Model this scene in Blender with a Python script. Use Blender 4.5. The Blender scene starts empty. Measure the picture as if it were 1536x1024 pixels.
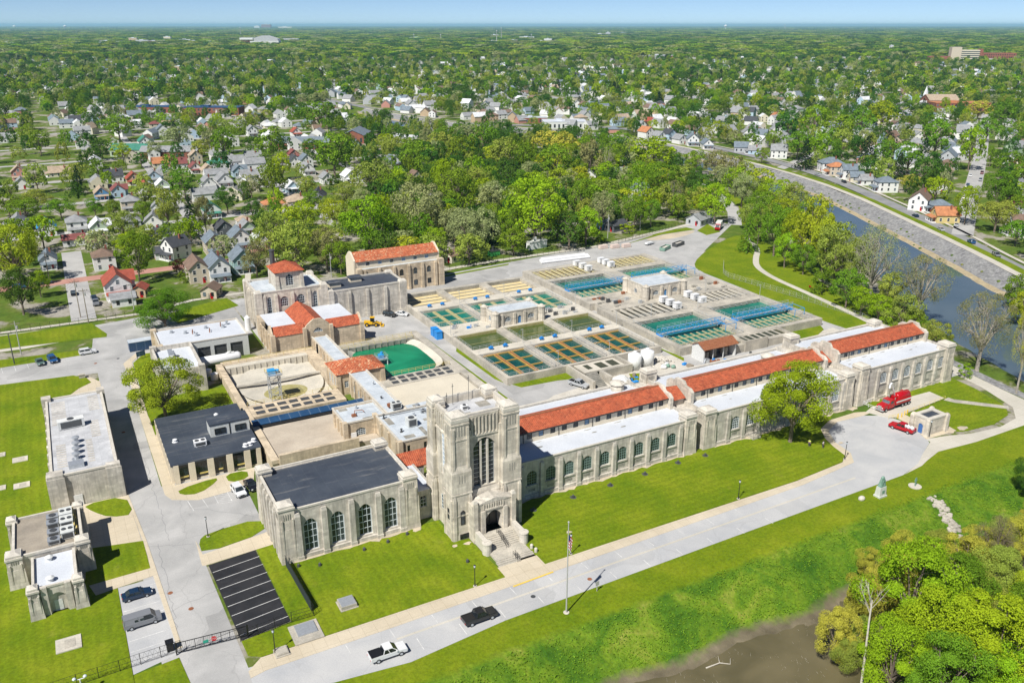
import bpy,math,random
from mathutils import Vector,Matrix
R=math.radians
sc=bpy.context.scene
COL=sc.collection
CAM_H,CAM_F,CAM_P,CAM_YAW=90.0,1280.0,math.atan((512-37.5)/1280.0),R(90-28.4)
SP,CP,HX,HY=math.sin(CAM_P),math.cos(CAM_P),math.cos(CAM_YAW),math.sin(CAM_YAW)
def at(px,py,z=0.0):
 ''
 a=(px-768)/CAM_F
 b=(512-py)/CAM_F
 f=CP+b*SP
 dz=-SP+b*CP
 t=(z-CAM_H)/dz
 return((f*HX+a*HY)*t,(f*HY-a*HX)*t)
def pix(x,y,z=0.0):
 dz=z-CAM_H
 fw=x*HX+y*HY
 r=x*HY-y*HX
 f=max(fw*CP-dz*SP,0.1)
 return(768+CAM_F*r/f,512-CAM_F*(fw*SP+dz*CP)/f)
def pts(l,z=0.0):
 return[at(a,b,z)for a,b in l]
class MB:
 def __init__(self):
  self.v,self.f,self.m,self.tone=[],[],[],None
 def add(self,vs,fs,mi=0):
  o=len(self.v)
  self.v+=[tuple(p)for p in vs]
  for f in fs:
   self.f.append(tuple(i+o for i in f))
   self.m.append(mi)
  return self
 def box(self,x0,x1,y0,y1,z0,z1,mi=0):
  return self.add([(x0,y0,z0),(x1,y0,z0),(x1,y1,z0),(x0,y1,z0),(x0,y0,z1),(x1,y0,z1),(x1,y1,z1),(x0,y1,z1)],[(3,2,1,0),(4,5,6,7),(0,1,5,4),(1,2,6,5),(2,3,7,6),(3,0,4,7)],mi)
 def taper(self,x0,x1,y0,y1,z0,z1,i,mi=0,iy=None):
  j=i if iy is None else iy
  return self.add([(x0,y0,z0),(x1,y0,z0),(x1,y1,z0),(x0,y1,z0),(x0+i,y0+j,z1),(x1-i,y0+j,z1),(x1-i,y1-j,z1),(x0+i,y1-j,z1)],[(3,2,1,0),(4,5,6,7),(0,1,5,4),(1,2,6,5),(2,3,7,6),(3,0,4,7)],mi)
 def obox(self,cx,cy,ang,lx,ly,z0,z1,mi=0):
  c,s=math.cos(ang),math.sin(ang)
  q=[(cx+a*lx/2*c-b*ly/2*s,cy+a*lx/2*s+b*ly/2*c)for a,b in((-1,-1),(1,-1),(1,1),(-1,1))]
  return self.prism(q,z0,z1,mi)
 def bar(self,p,q,w,h,mi=0):
  ''
  p,q=Vector(p),Vector(q)
  d=(q-p).normalized()
  s=d.cross(Vector((0,0,1)))
  s=Vector((1,0,0))if s.length<1e-4 else s.normalized()
  t=s.cross(d)
  vs=[e+s*a*w/2+t*b*h/2 for e in(p,q)for a,b in((-1,-1),(1,-1),(1,1),(-1,1))]
  return self.add(vs,[(0,1,2,3),(7,6,5,4),(0,4,5,1),(1,5,6,2),(2,6,7,3),(3,7,4,0)],mi)
 def prism(self,poly,z0,z1,mi=0):
  n=len(poly)
  a=sum(poly[i][0]*poly[(i+1)%n][1]-poly[(i+1)%n][0]*poly[i][1]for i in range(n))
  if a<0:
   poly=poly[::-1]
  vs=[(x,y,z0)for x,y in poly]+[(x,y,z1)for x,y in poly]
  return self.add(vs,[tuple(range(n-1,-1,-1)),tuple(range(n,2*n))]+[(i,(i+1)%n,n+(i+1)%n,n+i)for i in range(n)],mi)
 def extr(self,prof,axis,a,b,mi=0):
  ''
  n=len(prof)
  if axis=='x':
   vs=[(a,h,z)for h,z in prof]+[(b,h,z)for h,z in prof]
  else:
   vs=[(h,a,z)for h,z in prof]+[(h,b,z)for h,z in prof]
  return self.add(vs,[tuple(range(n)),tuple(range(2*n-1,n-1,-1))]+[(i,n+i,n+(i+1)%n,(i+1)%n)for i in range(n)],mi)
 def quad(self,a,b,c,d,mi=0):
  return self.add([a,b,c,d],[(0,1,2,3)],mi)
 def tube(self,pl,rl,n=6,mi=0,cap=True):
  pl=[Vector(p)for p in pl]
  if not hasattr(rl,'__len__'):
   rl=[rl]*len(pl)
  vs,fs=[],[]
  for k,p in enumerate(pl):
   d=(pl[min(k+1,len(pl)-1)]-pl[max(k-1,0)])
   d=d.normalized()if d.length>1e-6 else Vector((0,0,1))
   s=d.cross(Vector((0.31,0.95,0.02)))
   s=d.cross(Vector((1,0,0))).normalized()if s.length<1e-3 else s.normalized()
   t=d.cross(s)
   for i in range(n):
    w=2*math.pi*i/n
    vs.append(p+(s*math.cos(w)+t*math.sin(w))*rl[k])
  for k in range(len(pl)-1):
   for i in range(n):
    j=(i+1)%n
    fs.append((k*n+i,k*n+j,(k+1)*n+j,(k+1)*n+i))
  if cap:
   fs.append(tuple(range(n-1,-1,-1)))
   fs.append(tuple(range((len(pl)-1)*n,len(pl)*n)))
  return self.add(vs,fs,mi)
 def cyl(self,x,y,r,z0,z1,n=12,r1=None,mi=0):
  r1=r if r1 is None else r1
  vs=[(x+r*math.cos(2*math.pi*i/n),y+r*math.sin(2*math.pi*i/n),z0)for i in range(n)]
  vs+=[(x+r1*math.cos(2*math.pi*i/n),y+r1*math.sin(2*math.pi*i/n),z1)for i in range(n)]
  return self.add(vs,[tuple(range(n-1,-1,-1)),tuple(range(n,2*n))]+[(i,(i+1)%n,n+(i+1)%n,n+i)for i in range(n)],mi)
 def ball(self,x,y,z,rx,ry,rz,n=8,m=5,mi=0):
  vs,fs=[],[]
  for k in range(m+1):
   t=math.pi*k/m
   for i in range(n):
    w=2*math.pi*i/n
    vs.append((x+rx*math.sin(t)*math.cos(w),y+ry*math.sin(t)*math.sin(w),z-rz*math.cos(t)))
  for k in range(m):
   for i in range(n):
    j=(i+1)%n
    fs.append((k*n+i,k*n+j,(k+1)*n+j,(k+1)*n+i))
  return self.add(vs,fs,mi)
 def wall(self,p0,p1,z0,z1,ops,depth=0.35,th=None,mi=0):
  ''
  p0,p1=Vector((p0[0],p0[1],0)),Vector((p1[0],p1[1],0))
  L=(p1-p0).length
  d=(p1-p0)/L
  n=Vector((d.y,-d.x,0))
  P=lambda s,z,q=0.0:p0+d*s-n*q+Vector((0,0,z))
  cur=0.0
  for(c,w,zs,zp,rise)in sorted(ops):
   a,b=c-w/2,c+w/2
   self.quad(P(cur,z0),P(a,z0),P(a,z1),P(cur,z1),mi)
   self.quad(P(a,z0),P(b,z0),P(b,zs),P(a,zs),mi)
   N=8 if rise>0 else 1
   top=[(a+(b-a)*i/N,zp+rise*math.sin(math.pi*i/N)**0.8 if 0<i<N else zp)for i in range(N+1)]
   for i in range(N):
    s0,t0=top[i]
    s1,t1=top[i+1]
    self.quad(P(s0,t0),P(s1,t1),P(s1,z1),P(s0,z1),mi)
    self.quad(P(s0,t0),P(s0,t0,depth),P(s1,t1,depth),P(s1,t1),mi)
   self.quad(P(a,zs),P(a,zs,depth),P(a,zp,depth),P(a,zp),mi)
   self.quad(P(b,zp),P(b,zp,depth),P(b,zs,depth),P(b,zs),mi)
   self.quad(P(b,zs),P(b,zs,depth),P(a,zs,depth),P(a,zs),mi)
   cur=b
  self.quad(P(cur,z0),P(L,z0),P(L,z1),P(cur,z1),mi)
  return self
 def mesh(self,name,mats):
  me=bpy.data.meshes.new(name)
  me.from_pydata(self.v,[],self.f)
  for m in(mats if isinstance(mats,(list,tuple))else[mats]):
   me.materials.append(m)
  if any(self.m):
   me.polygons.foreach_set('material_index',self.m)
  if self.tone:
   at_=me.attributes.new('tone','FLOAT','FACE')
   at_.data.foreach_set('value',self.tone)
  me.update()
  return me
 def build(self,name,mats,parent=None,smooth=False,local=False):
  ''
  if parent is not None and not local:
   w=wloc(parent)
   self.v=[(x-w[0],y-w[1],z-w[2])for x,y,z in self.v]
  me=self.mesh(name,mats)
  if smooth:
   me.polygons.foreach_set('use_smooth',[True]*len(me.polygons))
  o=bpy.data.objects.new(name,me)
  COL.objects.link(o)
  o.parent=parent
  return o
def wloc(o):
 v=Vector((0,0,0))
 while o is not None:
  v+=o.location
  o=o.parent
 return v
def put(name,me,parent=None,loc=(0,0,0),rz=0.0):
 o=bpy.data.objects.new(name,me)
 COL.objects.link(o)
 o.parent=parent
 o.location=loc
 o.rotation_euler[2]=rz
 return o
def thing(name,loc,label,cat,group=None,rz=0.0):
 o=bpy.data.objects.new(name,None)
 o.empty_display_size=0.5
 COL.objects.link(o)
 o.location=loc if len(loc)==3 else(loc[0],loc[1],0)
 o.rotation_euler[2]=rz
 return tag(o,label,cat,group)
def tag(o,label,cat,group=None):
 o['label']=label
 o['category']=cat
 if group:
  o['group']=group
 return o
def struct(o):
 o['kind']='structure'
 return o
def stuff(o):
 o['kind']='stuff'
 return o
def sheet(name,poly,z,mat,smooth=None,kind='structure'):
 ''
 for _ in range(smooth or 0):
  q=[]
  for i in range(len(poly)):
   a,b=poly[i],poly[(i+1)%len(poly)]
   q+=[(a[0]*.75+b[0]*.25,a[1]*.75+b[1]*.25),(a[0]*.25+b[0]*.75,a[1]*.25+b[1]*.75)]
  poly=q
 n=len(poly)
 if sum(poly[i][0]*poly[(i+1)%n][1]-poly[(i+1)%n][0]*poly[i][1]for i in range(n))<0:
  poly=poly[::-1]
 b=MB()
 b.add([(x,y,z)for x,y in poly],[tuple(range(n))])
 o=b.build(name,mat)
 if kind:
  o['kind']=kind
 return o
def strip(line,w,smooth=0):
 ''
 for _ in range(smooth):
  q=[line[0]]
  for a,b in zip(line[:-1],line[1:]):
   q+=[(a[0]*.75+b[0]*.25,a[1]*.75+b[1]*.25),(a[0]*.25+b[0]*.75,a[1]*.25+b[1]*.75)]
  line=q+[line[-1]]
 L,Rr=[],[]
 for k,p in enumerate(line):
  a,b=line[max(k-1,0)],line[min(k+1,len(line)-1)]
  dx,dy=b[0]-a[0],b[1]-a[1]
  l=math.hypot(dx,dy)or 1
  L.append((p[0]-dy/l*w/2,p[1]+dx/l*w/2))
  Rr.append((p[0]+dy/l*w/2,p[1]-dx/l*w/2))
 return L,Rr
def band(name,line,w,z,mat,smooth=0,zs=None):
 L,Rr=strip(line,w,smooth)
 b=MB()
 n=len(L)
 b.add([(x,y,z)for x,y in L]+[(x,y,z)for x,y in Rr],[(n+i,n+i+1,i+1,i)for i in range(n-1)])
 return struct(b.build(name,mat))
def inside(x,y,poly):
 c=False
 j=len(poly)-1
 for i in range(len(poly)):
  xi,yi=poly[i]
  xj,yj=poly[j]
  if(yi>y)!=(yj>y)and x<(xj-xi)*(y-yi)/(yj-yi)+xi:
   c=not c
  j=i
 return c
def segd(x,y,a,b):
 dx,dy=b[0]-a[0],b[1]-a[1]
 t=max(0,min(1,((x-a[0])*dx+(y-a[1])*dy)/(dx*dx+dy*dy or 1)))
 return math.hypot(x-a[0]-t*dx,y-a[1]-t*dy)
def lined(x,y,line):
 return min(segd(x,y,a,b)for a,b in zip(line[:-1],line[1:]))
def polyd(x,y,poly):
 return min(segd(x,y,poly[i],poly[(i+1)%len(poly)])for i in range(len(poly)))
def dup(root,loc,rz=0.0,s=None,label=None,group=None):
 r=root.copy()
 COL.objects.link(r)
 r.location=loc
 r.rotation_euler[2]=rz
 if s is not None:
  r.scale=s
 if label:
  r['label']=label
 if group:
  r['group']=group
 for ch in KIDS(root):
  c=ch.copy()
  COL.objects.link(c)
  c.parent=r
  for g in KIDS(ch):
   d=g.copy()
   COL.objects.link(d)
   d.parent=c
 return r
def KIDS(o):
 return sorted([c for c in o.children],key=lambda c:c.name)
SUN_E,SKY_E,EXPO,HAZE=5.0,0.080,0.30,3.6e-5
def new_mat(name):
 m=bpy.data.materials.new(name)
 m.use_nodes=True
 nt=m.node_tree
 nt.nodes.clear()
 return m,nt
def N(nt,t,**kw):
 n=nt.nodes.new(t)
 for k,v in kw.items():
  if k in n.inputs:
   n.inputs[k].default_value=v
  else:
   setattr(n,k,v)
 return n
def ramp(nt,stops):
 r=nt.nodes.new('ShaderNodeValToRGB')
 e=r.color_ramp.elements
 while len(e)<len(stops):
  e.new(0.5)
 for el,(p,c)in zip(e,stops):
  el.position=p
  el.color=(*c,1)if len(c)==3 else c
 return r
def mixc(nt,fac,a,b,mode='MIX'):
 n=nt.nodes.new('ShaderNodeMix')
 n.data_type='RGBA'
 n.blend_type=mode
 for sock,v in((n.inputs[0],fac),(n.inputs[6],a),(n.inputs[7],b)):
  if hasattr(v,'is_output'):
   nt.links.new(v,sock)
  elif isinstance(v,(int,float)):
   sock.default_value=v
  else:
   sock.default_value=(*v,1)
 return n.outputs[2]
def noise(nt,vec,scale,detail=4,rough=0.55,dist=0.0):
 n=N(nt,'ShaderNodeTexNoise',Scale=scale,Detail=detail,Roughness=rough,Distortion=dist)
 if vec is not None:
  nt.links.new(vec,n.inputs['Vector'])
 return n.outputs[0]
def vscale(nt,vec,s):
 m=N(nt,'ShaderNodeMapping')
 m.inputs['Scale'].default_value=s
 nt.links.new(vec,m.inputs['Vector'])
 return m.outputs[0]
def finish(nt,col,rough=0.8,bump=None,bs=0.3,bd=0.05,metal=0.0,spec=None):
 p=N(nt,'ShaderNodeBsdfPrincipled')
 p.inputs['Roughness'].default_value=rough
 p.inputs['Metallic'].default_value=metal
 if spec is not None:
  p.inputs['Specular IOR Level'].default_value=spec
 if hasattr(col,'is_output'):
  nt.links.new(col,p.inputs['Base Color'])
 else:
  p.inputs['Base Color'].default_value=(*col,1)
 if bump is not None:
  b=N(nt,'ShaderNodeBump',Strength=bs,Distance=bd)
  nt.links.new(bump,b.inputs['Height'])
  nt.links.new(b.outputs[0],p.inputs['Normal'])
 o=N(nt,'ShaderNodeOutputMaterial')
 nt.links.new(p.outputs[0],o.inputs[0])
 return p
def pos(nt):
 return nt.nodes.new('ShaderNodeNewGeometry').outputs['Position']
def mottled(name,c1,c2,scale=1.0,rough=0.85,fine=6.0,amt=0.35,bs=0.25,metal=0.0):
 ''
 m,nt=new_mat(name)
 P=pos(nt)
 r=ramp(nt,[(0.35,c1),(0.68,c2)])
 nt.links.new(noise(nt,P,scale,5,0.6),r.inputs[0])
 g=noise(nt,P,fine,3,0.7)
 gr=ramp(nt,[(0.3,(0.6,0.6,0.6)),(0.7,(1.15,1.15,1.15))])
 nt.links.new(g,gr.inputs[0])
 finish(nt,mixc(nt,amt,r.outputs[0],gr.outputs[0],'MULTIPLY'),rough,g,bs,0.04,metal)
 return m
def plain(name,c,rough=0.5,metal=0.0,var=0.12):
 m,nt=new_mat(name)
 P=nt.nodes.new('ShaderNodeTexCoord').outputs['Object']
 n=noise(nt,P,2.3,4,0.65)
 r=ramp(nt,[(0.3,tuple(x*(1-var)for x in c)),(0.7,tuple(min(1,x*(1+var))for x in c))])
 nt.links.new(n,r.inputs[0])
 finish(nt,r.outputs[0],rough,metal=metal)
 return m
def stone(name,base,stain,coursing=0.62,streak=0.55):
 ''
 m,nt=new_mat(name)
 P=pos(nt)
 sep=N(nt,'ShaderNodeSeparateXYZ')
 nt.links.new(P,sep.inputs[0])
 add=N(nt,'ShaderNodeMath',operation='ADD')
 nt.links.new(sep.outputs[0],add.inputs[0])
 nt.links.new(sep.outputs[1],add.inputs[1])
 cmb=N(nt,'ShaderNodeCombineXYZ')
 nt.links.new(add.outputs[0],cmb.inputs[0])
 nt.links.new(sep.outputs[2],cmb.inputs[1])
 br=N(nt,'ShaderNodeTexBrick',Scale=1.0)
 br.inputs['Mortar Size'].default_value=0.018
 br.inputs['Mortar Smooth'].default_value=0.4
 br.inputs['Brick Width'].default_value=coursing*2
 br.inputs['Row Height'].default_value=coursing
 br.inputs['Color1'].default_value=(*base,1)
 br.inputs['Color2'].default_value=(*[x*0.76 for x in base],1)
 br.inputs['Mortar'].default_value=(*[x*0.72 for x in base],1)
 nt.links.new(cmb.outputs[0],br.inputs['Vector'])
 big=ramp(nt,[(0.36,(0.66,0.65,0.63)),(0.62,(1.08,1.07,1.05))])
 nt.links.new(noise(nt,P,0.32,5,0.65),big.inputs[0])
 c=mixc(nt,0.75,br.outputs[0],big.outputs[0],'MULTIPLY')
 st=ramp(nt,[(0.47,(0,0,0)),(0.70,(1,1,1))])
 nt.links.new(noise(nt,vscale(nt,P,(1.5,1.5,0.16)),1.0,5,0.7),st.inputs[0])
 sc_=N(nt,'ShaderNodeMath',operation='MULTIPLY')
 sc_.inputs[1].default_value=streak
 nt.links.new(st.outputs[0],sc_.inputs[0])
 c=mixc(nt,sc_.outputs[0],c,stain)
 finish(nt,c,0.9,noise(nt,P,5.0,4,0.7),0.35,0.05)
 return m
def tiles(name,c1,c2,c3,axis=0,along=1):
 ''
 m,nt=new_mat(name)
 P=pos(nt)
 sep=N(nt,'ShaderNodeSeparateXYZ')
 nt.links.new(P,sep.inputs[0])
 w=N(nt,'ShaderNodeMath',operation='MULTIPLY')
 w.inputs[1].default_value=2*math.pi/0.42
 nt.links.new(sep.outputs[axis],w.inputs[0])
 s=N(nt,'ShaderNodeMath',operation='SINE')
 nt.links.new(w.outputs[0],s.inputs[0])
 rows=N(nt,'ShaderNodeMath',operation='FRACT')
 rr=N(nt,'ShaderNodeMath',operation='MULTIPLY')
 rr.inputs[1].default_value=1/0.45
 nt.links.new(sep.outputs[along],rr.inputs[0])
 nt.links.new(rr.outputs[0],rows.inputs[0])
 h=N(nt,'ShaderNodeMath',operation='MULTIPLY_ADD')
 h.inputs[1].default_value=0.5
 nt.links.new(s.outputs[0],h.inputs[0])
 nt.links.new(rows.outputs[0],h.inputs[2])
 vo=N(nt,'ShaderNodeTexVoronoi',Scale=2.8)
 nt.links.new(P,vo.inputs['Vector'])
 sepc=N(nt,'ShaderNodeSeparateColor')
 nt.links.new(vo.outputs['Color'],sepc.inputs[0])
 r=ramp(nt,[(0.0,c1),(0.45,c2),(0.82,c2),(0.95,c3)])
 nt.links.new(sepc.outputs[0],r.inputs[0])
 big=ramp(nt,[(0.34,(0.58,0.57,0.58)),(0.66,(1.08,1.06,1.05))])
 nt.links.new(noise(nt,P,0.6,7,0.72),big.inputs[0])
 c=mixc(nt,0.9,r.outputs[0],big.outputs[0],'MULTIPLY')
 gap=ramp(nt,[(0.0,(0.45,0.42,0.4)),(0.25,(1,1,1))])
 mm=N(nt,'ShaderNodeMath',operation='MULTIPLY_ADD')
 mm.inputs[1].default_value=0.5
 mm.inputs[2].default_value=0.5
 nt.links.new(s.outputs[0],mm.inputs[0])
 nt.links.new(mm.outputs[0],gap.inputs[0])
 c=mixc(nt,0.55,c,gap.outputs[0],'MULTIPLY')
 finish(nt,c,0.75,h.outputs[0],0.6,0.08)
 return m
def roofing(name,c1,c2,seam=None,scale=0.25,rough=0.7,streak=None,seamw=0.02,axis=0):
 ''
 m,nt=new_mat(name)
 P=pos(nt)
 r=ramp(nt,[(0.32,c1),(0.7,c2)])
 nt.links.new(noise(nt,P,scale,6,0.62),r.inputs[0])
 c=r.outputs[0]
 g=ramp(nt,[(0.35,(0.78,0.78,0.78)),(0.65,(1.1,1.1,1.1))])
 nt.links.new(noise(nt,P,3.1,4,0.7),g.inputs[0])
 c=mixc(nt,0.45,c,g.outputs[0],'MULTIPLY')
 if streak:
  s=ramp(nt,[(0.54,(0,0,0)),(0.68,(1,1,1))])
  nt.links.new(noise(nt,vscale(nt,P,(0.10,0.8,1)),1.0,6,0.75,0.6),s.inputs[0])
  f=N(nt,'ShaderNodeMath',operation='MULTIPLY')
  f.inputs[1].default_value=0.35
  nt.links.new(s.outputs[0],f.inputs[0])
  c=mixc(nt,f.outputs[0],c,streak)
 if seam:
  sep=N(nt,'ShaderNodeSeparateXYZ')
  nt.links.new(P,sep.inputs[0])
  d=N(nt,'ShaderNodeMath',operation='DIVIDE')
  d.inputs[1].default_value=2.4
  nt.links.new(sep.outputs[axis],d.inputs[0])
  fr=N(nt,'ShaderNodeMath',operation='FRACT')
  nt.links.new(d.outputs[0],fr.inputs[0])
  lt=N(nt,'ShaderNodeMath',operation='LESS_THAN')
  lt.inputs[1].default_value=seamw
  nt.links.new(fr.outputs[0],lt.inputs[0])
  f=N(nt,'ShaderNodeMath',operation='MULTIPLY')
  f.inputs[1].default_value=0.5
  nt.links.new(lt.outputs[0],f.inputs[0])
  c=mixc(nt,f.outputs[0],c,seam)
 finish(nt,c,rough,noise(nt,P,1.2,3),0.12,0.05)
 return m
def ground_mat(name,stops,scale,fine=(0.65,1.25),fscale=1.6,rough=0.95,stripes=None,bs=0.5):
 m,nt=new_mat(name)
 P=pos(nt)
 r=ramp(nt,stops)
 nt.links.new(noise(nt,P,scale,7,0.62,0.3),r.inputs[0])
 g=noise(nt,P,fscale,5,0.75)
 gr=ramp(nt,[(0.3,(fine[0],)*3),(0.7,(fine[1],)*3)])
 nt.links.new(g,gr.inputs[0])
 c=mixc(nt,0.85,r.outputs[0],gr.outputs[0],'MULTIPLY')
 if stripes:
  dr=ramp(nt,[(0.60,(0,0,0)),(0.74,(1,1,1))])
  nt.links.new(noise(nt,P,0.22,8,0.72,0.6),dr.inputs[0])
  df=N(nt,'ShaderNodeMath',operation='MULTIPLY')
  df.inputs[1].default_value=0.45
  nt.links.new(dr.outputs[0],df.inputs[0])
  c=mixc(nt,df.outputs[0],c,(0.27,0.255,0.055))
  wid,ang,amt=stripes
  mp=N(nt,'ShaderNodeMapping')
  mp.inputs['Rotation'].default_value=(0,0,ang)
  nt.links.new(P,mp.inputs['Vector'])
  wv=N(nt,'ShaderNodeTexWave',Scale=math.pi/10/wid,Distortion=3.0)
  wv.inputs['Detail'].default_value=2
  wv.inputs['Detail Scale'].default_value=0.8
  nt.links.new(mp.outputs[0],wv.inputs['Vector'])
  sr=ramp(nt,[(0.25,(1-amt,)*3),(0.75,(1+amt,)*3)])
  nt.links.new(wv.outputs[1],sr.inputs[0])
  c=mixc(nt,1.0,c,sr.outputs[0],'MULTIPLY')
 finish(nt,c,rough,g,bs,0.1,spec=0.15)
 return m
def pavement(name,c1,c2,crack=None,joint=None,scale=0.12,tar=0.0):
 ''
 m,nt=new_mat(name)
 P=pos(nt)
 r=ramp(nt,[(0.34,c1),(0.66,c2)])
 nt.links.new(noise(nt,P,scale,6,0.6,0.4),r.inputs[0])
 g=noise(nt,P,4.0,4,0.8)
 gr=ramp(nt,[(0.3,(0.86,)*3),(0.7,(1.08,)*3)])
 nt.links.new(g,gr.inputs[0])
 c=mixc(nt,0.8,r.outputs[0],gr.outputs[0],'MULTIPLY')
 if crack:
  dn=N(nt,'ShaderNodeTexNoise',Scale=0.3,Detail=4)
  nt.links.new(P,dn.inputs['Vector'])
  ad=N(nt,'ShaderNodeVectorMath',operation='MULTIPLY_ADD')
  ad.inputs[1].default_value=(3,3,0)
  nt.links.new(dn.outputs[1],ad.inputs[0])
  nt.links.new(P,ad.inputs[2])
  vo=N(nt,'ShaderNodeTexVoronoi',Scale=0.07,feature='DISTANCE_TO_EDGE')
  nt.links.new(ad.outputs[0],vo.inputs['Vector'])
  cr=ramp(nt,[(0.001,(1,1,1)),(0.006,(0,0,0))])
  nt.links.new(vo.outputs['Distance'],cr.inputs[0])
  f=N(nt,'ShaderNodeMath',operation='MULTIPLY')
  f.inputs[1].default_value=0.3
  nt.links.new(cr.outputs[0],f.inputs[0])
  c=mixc(nt,f.outputs[0],c,crack)
 if tar:
  vp=N(nt,'ShaderNodeTexVoronoi',Scale=0.09,distance='CHEBYCHEV')
  nt.links.new(P,vp.inputs['Vector'])
  sc3=N(nt,'ShaderNodeSeparateColor')
  nt.links.new(vp.outputs['Color'],sc3.inputs[0])
  pr=ramp(nt,[(0.0,(0.80,)*3),(0.14,(0.86,)*3),(0.16,(1,1,1)),(0.86,(1,1,1)),(0.88,(1.08,)*3)])
  nt.links.new(sc3.outputs[0],pr.inputs[0])
  c=mixc(nt,tar,c,pr.outputs[0],'MULTIPLY')
  ol=ramp(nt,[(0.62,(1,1,1)),(0.76,(0.68,)*3)])
  nt.links.new(noise(nt,vscale(nt,P,(0.5,0.18,1)),1.1,5,0.75,0.8),ol.inputs[0])
  c=mixc(nt,tar,c,ol.outputs[0],'MULTIPLY')
 if joint:
  br=N(nt,'ShaderNodeTexBrick',Scale=1.0)
  br.offset=0.0
  br.inputs['Mortar Size'].default_value=0.03
  br.inputs['Brick Width'].default_value=joint
  br.inputs['Row Height'].default_value=joint
  br.inputs['Color1'].default_value=(1,1,1,1)
  br.inputs['Color2'].default_value=(0.93,0.93,0.92,1)
  br.inputs['Mortar'].default_value=(0.7,0.68,0.64,1)
  nt.links.new(P,br.inputs['Vector'])
  c=mixc(nt,0.8,c,br.outputs[0],'MULTIPLY')
 finish(nt,c,0.9,g,0.15,0.03,spec=0.2)
 return m
def water_mat(name,c1,c2,scale,rough=0.12,bump=0.1,wave=0.8,spec=0.5):
 m,nt=new_mat(name)
 P=pos(nt)
 r=ramp(nt,[(0.3,c1),(0.7,c2)])
 nt.links.new(noise(nt,P,scale,4,0.5,0.5),r.inputs[0])
 finish(nt,r.outputs[0],rough,noise(nt,P,wave,4,0.6),bump,0.15,spec=spec)
 return m
def leaf_mat(name,c,hue=0.03,val=0.14):
 m,nt=new_mat(name)
 t=N(nt,'ShaderNodeAttribute',attribute_name='tone')
 oi=nt.nodes.new('ShaderNodeObjectInfo')
 hs=N(nt,'ShaderNodeHueSaturation')
 hs.inputs['Color'].default_value=(*c,1)
 mr=N(nt,'ShaderNodeMapRange')
 mr.inputs['To Min'].default_value=0.5-hue
 mr.inputs['To Max'].default_value=0.5+hue
 nt.links.new(oi.outputs['Random'],mr.inputs[0])
 nt.links.new(mr.outputs[0],hs.inputs['Hue'])
 fr=N(nt,'ShaderNodeMath',operation='MULTIPLY')
 fr.inputs[1].default_value=7.31
 nt.links.new(oi.outputs['Random'],fr.inputs[0])
 f2=N(nt,'ShaderNodeMath',operation='FRACT')
 nt.links.new(fr.outputs[0],f2.inputs[0])
 m2=N(nt,'ShaderNodeMapRange')
 m2.inputs['To Min'].default_value=1-val
 m2.inputs['To Max'].default_value=1+val
 nt.links.new(f2.outputs[0],m2.inputs[0])
 mu=N(nt,'ShaderNodeMath',operation='MULTIPLY')
 nt.links.new(m2.outputs[0],mu.inputs[0])
 nt.links.new(t.outputs['Fac'],mu.inputs[1])
 nt.links.new(mu.outputs[0],hs.inputs['Value'])
 d=N(nt,'ShaderNodeBsdfDiffuse')
 tr=N(nt,'ShaderNodeBsdfTranslucent')
 mx=N(nt,'ShaderNodeMixShader',Fac=0.36)
 nt.links.new(hs.outputs[0],d.inputs[0])
 nt.links.new(hs.outputs[0],tr.inputs[0])
 nt.links.new(d.outputs[0],mx.inputs[1])
 nt.links.new(tr.outputs[0],mx.inputs[2])
 o=N(nt,'ShaderNodeOutputMaterial')
 nt.links.new(mx.outputs[0],o.inputs[0])
 return m
M={}
M['stone']=stone('limestone',(0.71,0.655,0.56),(0.24,0.225,0.20),0.62,0.5)
M['stone_grey']=stone('grey limestone',(0.67,0.63,0.56),(0.21,0.20,0.18),0.62,0.6)
M['stone_warm']=stone('warm limestone',(0.68,0.57,0.42),(0.28,0.23,0.17),0.62,0.55)
M['cap']=mottled('limestone coping',(0.66,0.62,0.54),(0.52,0.49,0.43),0.7,0.9,5,0.5)
M['carved']=mottled('recess shade and roof patch tone',(0.26,0.25,0.22),(0.36,0.34,0.30),1.5)  # darker stone tone paints the shade of carved slots; also used for roof patches
M['conc']=mottled('basin concrete',(0.34,0.32,0.275),(0.58,0.535,0.45),0.22,0.92,3.0,0.6)
M['conc_dark']=mottled('stained concrete',(0.22,0.215,0.19),(0.40,0.38,0.33),0.4,0.95,3.0,0.6)
M['conc_pale']=mottled('pale concrete',(0.50,0.47,0.40),(0.66,0.615,0.52),0.2,0.92,3.0,0.45)
M['tile']=tiles('clay roof tile',(0.36,0.075,0.030),(0.54,0.125,0.05),(0.58,0.17,0.075),0,1)
M['tile_mix']=tiles('mottled clay roof tile',(0.42,0.09,0.035),(0.58,0.17,0.07),(0.70,0.45,0.26),0,1)
M['tile_y']=tiles('clay roof tile side slope',(0.36,0.075,0.030),(0.54,0.125,0.05),(0.58,0.17,0.075),1,0)
M['white_roof']=roofing('white roof membrane',(0.54,0.575,0.63),(0.64,0.675,0.73),(0.62,0.64,0.68),0.18,0.6,None,0.015)
M['pale_roof']=roofing('pale roof membrane',(0.42,0.47,0.52),(0.62,0.67,0.71),(0.35,0.38,0.42),0.4,0.65,(0.28,0.28,0.28),0.025)
M['dark_roof']=roofing('dark roof membrane',(0.035,0.045,0.065),(0.065,0.078,0.10),(0.14,0.15,0.17),0.15,0.6,(0.30,0.29,0.27),0.012)
M['worn_roof']=roofing('worn grey roof',(0.40,0.41,0.43),(0.60,0.61,0.63),(0.3,0.3,0.31),0.3,0.8,(0.16,0.15,0.14),0.02)
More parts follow.
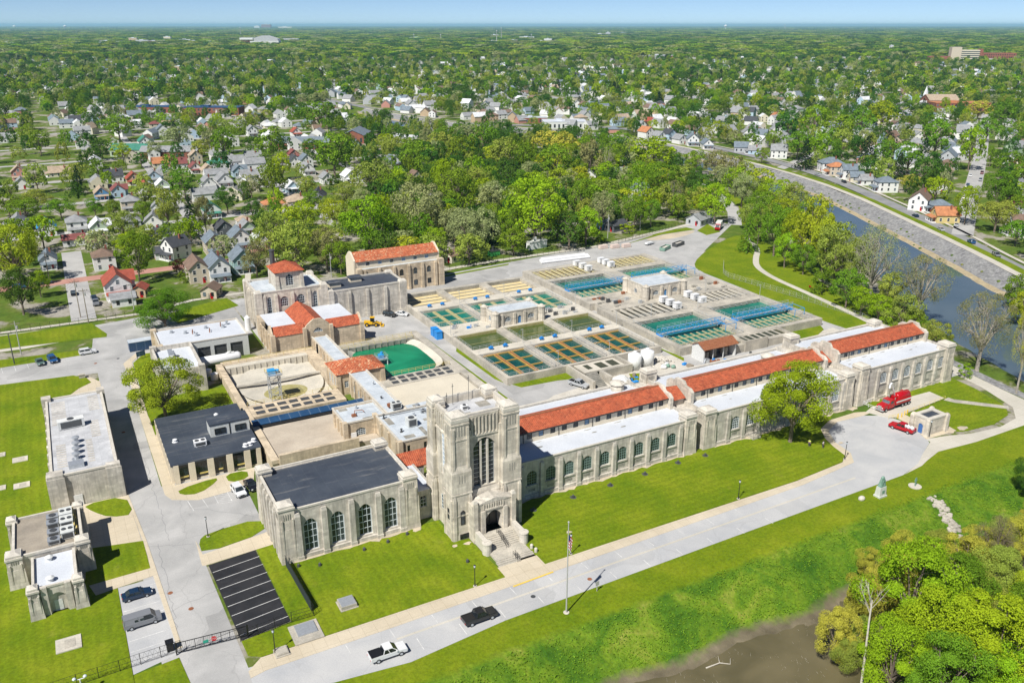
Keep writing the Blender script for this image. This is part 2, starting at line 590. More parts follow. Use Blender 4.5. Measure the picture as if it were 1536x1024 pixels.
M['gravel_roof']=roofing('brown gravel roof',(0.25,0.22,0.18),(0.40,0.35,0.28),None,0.25,0.95,(0.16,0.15,0.14))
M['tan_roof']=roofing('tan deck',(0.40,0.34,0.27),(0.58,0.51,0.41),None,0.12,0.95,(0.22,0.20,0.18))
M['sand_roof']=roofing('sandy concrete deck',(0.56,0.51,0.41),(0.68,0.62,0.50),(0.45,0.41,0.34),0.1,0.95,None,0.01)
LAWN=[(0.28,(0.095,0.165,0.004)),(0.5,(0.145,0.205,0.006)),(0.74,(0.215,0.255,0.012))]
M['lawn']=ground_mat('mown lawn',LAWN,0.11,(0.62,1.3),1.7,stripes=(1.7,0.0,0.045))
M['lawn_long']=ground_mat('mown lawn in long stripes',LAWN,0.11,(0.62,1.3),1.7,stripes=(1.7,R(90),0.05))
M['rough']=ground_mat('rough bank grass',[(0.28,(0.035,0.085,0.012)),(0.44,(0.065,0.125,0.015)),(0.56,(0.115,0.165,0.022)),(0.66,(0.22,0.20,0.06)),(0.78,(0.34,0.29,0.15))],0.14,(0.45,1.5),1.3,bs=1.0)
M['town']=ground_mat('town ground',[(0.3,(0.06,0.12,0.014)),(0.48,(0.10,0.155,0.02)),(0.53,(0.13,0.16,0.035)),(0.57,(0.30,0.28,0.23)),(0.76,(0.42,0.40,0.36))],0.05,(0.6,1.3),0.4)
M['mud']=ground_mat('wet mud',[(0.3,(0.10,0.085,0.055)),(0.55,(0.17,0.145,0.095)),(0.75,(0.24,0.205,0.14))],0.2,(0.7,1.2),1.2,rough=0.6)
M['gravel']=ground_mat('gravel yard',[(0.3,(0.46,0.43,0.37)),(0.6,(0.60,0.57,0.51)),(0.8,(0.52,0.45,0.34))],0.12,(0.8,1.15),2.5)
M['dirt']=ground_mat('bare sandy dirt',[(0.3,(0.42,0.37,0.29)),(0.7,(0.60,0.51,0.38))],0.15,(0.8,1.15),2.0)
M['riprap']=ground_mat('stone riprap',[(0.3,(0.20,0.20,0.205)),(0.55,(0.28,0.28,0.28)),(0.75,(0.36,0.355,0.34))],0.3,(0.4,1.35),0.9,bs=0.8)
M['bank']=ground_mat('tan river bank',[(0.3,(0.33,0.27,0.17)),(0.6,(0.42,0.35,0.23)),(0.78,(0.16,0.21,0.06))],0.25,(0.7,1.2),1.2)
M['asphalt']=pavement('weathered asphalt',(0.35,0.35,0.345),(0.47,0.465,0.455),(0.20,0.20,0.20),tar=0.8)
M['drive']=pavement('pale asphalt drive',(0.40,0.41,0.425),(0.50,0.50,0.495),(0.30,0.30,0.30),tar=0.5)
M['street']=pavement('town street',(0.36,0.355,0.35),(0.46,0.455,0.445),(0.28,0.28,0.28))
M['street_dark']=pavement('river road asphalt',(0.22,0.225,0.23),(0.30,0.30,0.305),None)
M['brick_road']=pavement('brick street',(0.40,0.20,0.16),(0.48,0.27,0.22),None)
M['black_lot']=pavement('fresh black asphalt',(0.020,0.021,0.025),(0.034,0.034,0.038),None,None,0.3)
M['walk']=pavement('tan concrete walk',(0.53,0.46,0.345),(0.62,0.545,0.42),None,2.0)
M['path']=pavement('pale path',(0.50,0.475,0.41),(0.58,0.55,0.485),None,3.0)
M['paint']=mottled('worn white road paint',(0.50,0.50,0.49),(0.80,0.80,0.78),0.6,0.8,6.0,0.6)
M['yellow_paint']=plain('yellow paint',(0.75,0.52,0.08),0.6)
M['yellow_rail']=plain('faded yellow rail paint',(0.62,0.50,0.16),0.6)
M['river']=water_mat('river water',(0.06,0.095,0.12),(0.11,0.145,0.165),0.03,0.04,0.05,0.4)
M['pond']=water_mat('muddy pond water',(0.085,0.075,0.036),(0.165,0.14,0.075),0.10,0.15,0.06,0.7,0.5)
M['w_green']=water_mat('green settling water',(0.004,0.13,0.06),(0.016,0.26,0.12),0.10,0.2,0.03,0.6,0.25)
M['w_teal']=water_mat('teal basin water',(0.002,0.10,0.078),(0.006,0.20,0.14),0.16,0.2,0.03,0.6,0.3)
M['w_deep']=water_mat('deep teal basin water',(0.004,0.045,0.04),(0.012,0.10,0.075),0.22,0.15,0.03,0.6,0.35)
M['w_olive']=water_mat('olive basin water',(0.055,0.085,0.018),(0.085,0.115,0.028),0.15,0.12,0.03,0.6,0.4)
M['w_murk']=water_mat('murky channel water',(0.05,0.055,0.03),(0.08,0.08,0.045),0.4,0.3,0.05,0.8,0.3)
M['bed']=mottled('dry sandy filter bed',(0.62,0.50,0.25),(0.74,0.62,0.36),0.5,0.9,4,0.3)  # yellow of the dry sand itself
M['slime']=mottled('algae stained concrete',(0.30,0.27,0.10),(0.44,0.40,0.19),0.6,0.8)
M['orange']=mottled('orange weir steel',(0.46,0.27,0.055),(0.58,0.36,0.09),0.8,0.6)
M['weir']=mottled('yellowed weir trough',(0.42,0.38,0.20),(0.56,0.51,0.32),0.8,0.7)
M['blue_steel']=plain('blue painted steel',(0.04,0.32,0.66),0.4)
M['blue_box']=plain('blue equipment paint',(0.02,0.26,0.70),0.45)
M['blue_roof']=roofing('blue metal canopy roof',(0.018,0.055,0.13),(0.03,0.085,0.18),(0.16,0.22,0.30),0.3,0.35,None,0.08)
M['rail']=plain('galvanised rail',(0.50,0.52,0.53),0.4,0.3)
def glass_mat():  # random tone per object and noise paint varied reflections into the base colour
 m,nt=new_mat('dark window glass')
 oi=nt.nodes.new('ShaderNodeObjectInfo')
 r=ramp(nt,[(0.0,(0.012,0.015,0.018)),(0.55,(0.022,0.03,0.036)),(0.8,(0.05,0.065,0.075)),(1.0,(0.11,0.14,0.16))])
 nt.links.new(oi.outputs['Random'],r.inputs[0])
 g=ramp(nt,[(0.35,(0.6,)*3),(0.65,(1.5,)*3)])
 nt.links.new(noise(nt,pos(nt),0.9,3,0.6),g.inputs[0])
 finish(nt,mixc(nt,1.0,r.outputs[0],g.outputs[0],'MULTIPLY'),0.08)
 return m
M['glass']=glass_mat()
M['glass_blue']=plain('sky blue tinted glass',(0.16,0.28,0.42),0.1)
M['frame_white']=plain('white window frame',(0.62,0.68,0.72),0.5)
M['frame_green']=plain('grey green window frame',(0.20,0.30,0.27),0.5)
M['frame_dark']=plain('dark bronze frame',(0.03,0.027,0.025),0.4)
M['black']=plain('black painted steel',(0.012,0.012,0.013),0.4)
M['rubber']=plain('tyre rubber',(0.018,0.018,0.018),0.85)
M['dark_in']=plain('unlit interior',(0.012,0.011,0.010),0.9)
M['metal']=plain('galvanised sheet',(0.50,0.53,0.56),0.35,0.5)
M['steel_dark']=plain('dark steel',(0.10,0.105,0.11),0.5,0.4)
M['white']=plain('white paint',(0.78,0.79,0.80),0.4,0,0.05)
M['white_worn']=plain('worn white cladding',(0.66,0.67,0.66),0.6)
M['cream']=mottled('cream rendered panel',(0.66,0.58,0.44),(0.74,0.66,0.52),0.5,0.85,4,0.25)
M['panel']=plain('pale metal panel',(0.60,0.62,0.60),0.5)
M['red_paint']=plain('red vehicle paint',(0.42,0.006,0.012),0.25)
M['yellow_veh']=plain('yellow machine paint',(0.72,0.42,0.01),0.35)
M['rust']=mottled('rusty steel',(0.22,0.075,0.03),(0.34,0.14,0.07),2.0,0.8)
M['pole_wood']=mottled('weathered pole wood',(0.24,0.20,0.15),(0.34,0.29,0.23),2.0)
M['pole_grey']=plain('grey pole',(0.42,0.42,0.40),0.6)
M['verdigris']=mottled('green bronze',(0.13,0.26,0.20),(0.25,0.38,0.31),2.0,0.6)
M['monument']=mottled('pale monument stone',(0.50,0.52,0.48),(0.62,0.64,0.60),1.2,0.9)
M['brick']=stone('red brick',(0.34,0.13,0.085),(0.18,0.08,0.06),0.3,0.3)
M['netting']=plain('orange plastic netting',(0.80,0.16,0.07),0.6)
M['screen']=plain('dark fence screening',(0.02,0.028,0.04),0.7)
M['green_paint']=plain('green paint',(0.06,0.40,0.10),0.45)
M['bark']=mottled('tree bark',(0.13,0.10,0.075),(0.24,0.195,0.15),2.5,0.95)
M['bark_grey']=mottled('grey bark',(0.26,0.235,0.195),(0.40,0.365,0.31),2.0,0.9)
M['bark_pale']=mottled('pale bark',(0.46,0.42,0.35),(0.62,0.58,0.50),2.0,0.9)
M['skin']=plain('skin',(0.45,0.28,0.20),0.6)
M['hivis']=plain('high visibility cloth',(0.62,0.80,0.10),0.7)
M['denim']=plain('dark cloth',(0.05,0.06,0.09),0.85)
def bank_mat():
 m,nt=new_mat('bank grass and mud')
 P=pos(nt)
 sep=N(nt,'ShaderNodeSeparateXYZ')
 nt.links.new(P,sep.inputs[0])
 r=ramp(nt,[(0.30,(0.035,0.105,0.008)),(0.43,(0.070,0.155,0.010)),(0.55,(0.135,0.220,0.014)),(0.65,(0.21,0.25,0.035)),(0.80,(0.40,0.36,0.17))])
 nt.links.new(noise(nt,P,0.13,8,0.68,0.5),r.inputs[0])
 g=noise(nt,P,1.5,5,0.8)
 gr=ramp(nt,[(0.3,(0.5,)*3),(0.7,(1.45,)*3)])
 nt.links.new(g,gr.inputs[0])
 c=mixc(nt,0.85,r.outputs[0],gr.outputs[0],'MULTIPLY')
 def zone(sock,k,lo,hi,ns,amp):
  n=N(nt,'ShaderNodeMath',operation='MULTIPLY_ADD')
  n.inputs[1].default_value=amp
  nt.links.new(noise(nt,P,ns,4,0.6),n.inputs[0])
  nt.links.new(sock,n.inputs[2])
  mr=N(nt,'ShaderNodeMapRange')
  mr.inputs['From Min'].default_value=lo+amp*.5
  mr.inputs['From Max'].default_value=hi+amp*.5
  nt.links.new(n.outputs[0],mr.inputs[0])
  return mr.outputs[0]
 lw=ramp(nt,LAWN)
 nt.links.new(noise(nt,P,0.11,6,0.62),lw.inputs[0])
 l2=mixc(nt,0.7,lw.outputs[0],gr.outputs[0],'MULTIPLY')
 c=mixc(nt,zone(sep.outputs[1],1,93.3,94.6,0.25,2.0),c,l2)
 md=ramp(nt,[(0.3,(0.10,0.085,0.055)),(0.55,(0.17,0.145,0.095)),(0.75,(0.25,0.21,0.14))])
 nt.links.new(noise(nt,P,0.25,5,0.6),md.inputs[0])
 c=mixc(nt,zone(sep.outputs[2],1,-3.75,-4.3,0.45,0.8),c,md.outputs[0])
 finish(nt,c,0.95,g,0.9,0.12,spec=0.15)
 return m
M['bank_mix']=bank_mat()
LEAF={'bright':leaf_mat('bright spring leaves',(0.325,0.472,0.021),.02),'mid':leaf_mat('green leaves',(0.192,0.322,0.025),.02),'deep':leaf_mat('deep green leaves',(0.082,0.178,0.025),.02),'yellow':leaf_mat('yellow green leaves',(0.435,0.505,0.033),.015),'olive':leaf_mat('olive budding leaves',(0.338,0.410,0.070),.015),'gold':leaf_mat('golden budding leaves',(0.515,0.510,0.075),.008),'sage':leaf_mat('pale sage leaves',(0.362,0.411,0.174),.012),'brown':leaf_mat('brownish budding twigs',(0.302,0.298,0.115),.006),'maroon':leaf_mat('maroon leaves',(0.085,0.022,0.025)),'needle':leaf_mat('dark needles',(0.030,0.062,0.022)),}
FAR_TOP=[(268,40),(285,110),(300,150),(316,184),(328,204),(354,253),(398,340),(422,418),(434,500),(440,590),(420,670),(372,728),(345,800),(328,960)]
NEAR_TOP=[(222,40),(216,100),(222,122),(233,150),(248,176),(268,205),(290,236),(330,292),(362,350),(384,420),(394,500),(398,570),(384,640),(338,698),(300,790),(280,960)]
RIVER=FAR_TOP+NEAR_TOP[::-1]
ROAD_R=[(300,134),(317,168),(336,203.5),(360,240.7),(389,293.5),(425,363.6),(448,430),(461,505),(468,590),(480,668),(420,720),(362,760),(346,860),(335,985),(330,1200)]
def cl(v,a=0.0,b=1.0):
 return max(a,min(b,v))
def sm(t):
 t=cl(t)
 return t*t*(3-2*t)
def hgt(x,y):
 h=0.0
 if y<97 and x>12:
  w=sm((x-12)/40)
  sh=1.3*math.sin(x*0.23)+1.1*math.sin(x*0.11+0.7)+max(0,70-x)*-0.10-max(0,x-100)*0.06-max(0,x-110)*.22
  h-=4.95*sm((97-y)/(18.2-sh))*w
 if x>205 and 30<y<1000 and x<480:
  if inside(x,y,RIVER):
   h=min(h,-5.5*sm(polyd(x,y,RIVER)/9.0))
 return h
def terrain():
 xs=[-60000,-25000,-9000,-6000,-4000,-2500,-1500,-900,-500,-300,-200,-140,-100]
 x=-80.0
 while x<500:
  xs.append(x)
  x+=4.0 if 200<=x<420 else(3.0 if-8<x<200 else 8.0)
 xs+=[520,560,640,760,900,1200,1700,2500,4000,7000,12000,22000,50000,100000]
 ys=[-200,-60,0,30]
 y=46.0
 while y<1000:
  ys.append(y)
  y+=2.0 if y<104 else(5.0 if y<520 else 16.0)
 ys+=[1020,1080,1200,1400,1800,2500,4000,7000,12000,22000,50000,100000]
 b=MB()
 nx,ny=len(xs),len(ys)
 b.v=[(x,y,hgt(x,y)-(0.25 if(y<98.5 and x>11)else 0.0))for y in ys for x in xs]
 b.f=[(j*nx+i,j*nx+i+1,(j+1)*nx+i+1,(j+1)*nx+i)for j in range(ny-1)for i in range(nx-1)]
 b.m=[0]*len(b.f)
 struct(b.build('ground',M['town'],smooth=True))
terrain()
def slab(name,poly,z1,mat,z0=-0.3,smooth=0):
 if smooth:
  for _ in range(smooth):
   q=[]
   for i in range(len(poly)):
    a,b=poly[i],poly[(i+1)%len(poly)]
    q+=[(a[0]*.75+b[0]*.25,a[1]*.75+b[1]*.25),(a[0]*.25+b[0]*.75,a[1]*.25+b[1]*.75)]
   poly=q
 return struct(MB().prism(poly,z0,z1).build(name,mat))
def bank():
 b=MB()
 xs=[12+1.6*i for i in range(130)]
 ys=[56+1.0*j for j in range(51)]
 rnd=random.Random(5)
 nx=len(xs)
 for y in ys:
  for x in xs:
   k=0.12 if y<94 else 0
   b.v.append((x,y,hgt(x,y)+0.006+rnd.uniform(-k,k)))
 for j in range(len(ys)-1):
  for i in range(nx-1):
   b.f.append((j*nx+i,j*nx+i+1,(j+1)*nx+i+1,(j+1)*nx+i))
   b.m.append(0)
 struct(b.build('bank',M['bank_mix'],smooth=True))
bank()
struct(MB().add([(40,50,-4.55),(130,50,-4.55),(125,90,-4.55),(40,90,-4.55)],[(0,1,2,3)]).build('pond_water',M['pond']))
rb=MB()
rb.add([(x,y,-3.3)for x,y in RIVER],[tuple(range(len(RIVER)))])
struct(rb.build('river_water',M['river']))
def riverbank():
 ''
 L,_=strip(FAR_TOP,0.0)
 b,c=MB(),MB()
 rnd=random.Random(3)
 line=[]
 for p,q in zip(FAR_TOP[:-1],FAR_TOP[1:]):
  n=max(1,int(math.dist(p,q)/3))
  for i in range(n):
   line.append((p[0]+(q[0]-p[0])*i/n,p[1]+(q[1]-p[1])*i/n))
 pro=[(0,1.0),(-1.8,0.3),(-3.6,-0.5),(-5.4,-1.3),(-7.2,-2.1),(-8.6,-2.6),(-10.2,-3.0),(-12.5,-3.7)]
 rows=[]
 for k,p in enumerate(line):
  a,d=line[max(k-1,0)],line[min(k+1,len(line)-1)]
  dx,dy=d[0]-a[0],d[1]-a[1]
  l=math.hypot(dx,dy)
  nx,ny=dy/l,-dx/l
  row=[]
  for s,z in pro:
   j=0.0 if s in(0,-12.5)else rnd.uniform(-0.14,0.14)
   row.append((p[0]+nx*s,p[1]+ny*s,z+j))
  rows.append(row)
 m=len(pro)
 b.v=[v for r in rows for v in r]
 for k in range(len(rows)-1):
  for i in range(m-1):
   b.f.append((k*m+i,(k+1)*m+i,(k+1)*m+i+1,k*m+i+1))
   b.m.append(0 if i<5 else 1)
 struct(b.build('riverbank',[M['riprap'],M['bank']]))
 tufts=MB()
 for k in range(4,150,2):
  for s in(3,4,6):
   if rnd.random()<0.4:
    x,y,z=rows[k][s]
    r=rnd.uniform(0.4,0.8)
    tufts.ball(x,y,z+0.1,r,r,r*0.7,6,3)
 stuff(tufts.build('bank_shrubs',M['rough']))
riverbank()
def off(line,d):
 out=[]
 for k,p in enumerate(line):
  a,b=line[max(k-1,0)],line[min(k+1,len(line)-1)]
  dx,dy=b[0]-a[0],b[1]-a[1]
  l=math.hypot(dx,dy)
  out.append((p[0]+dy/l*d,p[1]-dx/l*d))
 return out
band('flood_path',off(FAR_TOP,2.0),3.6,1.02,M['path'],1)
band('verge',off(FAR_TOP,6.4),5.2,0.5,M['lawn_long'],1)
band('river_road',ROAD_R,8.5,0.30,M['street_dark'],2)
band('pavement',off(ROAD_R,7.0),1.8,0.32,M['path'],2)
sheet('drive',[(14,101.2),(36,98.6),(53,100.3),(95,101),(137,101.6),(150,101.8),(157,103.6),(162,106.2),(168,109),(171.5,113.5),(172.5,119),(171,124),(166.5,126.4),(158,127),(152,124.5),(149,119.5),(147.8,114),(145,110.8),(128,109),(14,109)],0.02,M['drive'])
sheet('yard',[(2.9,60),(14.2,60),(14.2,108),(13.2,140),(25.4,139.4),(25.4,172),(10,172),(10,215),(20,240),(20,245),(48,258),(48,296),(5,290),(3,268),(-70,266),(-70,249),(-20.5,249),(-9,246.8),(3,246),(2.9,216)],0.016,M['asphalt'])
sheet('works_yard',[(48.5,256),(48.5,232),(96,160),(96,132),(212,132),(214,172),(216,190),(218,250),(240,272),(286,306),(280,318),(240,305),(124,291),(48.5,297)],0.012,M['asphalt'])
sheet('gravel_yard',[(126,176),(150.8,185.5),(150.8,168),(171,170),(188,173),(207,176),(212,176),(212,146),(112,146),(98,160),(99,172)],0.020,M['gravel'],1)
sheet('dirt_patch',[(228,300),(236,296),(250,297),(262,303),(258,305),(242,304)],0.018,M['dirt'],2)
sheet('bare_yard',[(-70,279.5),(4,276),(6,289),(-12,294),(-70,294)],0.016,M['gravel'],1)
slab('tan_apron',[(-9.4,171.8),(3.2,171.8),(4.7,140.0),(-6.0,138.6),(-7,147),(-9.4,161)],0.06,M['walk'])
slab('walk',[(-6.4,231),(-1,243),(1,243.5),(3.1,239),(3.0,214.2),(-9,214.2)],0.06,M['walk'])
slab('lawn',[(-70,50),(-70,249),(-20.5,249),(-3,247),(0.1,243.4),(1.0,239.4),(-2.2,236.4),(-9.3,225),(-9.8,214),(-9.6,171.9),(-10,161.2),(-4.6,138.6),(-1.2,139.1),(-1.1,50)],0.10,M['lawn'])
sheet('parking_bays',[(-1.1,115.6),(-1.15,139.2),(4.7,139.2),(5.6,117.2)],0.024,M['drive'])
slab('kerb_walk',[(4.6,139.2),(5.5,118.4),(6.2,118.4),(4.9,152),(3.6,172),(3.2,214),(2.9,214),(3.1,172),(4.3,152)],0.08,M['walk'])
slab('lawn',[(-1.1,50),(-1.1,115.4),(5.4,116.2),(6.2,108),(6.2,50)],0.09,M['lawn'])
slab('lawn',[(-4.8,171.5),(3.0,171.5),(3.9,163),(-0.4,164),(-3.3,168)],0.11,M['lawn'],smooth=1)
slab('lawn',[(-5.2,154.4),(4.3,152.3),(4.4,142.6),(-6.0,142.2)],0.11,M['lawn'])
slab('lawn',[(12.2,240),(12.4,249),(15.9,255.5),(19.5,255),(17.0,233.6),(26.8,219.5),(33,219.5),(33,197.8),(12.0,197.8),(11.9,210)],0.11,M['lawn'])
slab('kerb_walk',[(9.9,250),(10.2,241),(10.0,209.7),(10.2,168),(11.2,165.2),(16,162.6),(27,163.5),(29,171),(12.6,171),(12.4,197.6),(11.8,210),(12.0,240),(12.2,250),(15.5,256.5),(14,257.2)],0.07,M['walk'])
slab('lawn',[(12.8,168.8),(20.7,170.4),(20.8,168.7),(16.5,165),(13.0,166.3)],0.11,M['lawn'],smooth=1)
slab('lawn',[(22.6,170.7),(27.2,170.5),(26.8,166.8),(22.8,166.6)],0.11,M['lawn'],smooth=1)
slab('lawn',[(13.3,147.2),(15.1,149.2),(25.4,149.9),(25.4,144.5),(13.3,142.6)],0.11,M['lawn'],smooth=1)
slab('kerb_walk',[(12.9,147.8),(13.3,142.5),(25.4,144.4),(25.4,139.7),(13.2,138.8),(12.6,139)],0.06,M['walk'])
sheet('black_parking_lot',[(13.6,138.6),(22,139.4),(22.5,116.6),(14.5,115.6)],0.045,M['black_lot'])
slab('lawn',[(22.2,139.4),(25.4,139.6),(25.5,132.7),(55.4,132.7),(55.4,124.6),(57.9,124.0),(58.15,118),(58.5,113.6),(58.35,110.4),(16.5,110.4),(14.7,111.6),(14.5,115.4),(22.6,116.4)],0.10,M['lawn'])
slab('lawn',[(62.3,110.4),(128,110.8),(143,112),(146.0,114),(147,118),(148.6,122),(151.5,126),(157,128.4),(163,131.6),(69,131.6),(69,124),(65.5,120),(63.8,115.5)],0.10,M['lawn_long'])
slab('kerb_walk',[(14,106.6),(14,108.2),(16.3,110.3),(128,110.7),(143,111.9),(146,113.9),(147,118),(148.6,122),(151.5,126),(157,128.4),(166,128.6),(171,126.8),(166.5,126.3),(158,126.9),(152.2,124.3),(149.2,119.5),(148,114),(145.2,110.7),(128,108.9),(36,107.3),(16.4,107.2)],0.07,M['walk'])
sheet('yellow_kerb',[(58.3,107.25),(66.5,107.6),(66.5,107.95),(58.3,107.6)],0.078,M['yellow_paint'])
slab('lawn',[(172.6,131.8),(203,131.8),(207.2,133),(206,124),(202.4,113),(198,109.6),(190.2,108),(181,108.8),(174,111.5),(171.2,117),(172.6,122)],0.10,M['lawn_long'])
slab('pad',[(168.5,127.4),(172.4,128.8),(193.5,128.2),(193.2,123.6),(172.4,121.6),(170.5,123)],0.12,M['path'])
slab('slab_walk',[(192,123.0),(194.4,123.4),(194.6,122),(203,112.8),(201.5,111.6),(193,120.6)],0.125,M['conc'])
slab('tan_apron',[(168.9,110.5),(171.5,116.2),(172.6,121.6),(176,122),(175,116),(179.5,112.5),(179,110)],0.115,M['walk'])
slab('path',[(150.5,101.8),(157,103.6),(162,106.2),(168.6,109.2),(168.9,110.6),(174,109.6),(181,107.4),(190.2,106.4),(198,107.6),(203.6,112),(208.5,124),(210.3,133),(213,138),(213.6,147),(216.4,150),(215.6,138),(211.6,120),(209.5,108),(209.5,104),(196,104.3),(178,104.2),(166,105.2),(160,103.6),(157,102.6)],0.06,M['path'])
slab('rubble_bank',[(216.4,149),(215.8,138),(211.8,120),(209.8,104),(212.6,104),(215,120),(219,138),(221,149)],0.1,M['riprap'])
slab('lawn',[(217.3,250),(224,259.5),(239.6,271),(258.7,282),(274,288.5),(276,275.4),(258,234.2),(237,195.6),(228,168.7),(222.9,160),(216.4,166.4),(213.2,176.2),(214.2,194.1),(216.3,229)],0.10,M['lawn_long'],smooth=1)
band('path',[(272.4,281),(262,263),(250,252),(241,242),(235.5,228),(232.7,211),(226.6,178),(222.5,164),(215,146)],2.4,0.14,M['path'],2)
for q in([(92.1,231),(93.6,231),(94.2,196),(94.6,174),(92.4,174)],[(97.0,214),(99.6,219),(99.9,187),(99,184),(97.4,190)],[(99.8,184.4),(124,184.6),(126,177),(112,181),(101,181.6)],[(151.0,222),(151.6,185.3),(152.6,178),(151.0,176)],[(128.4,168),(131.5,175.6),(136,174),(134,168)],[(188.4,173.4),(188.4,179.4),(209,179.4),(207,176.2),(197,171.4)],[(-70,282),(-16,279.4),(7.6,276.4),(7.9,279.4),(4.4,292.6),(-16,292.6),(-70,293.4)],[(-70,263.4),(-21,263),(3.6,262.8),(3.5,267.2),(-21,269.8),(-70,271)],[(50,289),(29,279),(27,291),(48,300)],[(216,297),(246,308),(262,311),(263,305.4),(243,304.6)],[(124,287.6),(156,291.6),(157,293.2),(124,289.4)],[(262,303),(276,312),(270,296),(260,294)]):
 slab('lawn',q,0.09,M['lawn'])
rnd=random.Random(9)
for x0,x1,y in((70,117,131.05),(123,165,131.0),(27,52,132.2),(173,201,131.3)):
 up,lo,x=[],[],x0
 while x<x1:
  up.append((x,y+.25))
  lo.append((x,y-rnd.uniform(.15,1.0)*(1.2 if rnd.random()<.15 else .7)))
  x+=rnd.uniform(.6,1.6)
 sheet('bare_soil',lo+up[::-1],.115,M['dirt'])
for x,y,r in((57.0,122.8,.8),(54.6,123.2,.7),(50.5,131.4,.9),(67.6,120.6,.6),(75.5,117,.6),(170,119.4,1.2),(181.5,110.2,1.6),(177,110.4,1.2),(150,118.6,.7),(167,130.4,1.6)):
 sheet('bare_soil',[(x+r*rnd.uniform(.6,1.2)*math.cos(k*.7),y+r*rnd.uniform(.4,.8)*math.sin(k*.7))for k in range(9)],.125,M['dirt'])
band('street',[(2.5,297.5),(2.7,345),(3.2,398)],7.5,0.03,M['street'])
band('brick_street',[(-90,347),(60,351.5),(76,366),(90,368)],7.0,0.036,M['brick_road'])
band('alley',[(-90,296.6),(-21,296),(20,295.6),(37,303),(56,303.6),(62,330)],2.2,0.03,M['path'])
band('fence_road',[(122,297),(157,300),(202,300),(246,310),(277,318),(290,322)],3.0,0.03,M['path'])
band('street',[(286,304),(316,338),(346,400),(358,450),(356,520),(330,640),(300,700)],6.5,0.03,M['street'],2)
band('verge',[(292,302),(324,338),(353,398),(366,450),(365,520)],5.0,0.03,M['lawn_long'],2)
band('street',[(362,238),(442,290),(585,382),(900,590)],9.0,0.32,M['street'])
for dy in(430,505,585,670,760,860):
 band('street',[(-150,dy),(270,dy+20)],6.5,0.034,M['street'])
for x in(-62,58,118,178):
 band('street',[(x,380),(x+6,1100)],5.5,0.028,M['street'])
band('street',[(470,640),(640,560),(900,440)],7,0.03,M['street'])
band('street',[(430,420),(620,520)],7,0.03,M['street'])
pl=MB()
def line(a,b,w=0.13,z=0.03):
 dx,dy=b[0]-a[0],b[1]-a[1]
 l=math.hypot(dx,dy)
 ox,oy=-dy/l*w/2,dx/l*w/2
 pl.quad((a[0]-ox,a[1]-oy,z),(b[0]-ox,b[1]-oy,z),(b[0]+ox,b[1]+oy,z),(a[0]+ox,a[1]+oy,z))
for i in range(12):
 x=28.5+i*7.3
 line((x,107.1+(x-36)*.018),(x+0.1,104.9+(x-36)*.018))
 line((x+3.0,101.0 if x>50 else 100.2),(x+3.0,103.1))
for i in range(8):
 y=136.0-i*2.72
 line((13.9+i*.1,y),(22.2+i*.04,y+1.05),0.12,0.052)
for i in range(8):
 y=137.4-i*2.75
 line((-1.0,y),(5.0,y+0.2))
for x in(13.9,16.6):
 line((x,163.2),(x+0.5,158.8))
for a,b in(((19,163.4),(19.2,159)),((21.6,163.4),(21.8,159)),((24.6,163.4),(24.8,159))):
 line(a,b)
for k in range(6):
 line((19.1,163-k*.75),(21.7,162.4-k*.75),0.1)
for k in range(5):
 line((-20.5+k*3.2,262.6),(-20.0+k*3.2,258.2))
struct(pl.build('road_paint',M['paint']))
sm_=MB()
for a,b in(((36,104.2),(95,104.9)),((95,104.9),(140,105.6))):
 dx,dy=b[0]-a[0],b[1]-a[1]
 l=math.hypot(dx,dy)
 sm_.quad((a[0],a[1],.026),(b[0],b[1],.026),(b[0]-dy/l*.45,b[1]+dx/l*.45,.026),(a[0]-dy/l*.45,a[1]+dx/l*.45,.026))
struct(sm_.build('road_seam',M['path']))
ck=MB()
rnd=random.Random(17)
for x0,y0,x1,y1 in((4,150,12.6,147),(5.5,128,14,131),(3.5,172,10,178),(3.6,190,10,186),(4,206,10,209),(6,118,6.6,150),(8.6,150,8.0,212),(14,160,25,151),(0,256,40,262),(-30,255,4,252),(20,270,44,282)):
 n=max(4,int(math.hypot(x1-x0,y1-y0)/1.2))
 px_,py_=x0,y0
 for k in range(1,n+1):
  qx,qy=x0+(x1-x0)*k/n+rnd.uniform(-.35,.35),y0+(y1-y0)*k/n+rnd.uniform(-.35,.35)
  l=math.hypot(qx-px_,qy-py_)
  ox,oy=-(qy-py_)/l*.04,(qx-px_)/l*.04
  ck.quad((px_-ox,py_-oy,.0215),(qx-ox,qy-oy,.0215),(qx+ox,qy+oy,.0215),(px_+ox,py_+oy,.0215))
  px_,py_=qx,qy
struct(ck.build('crack_sealing',M['street_dark']))
_WIN={}
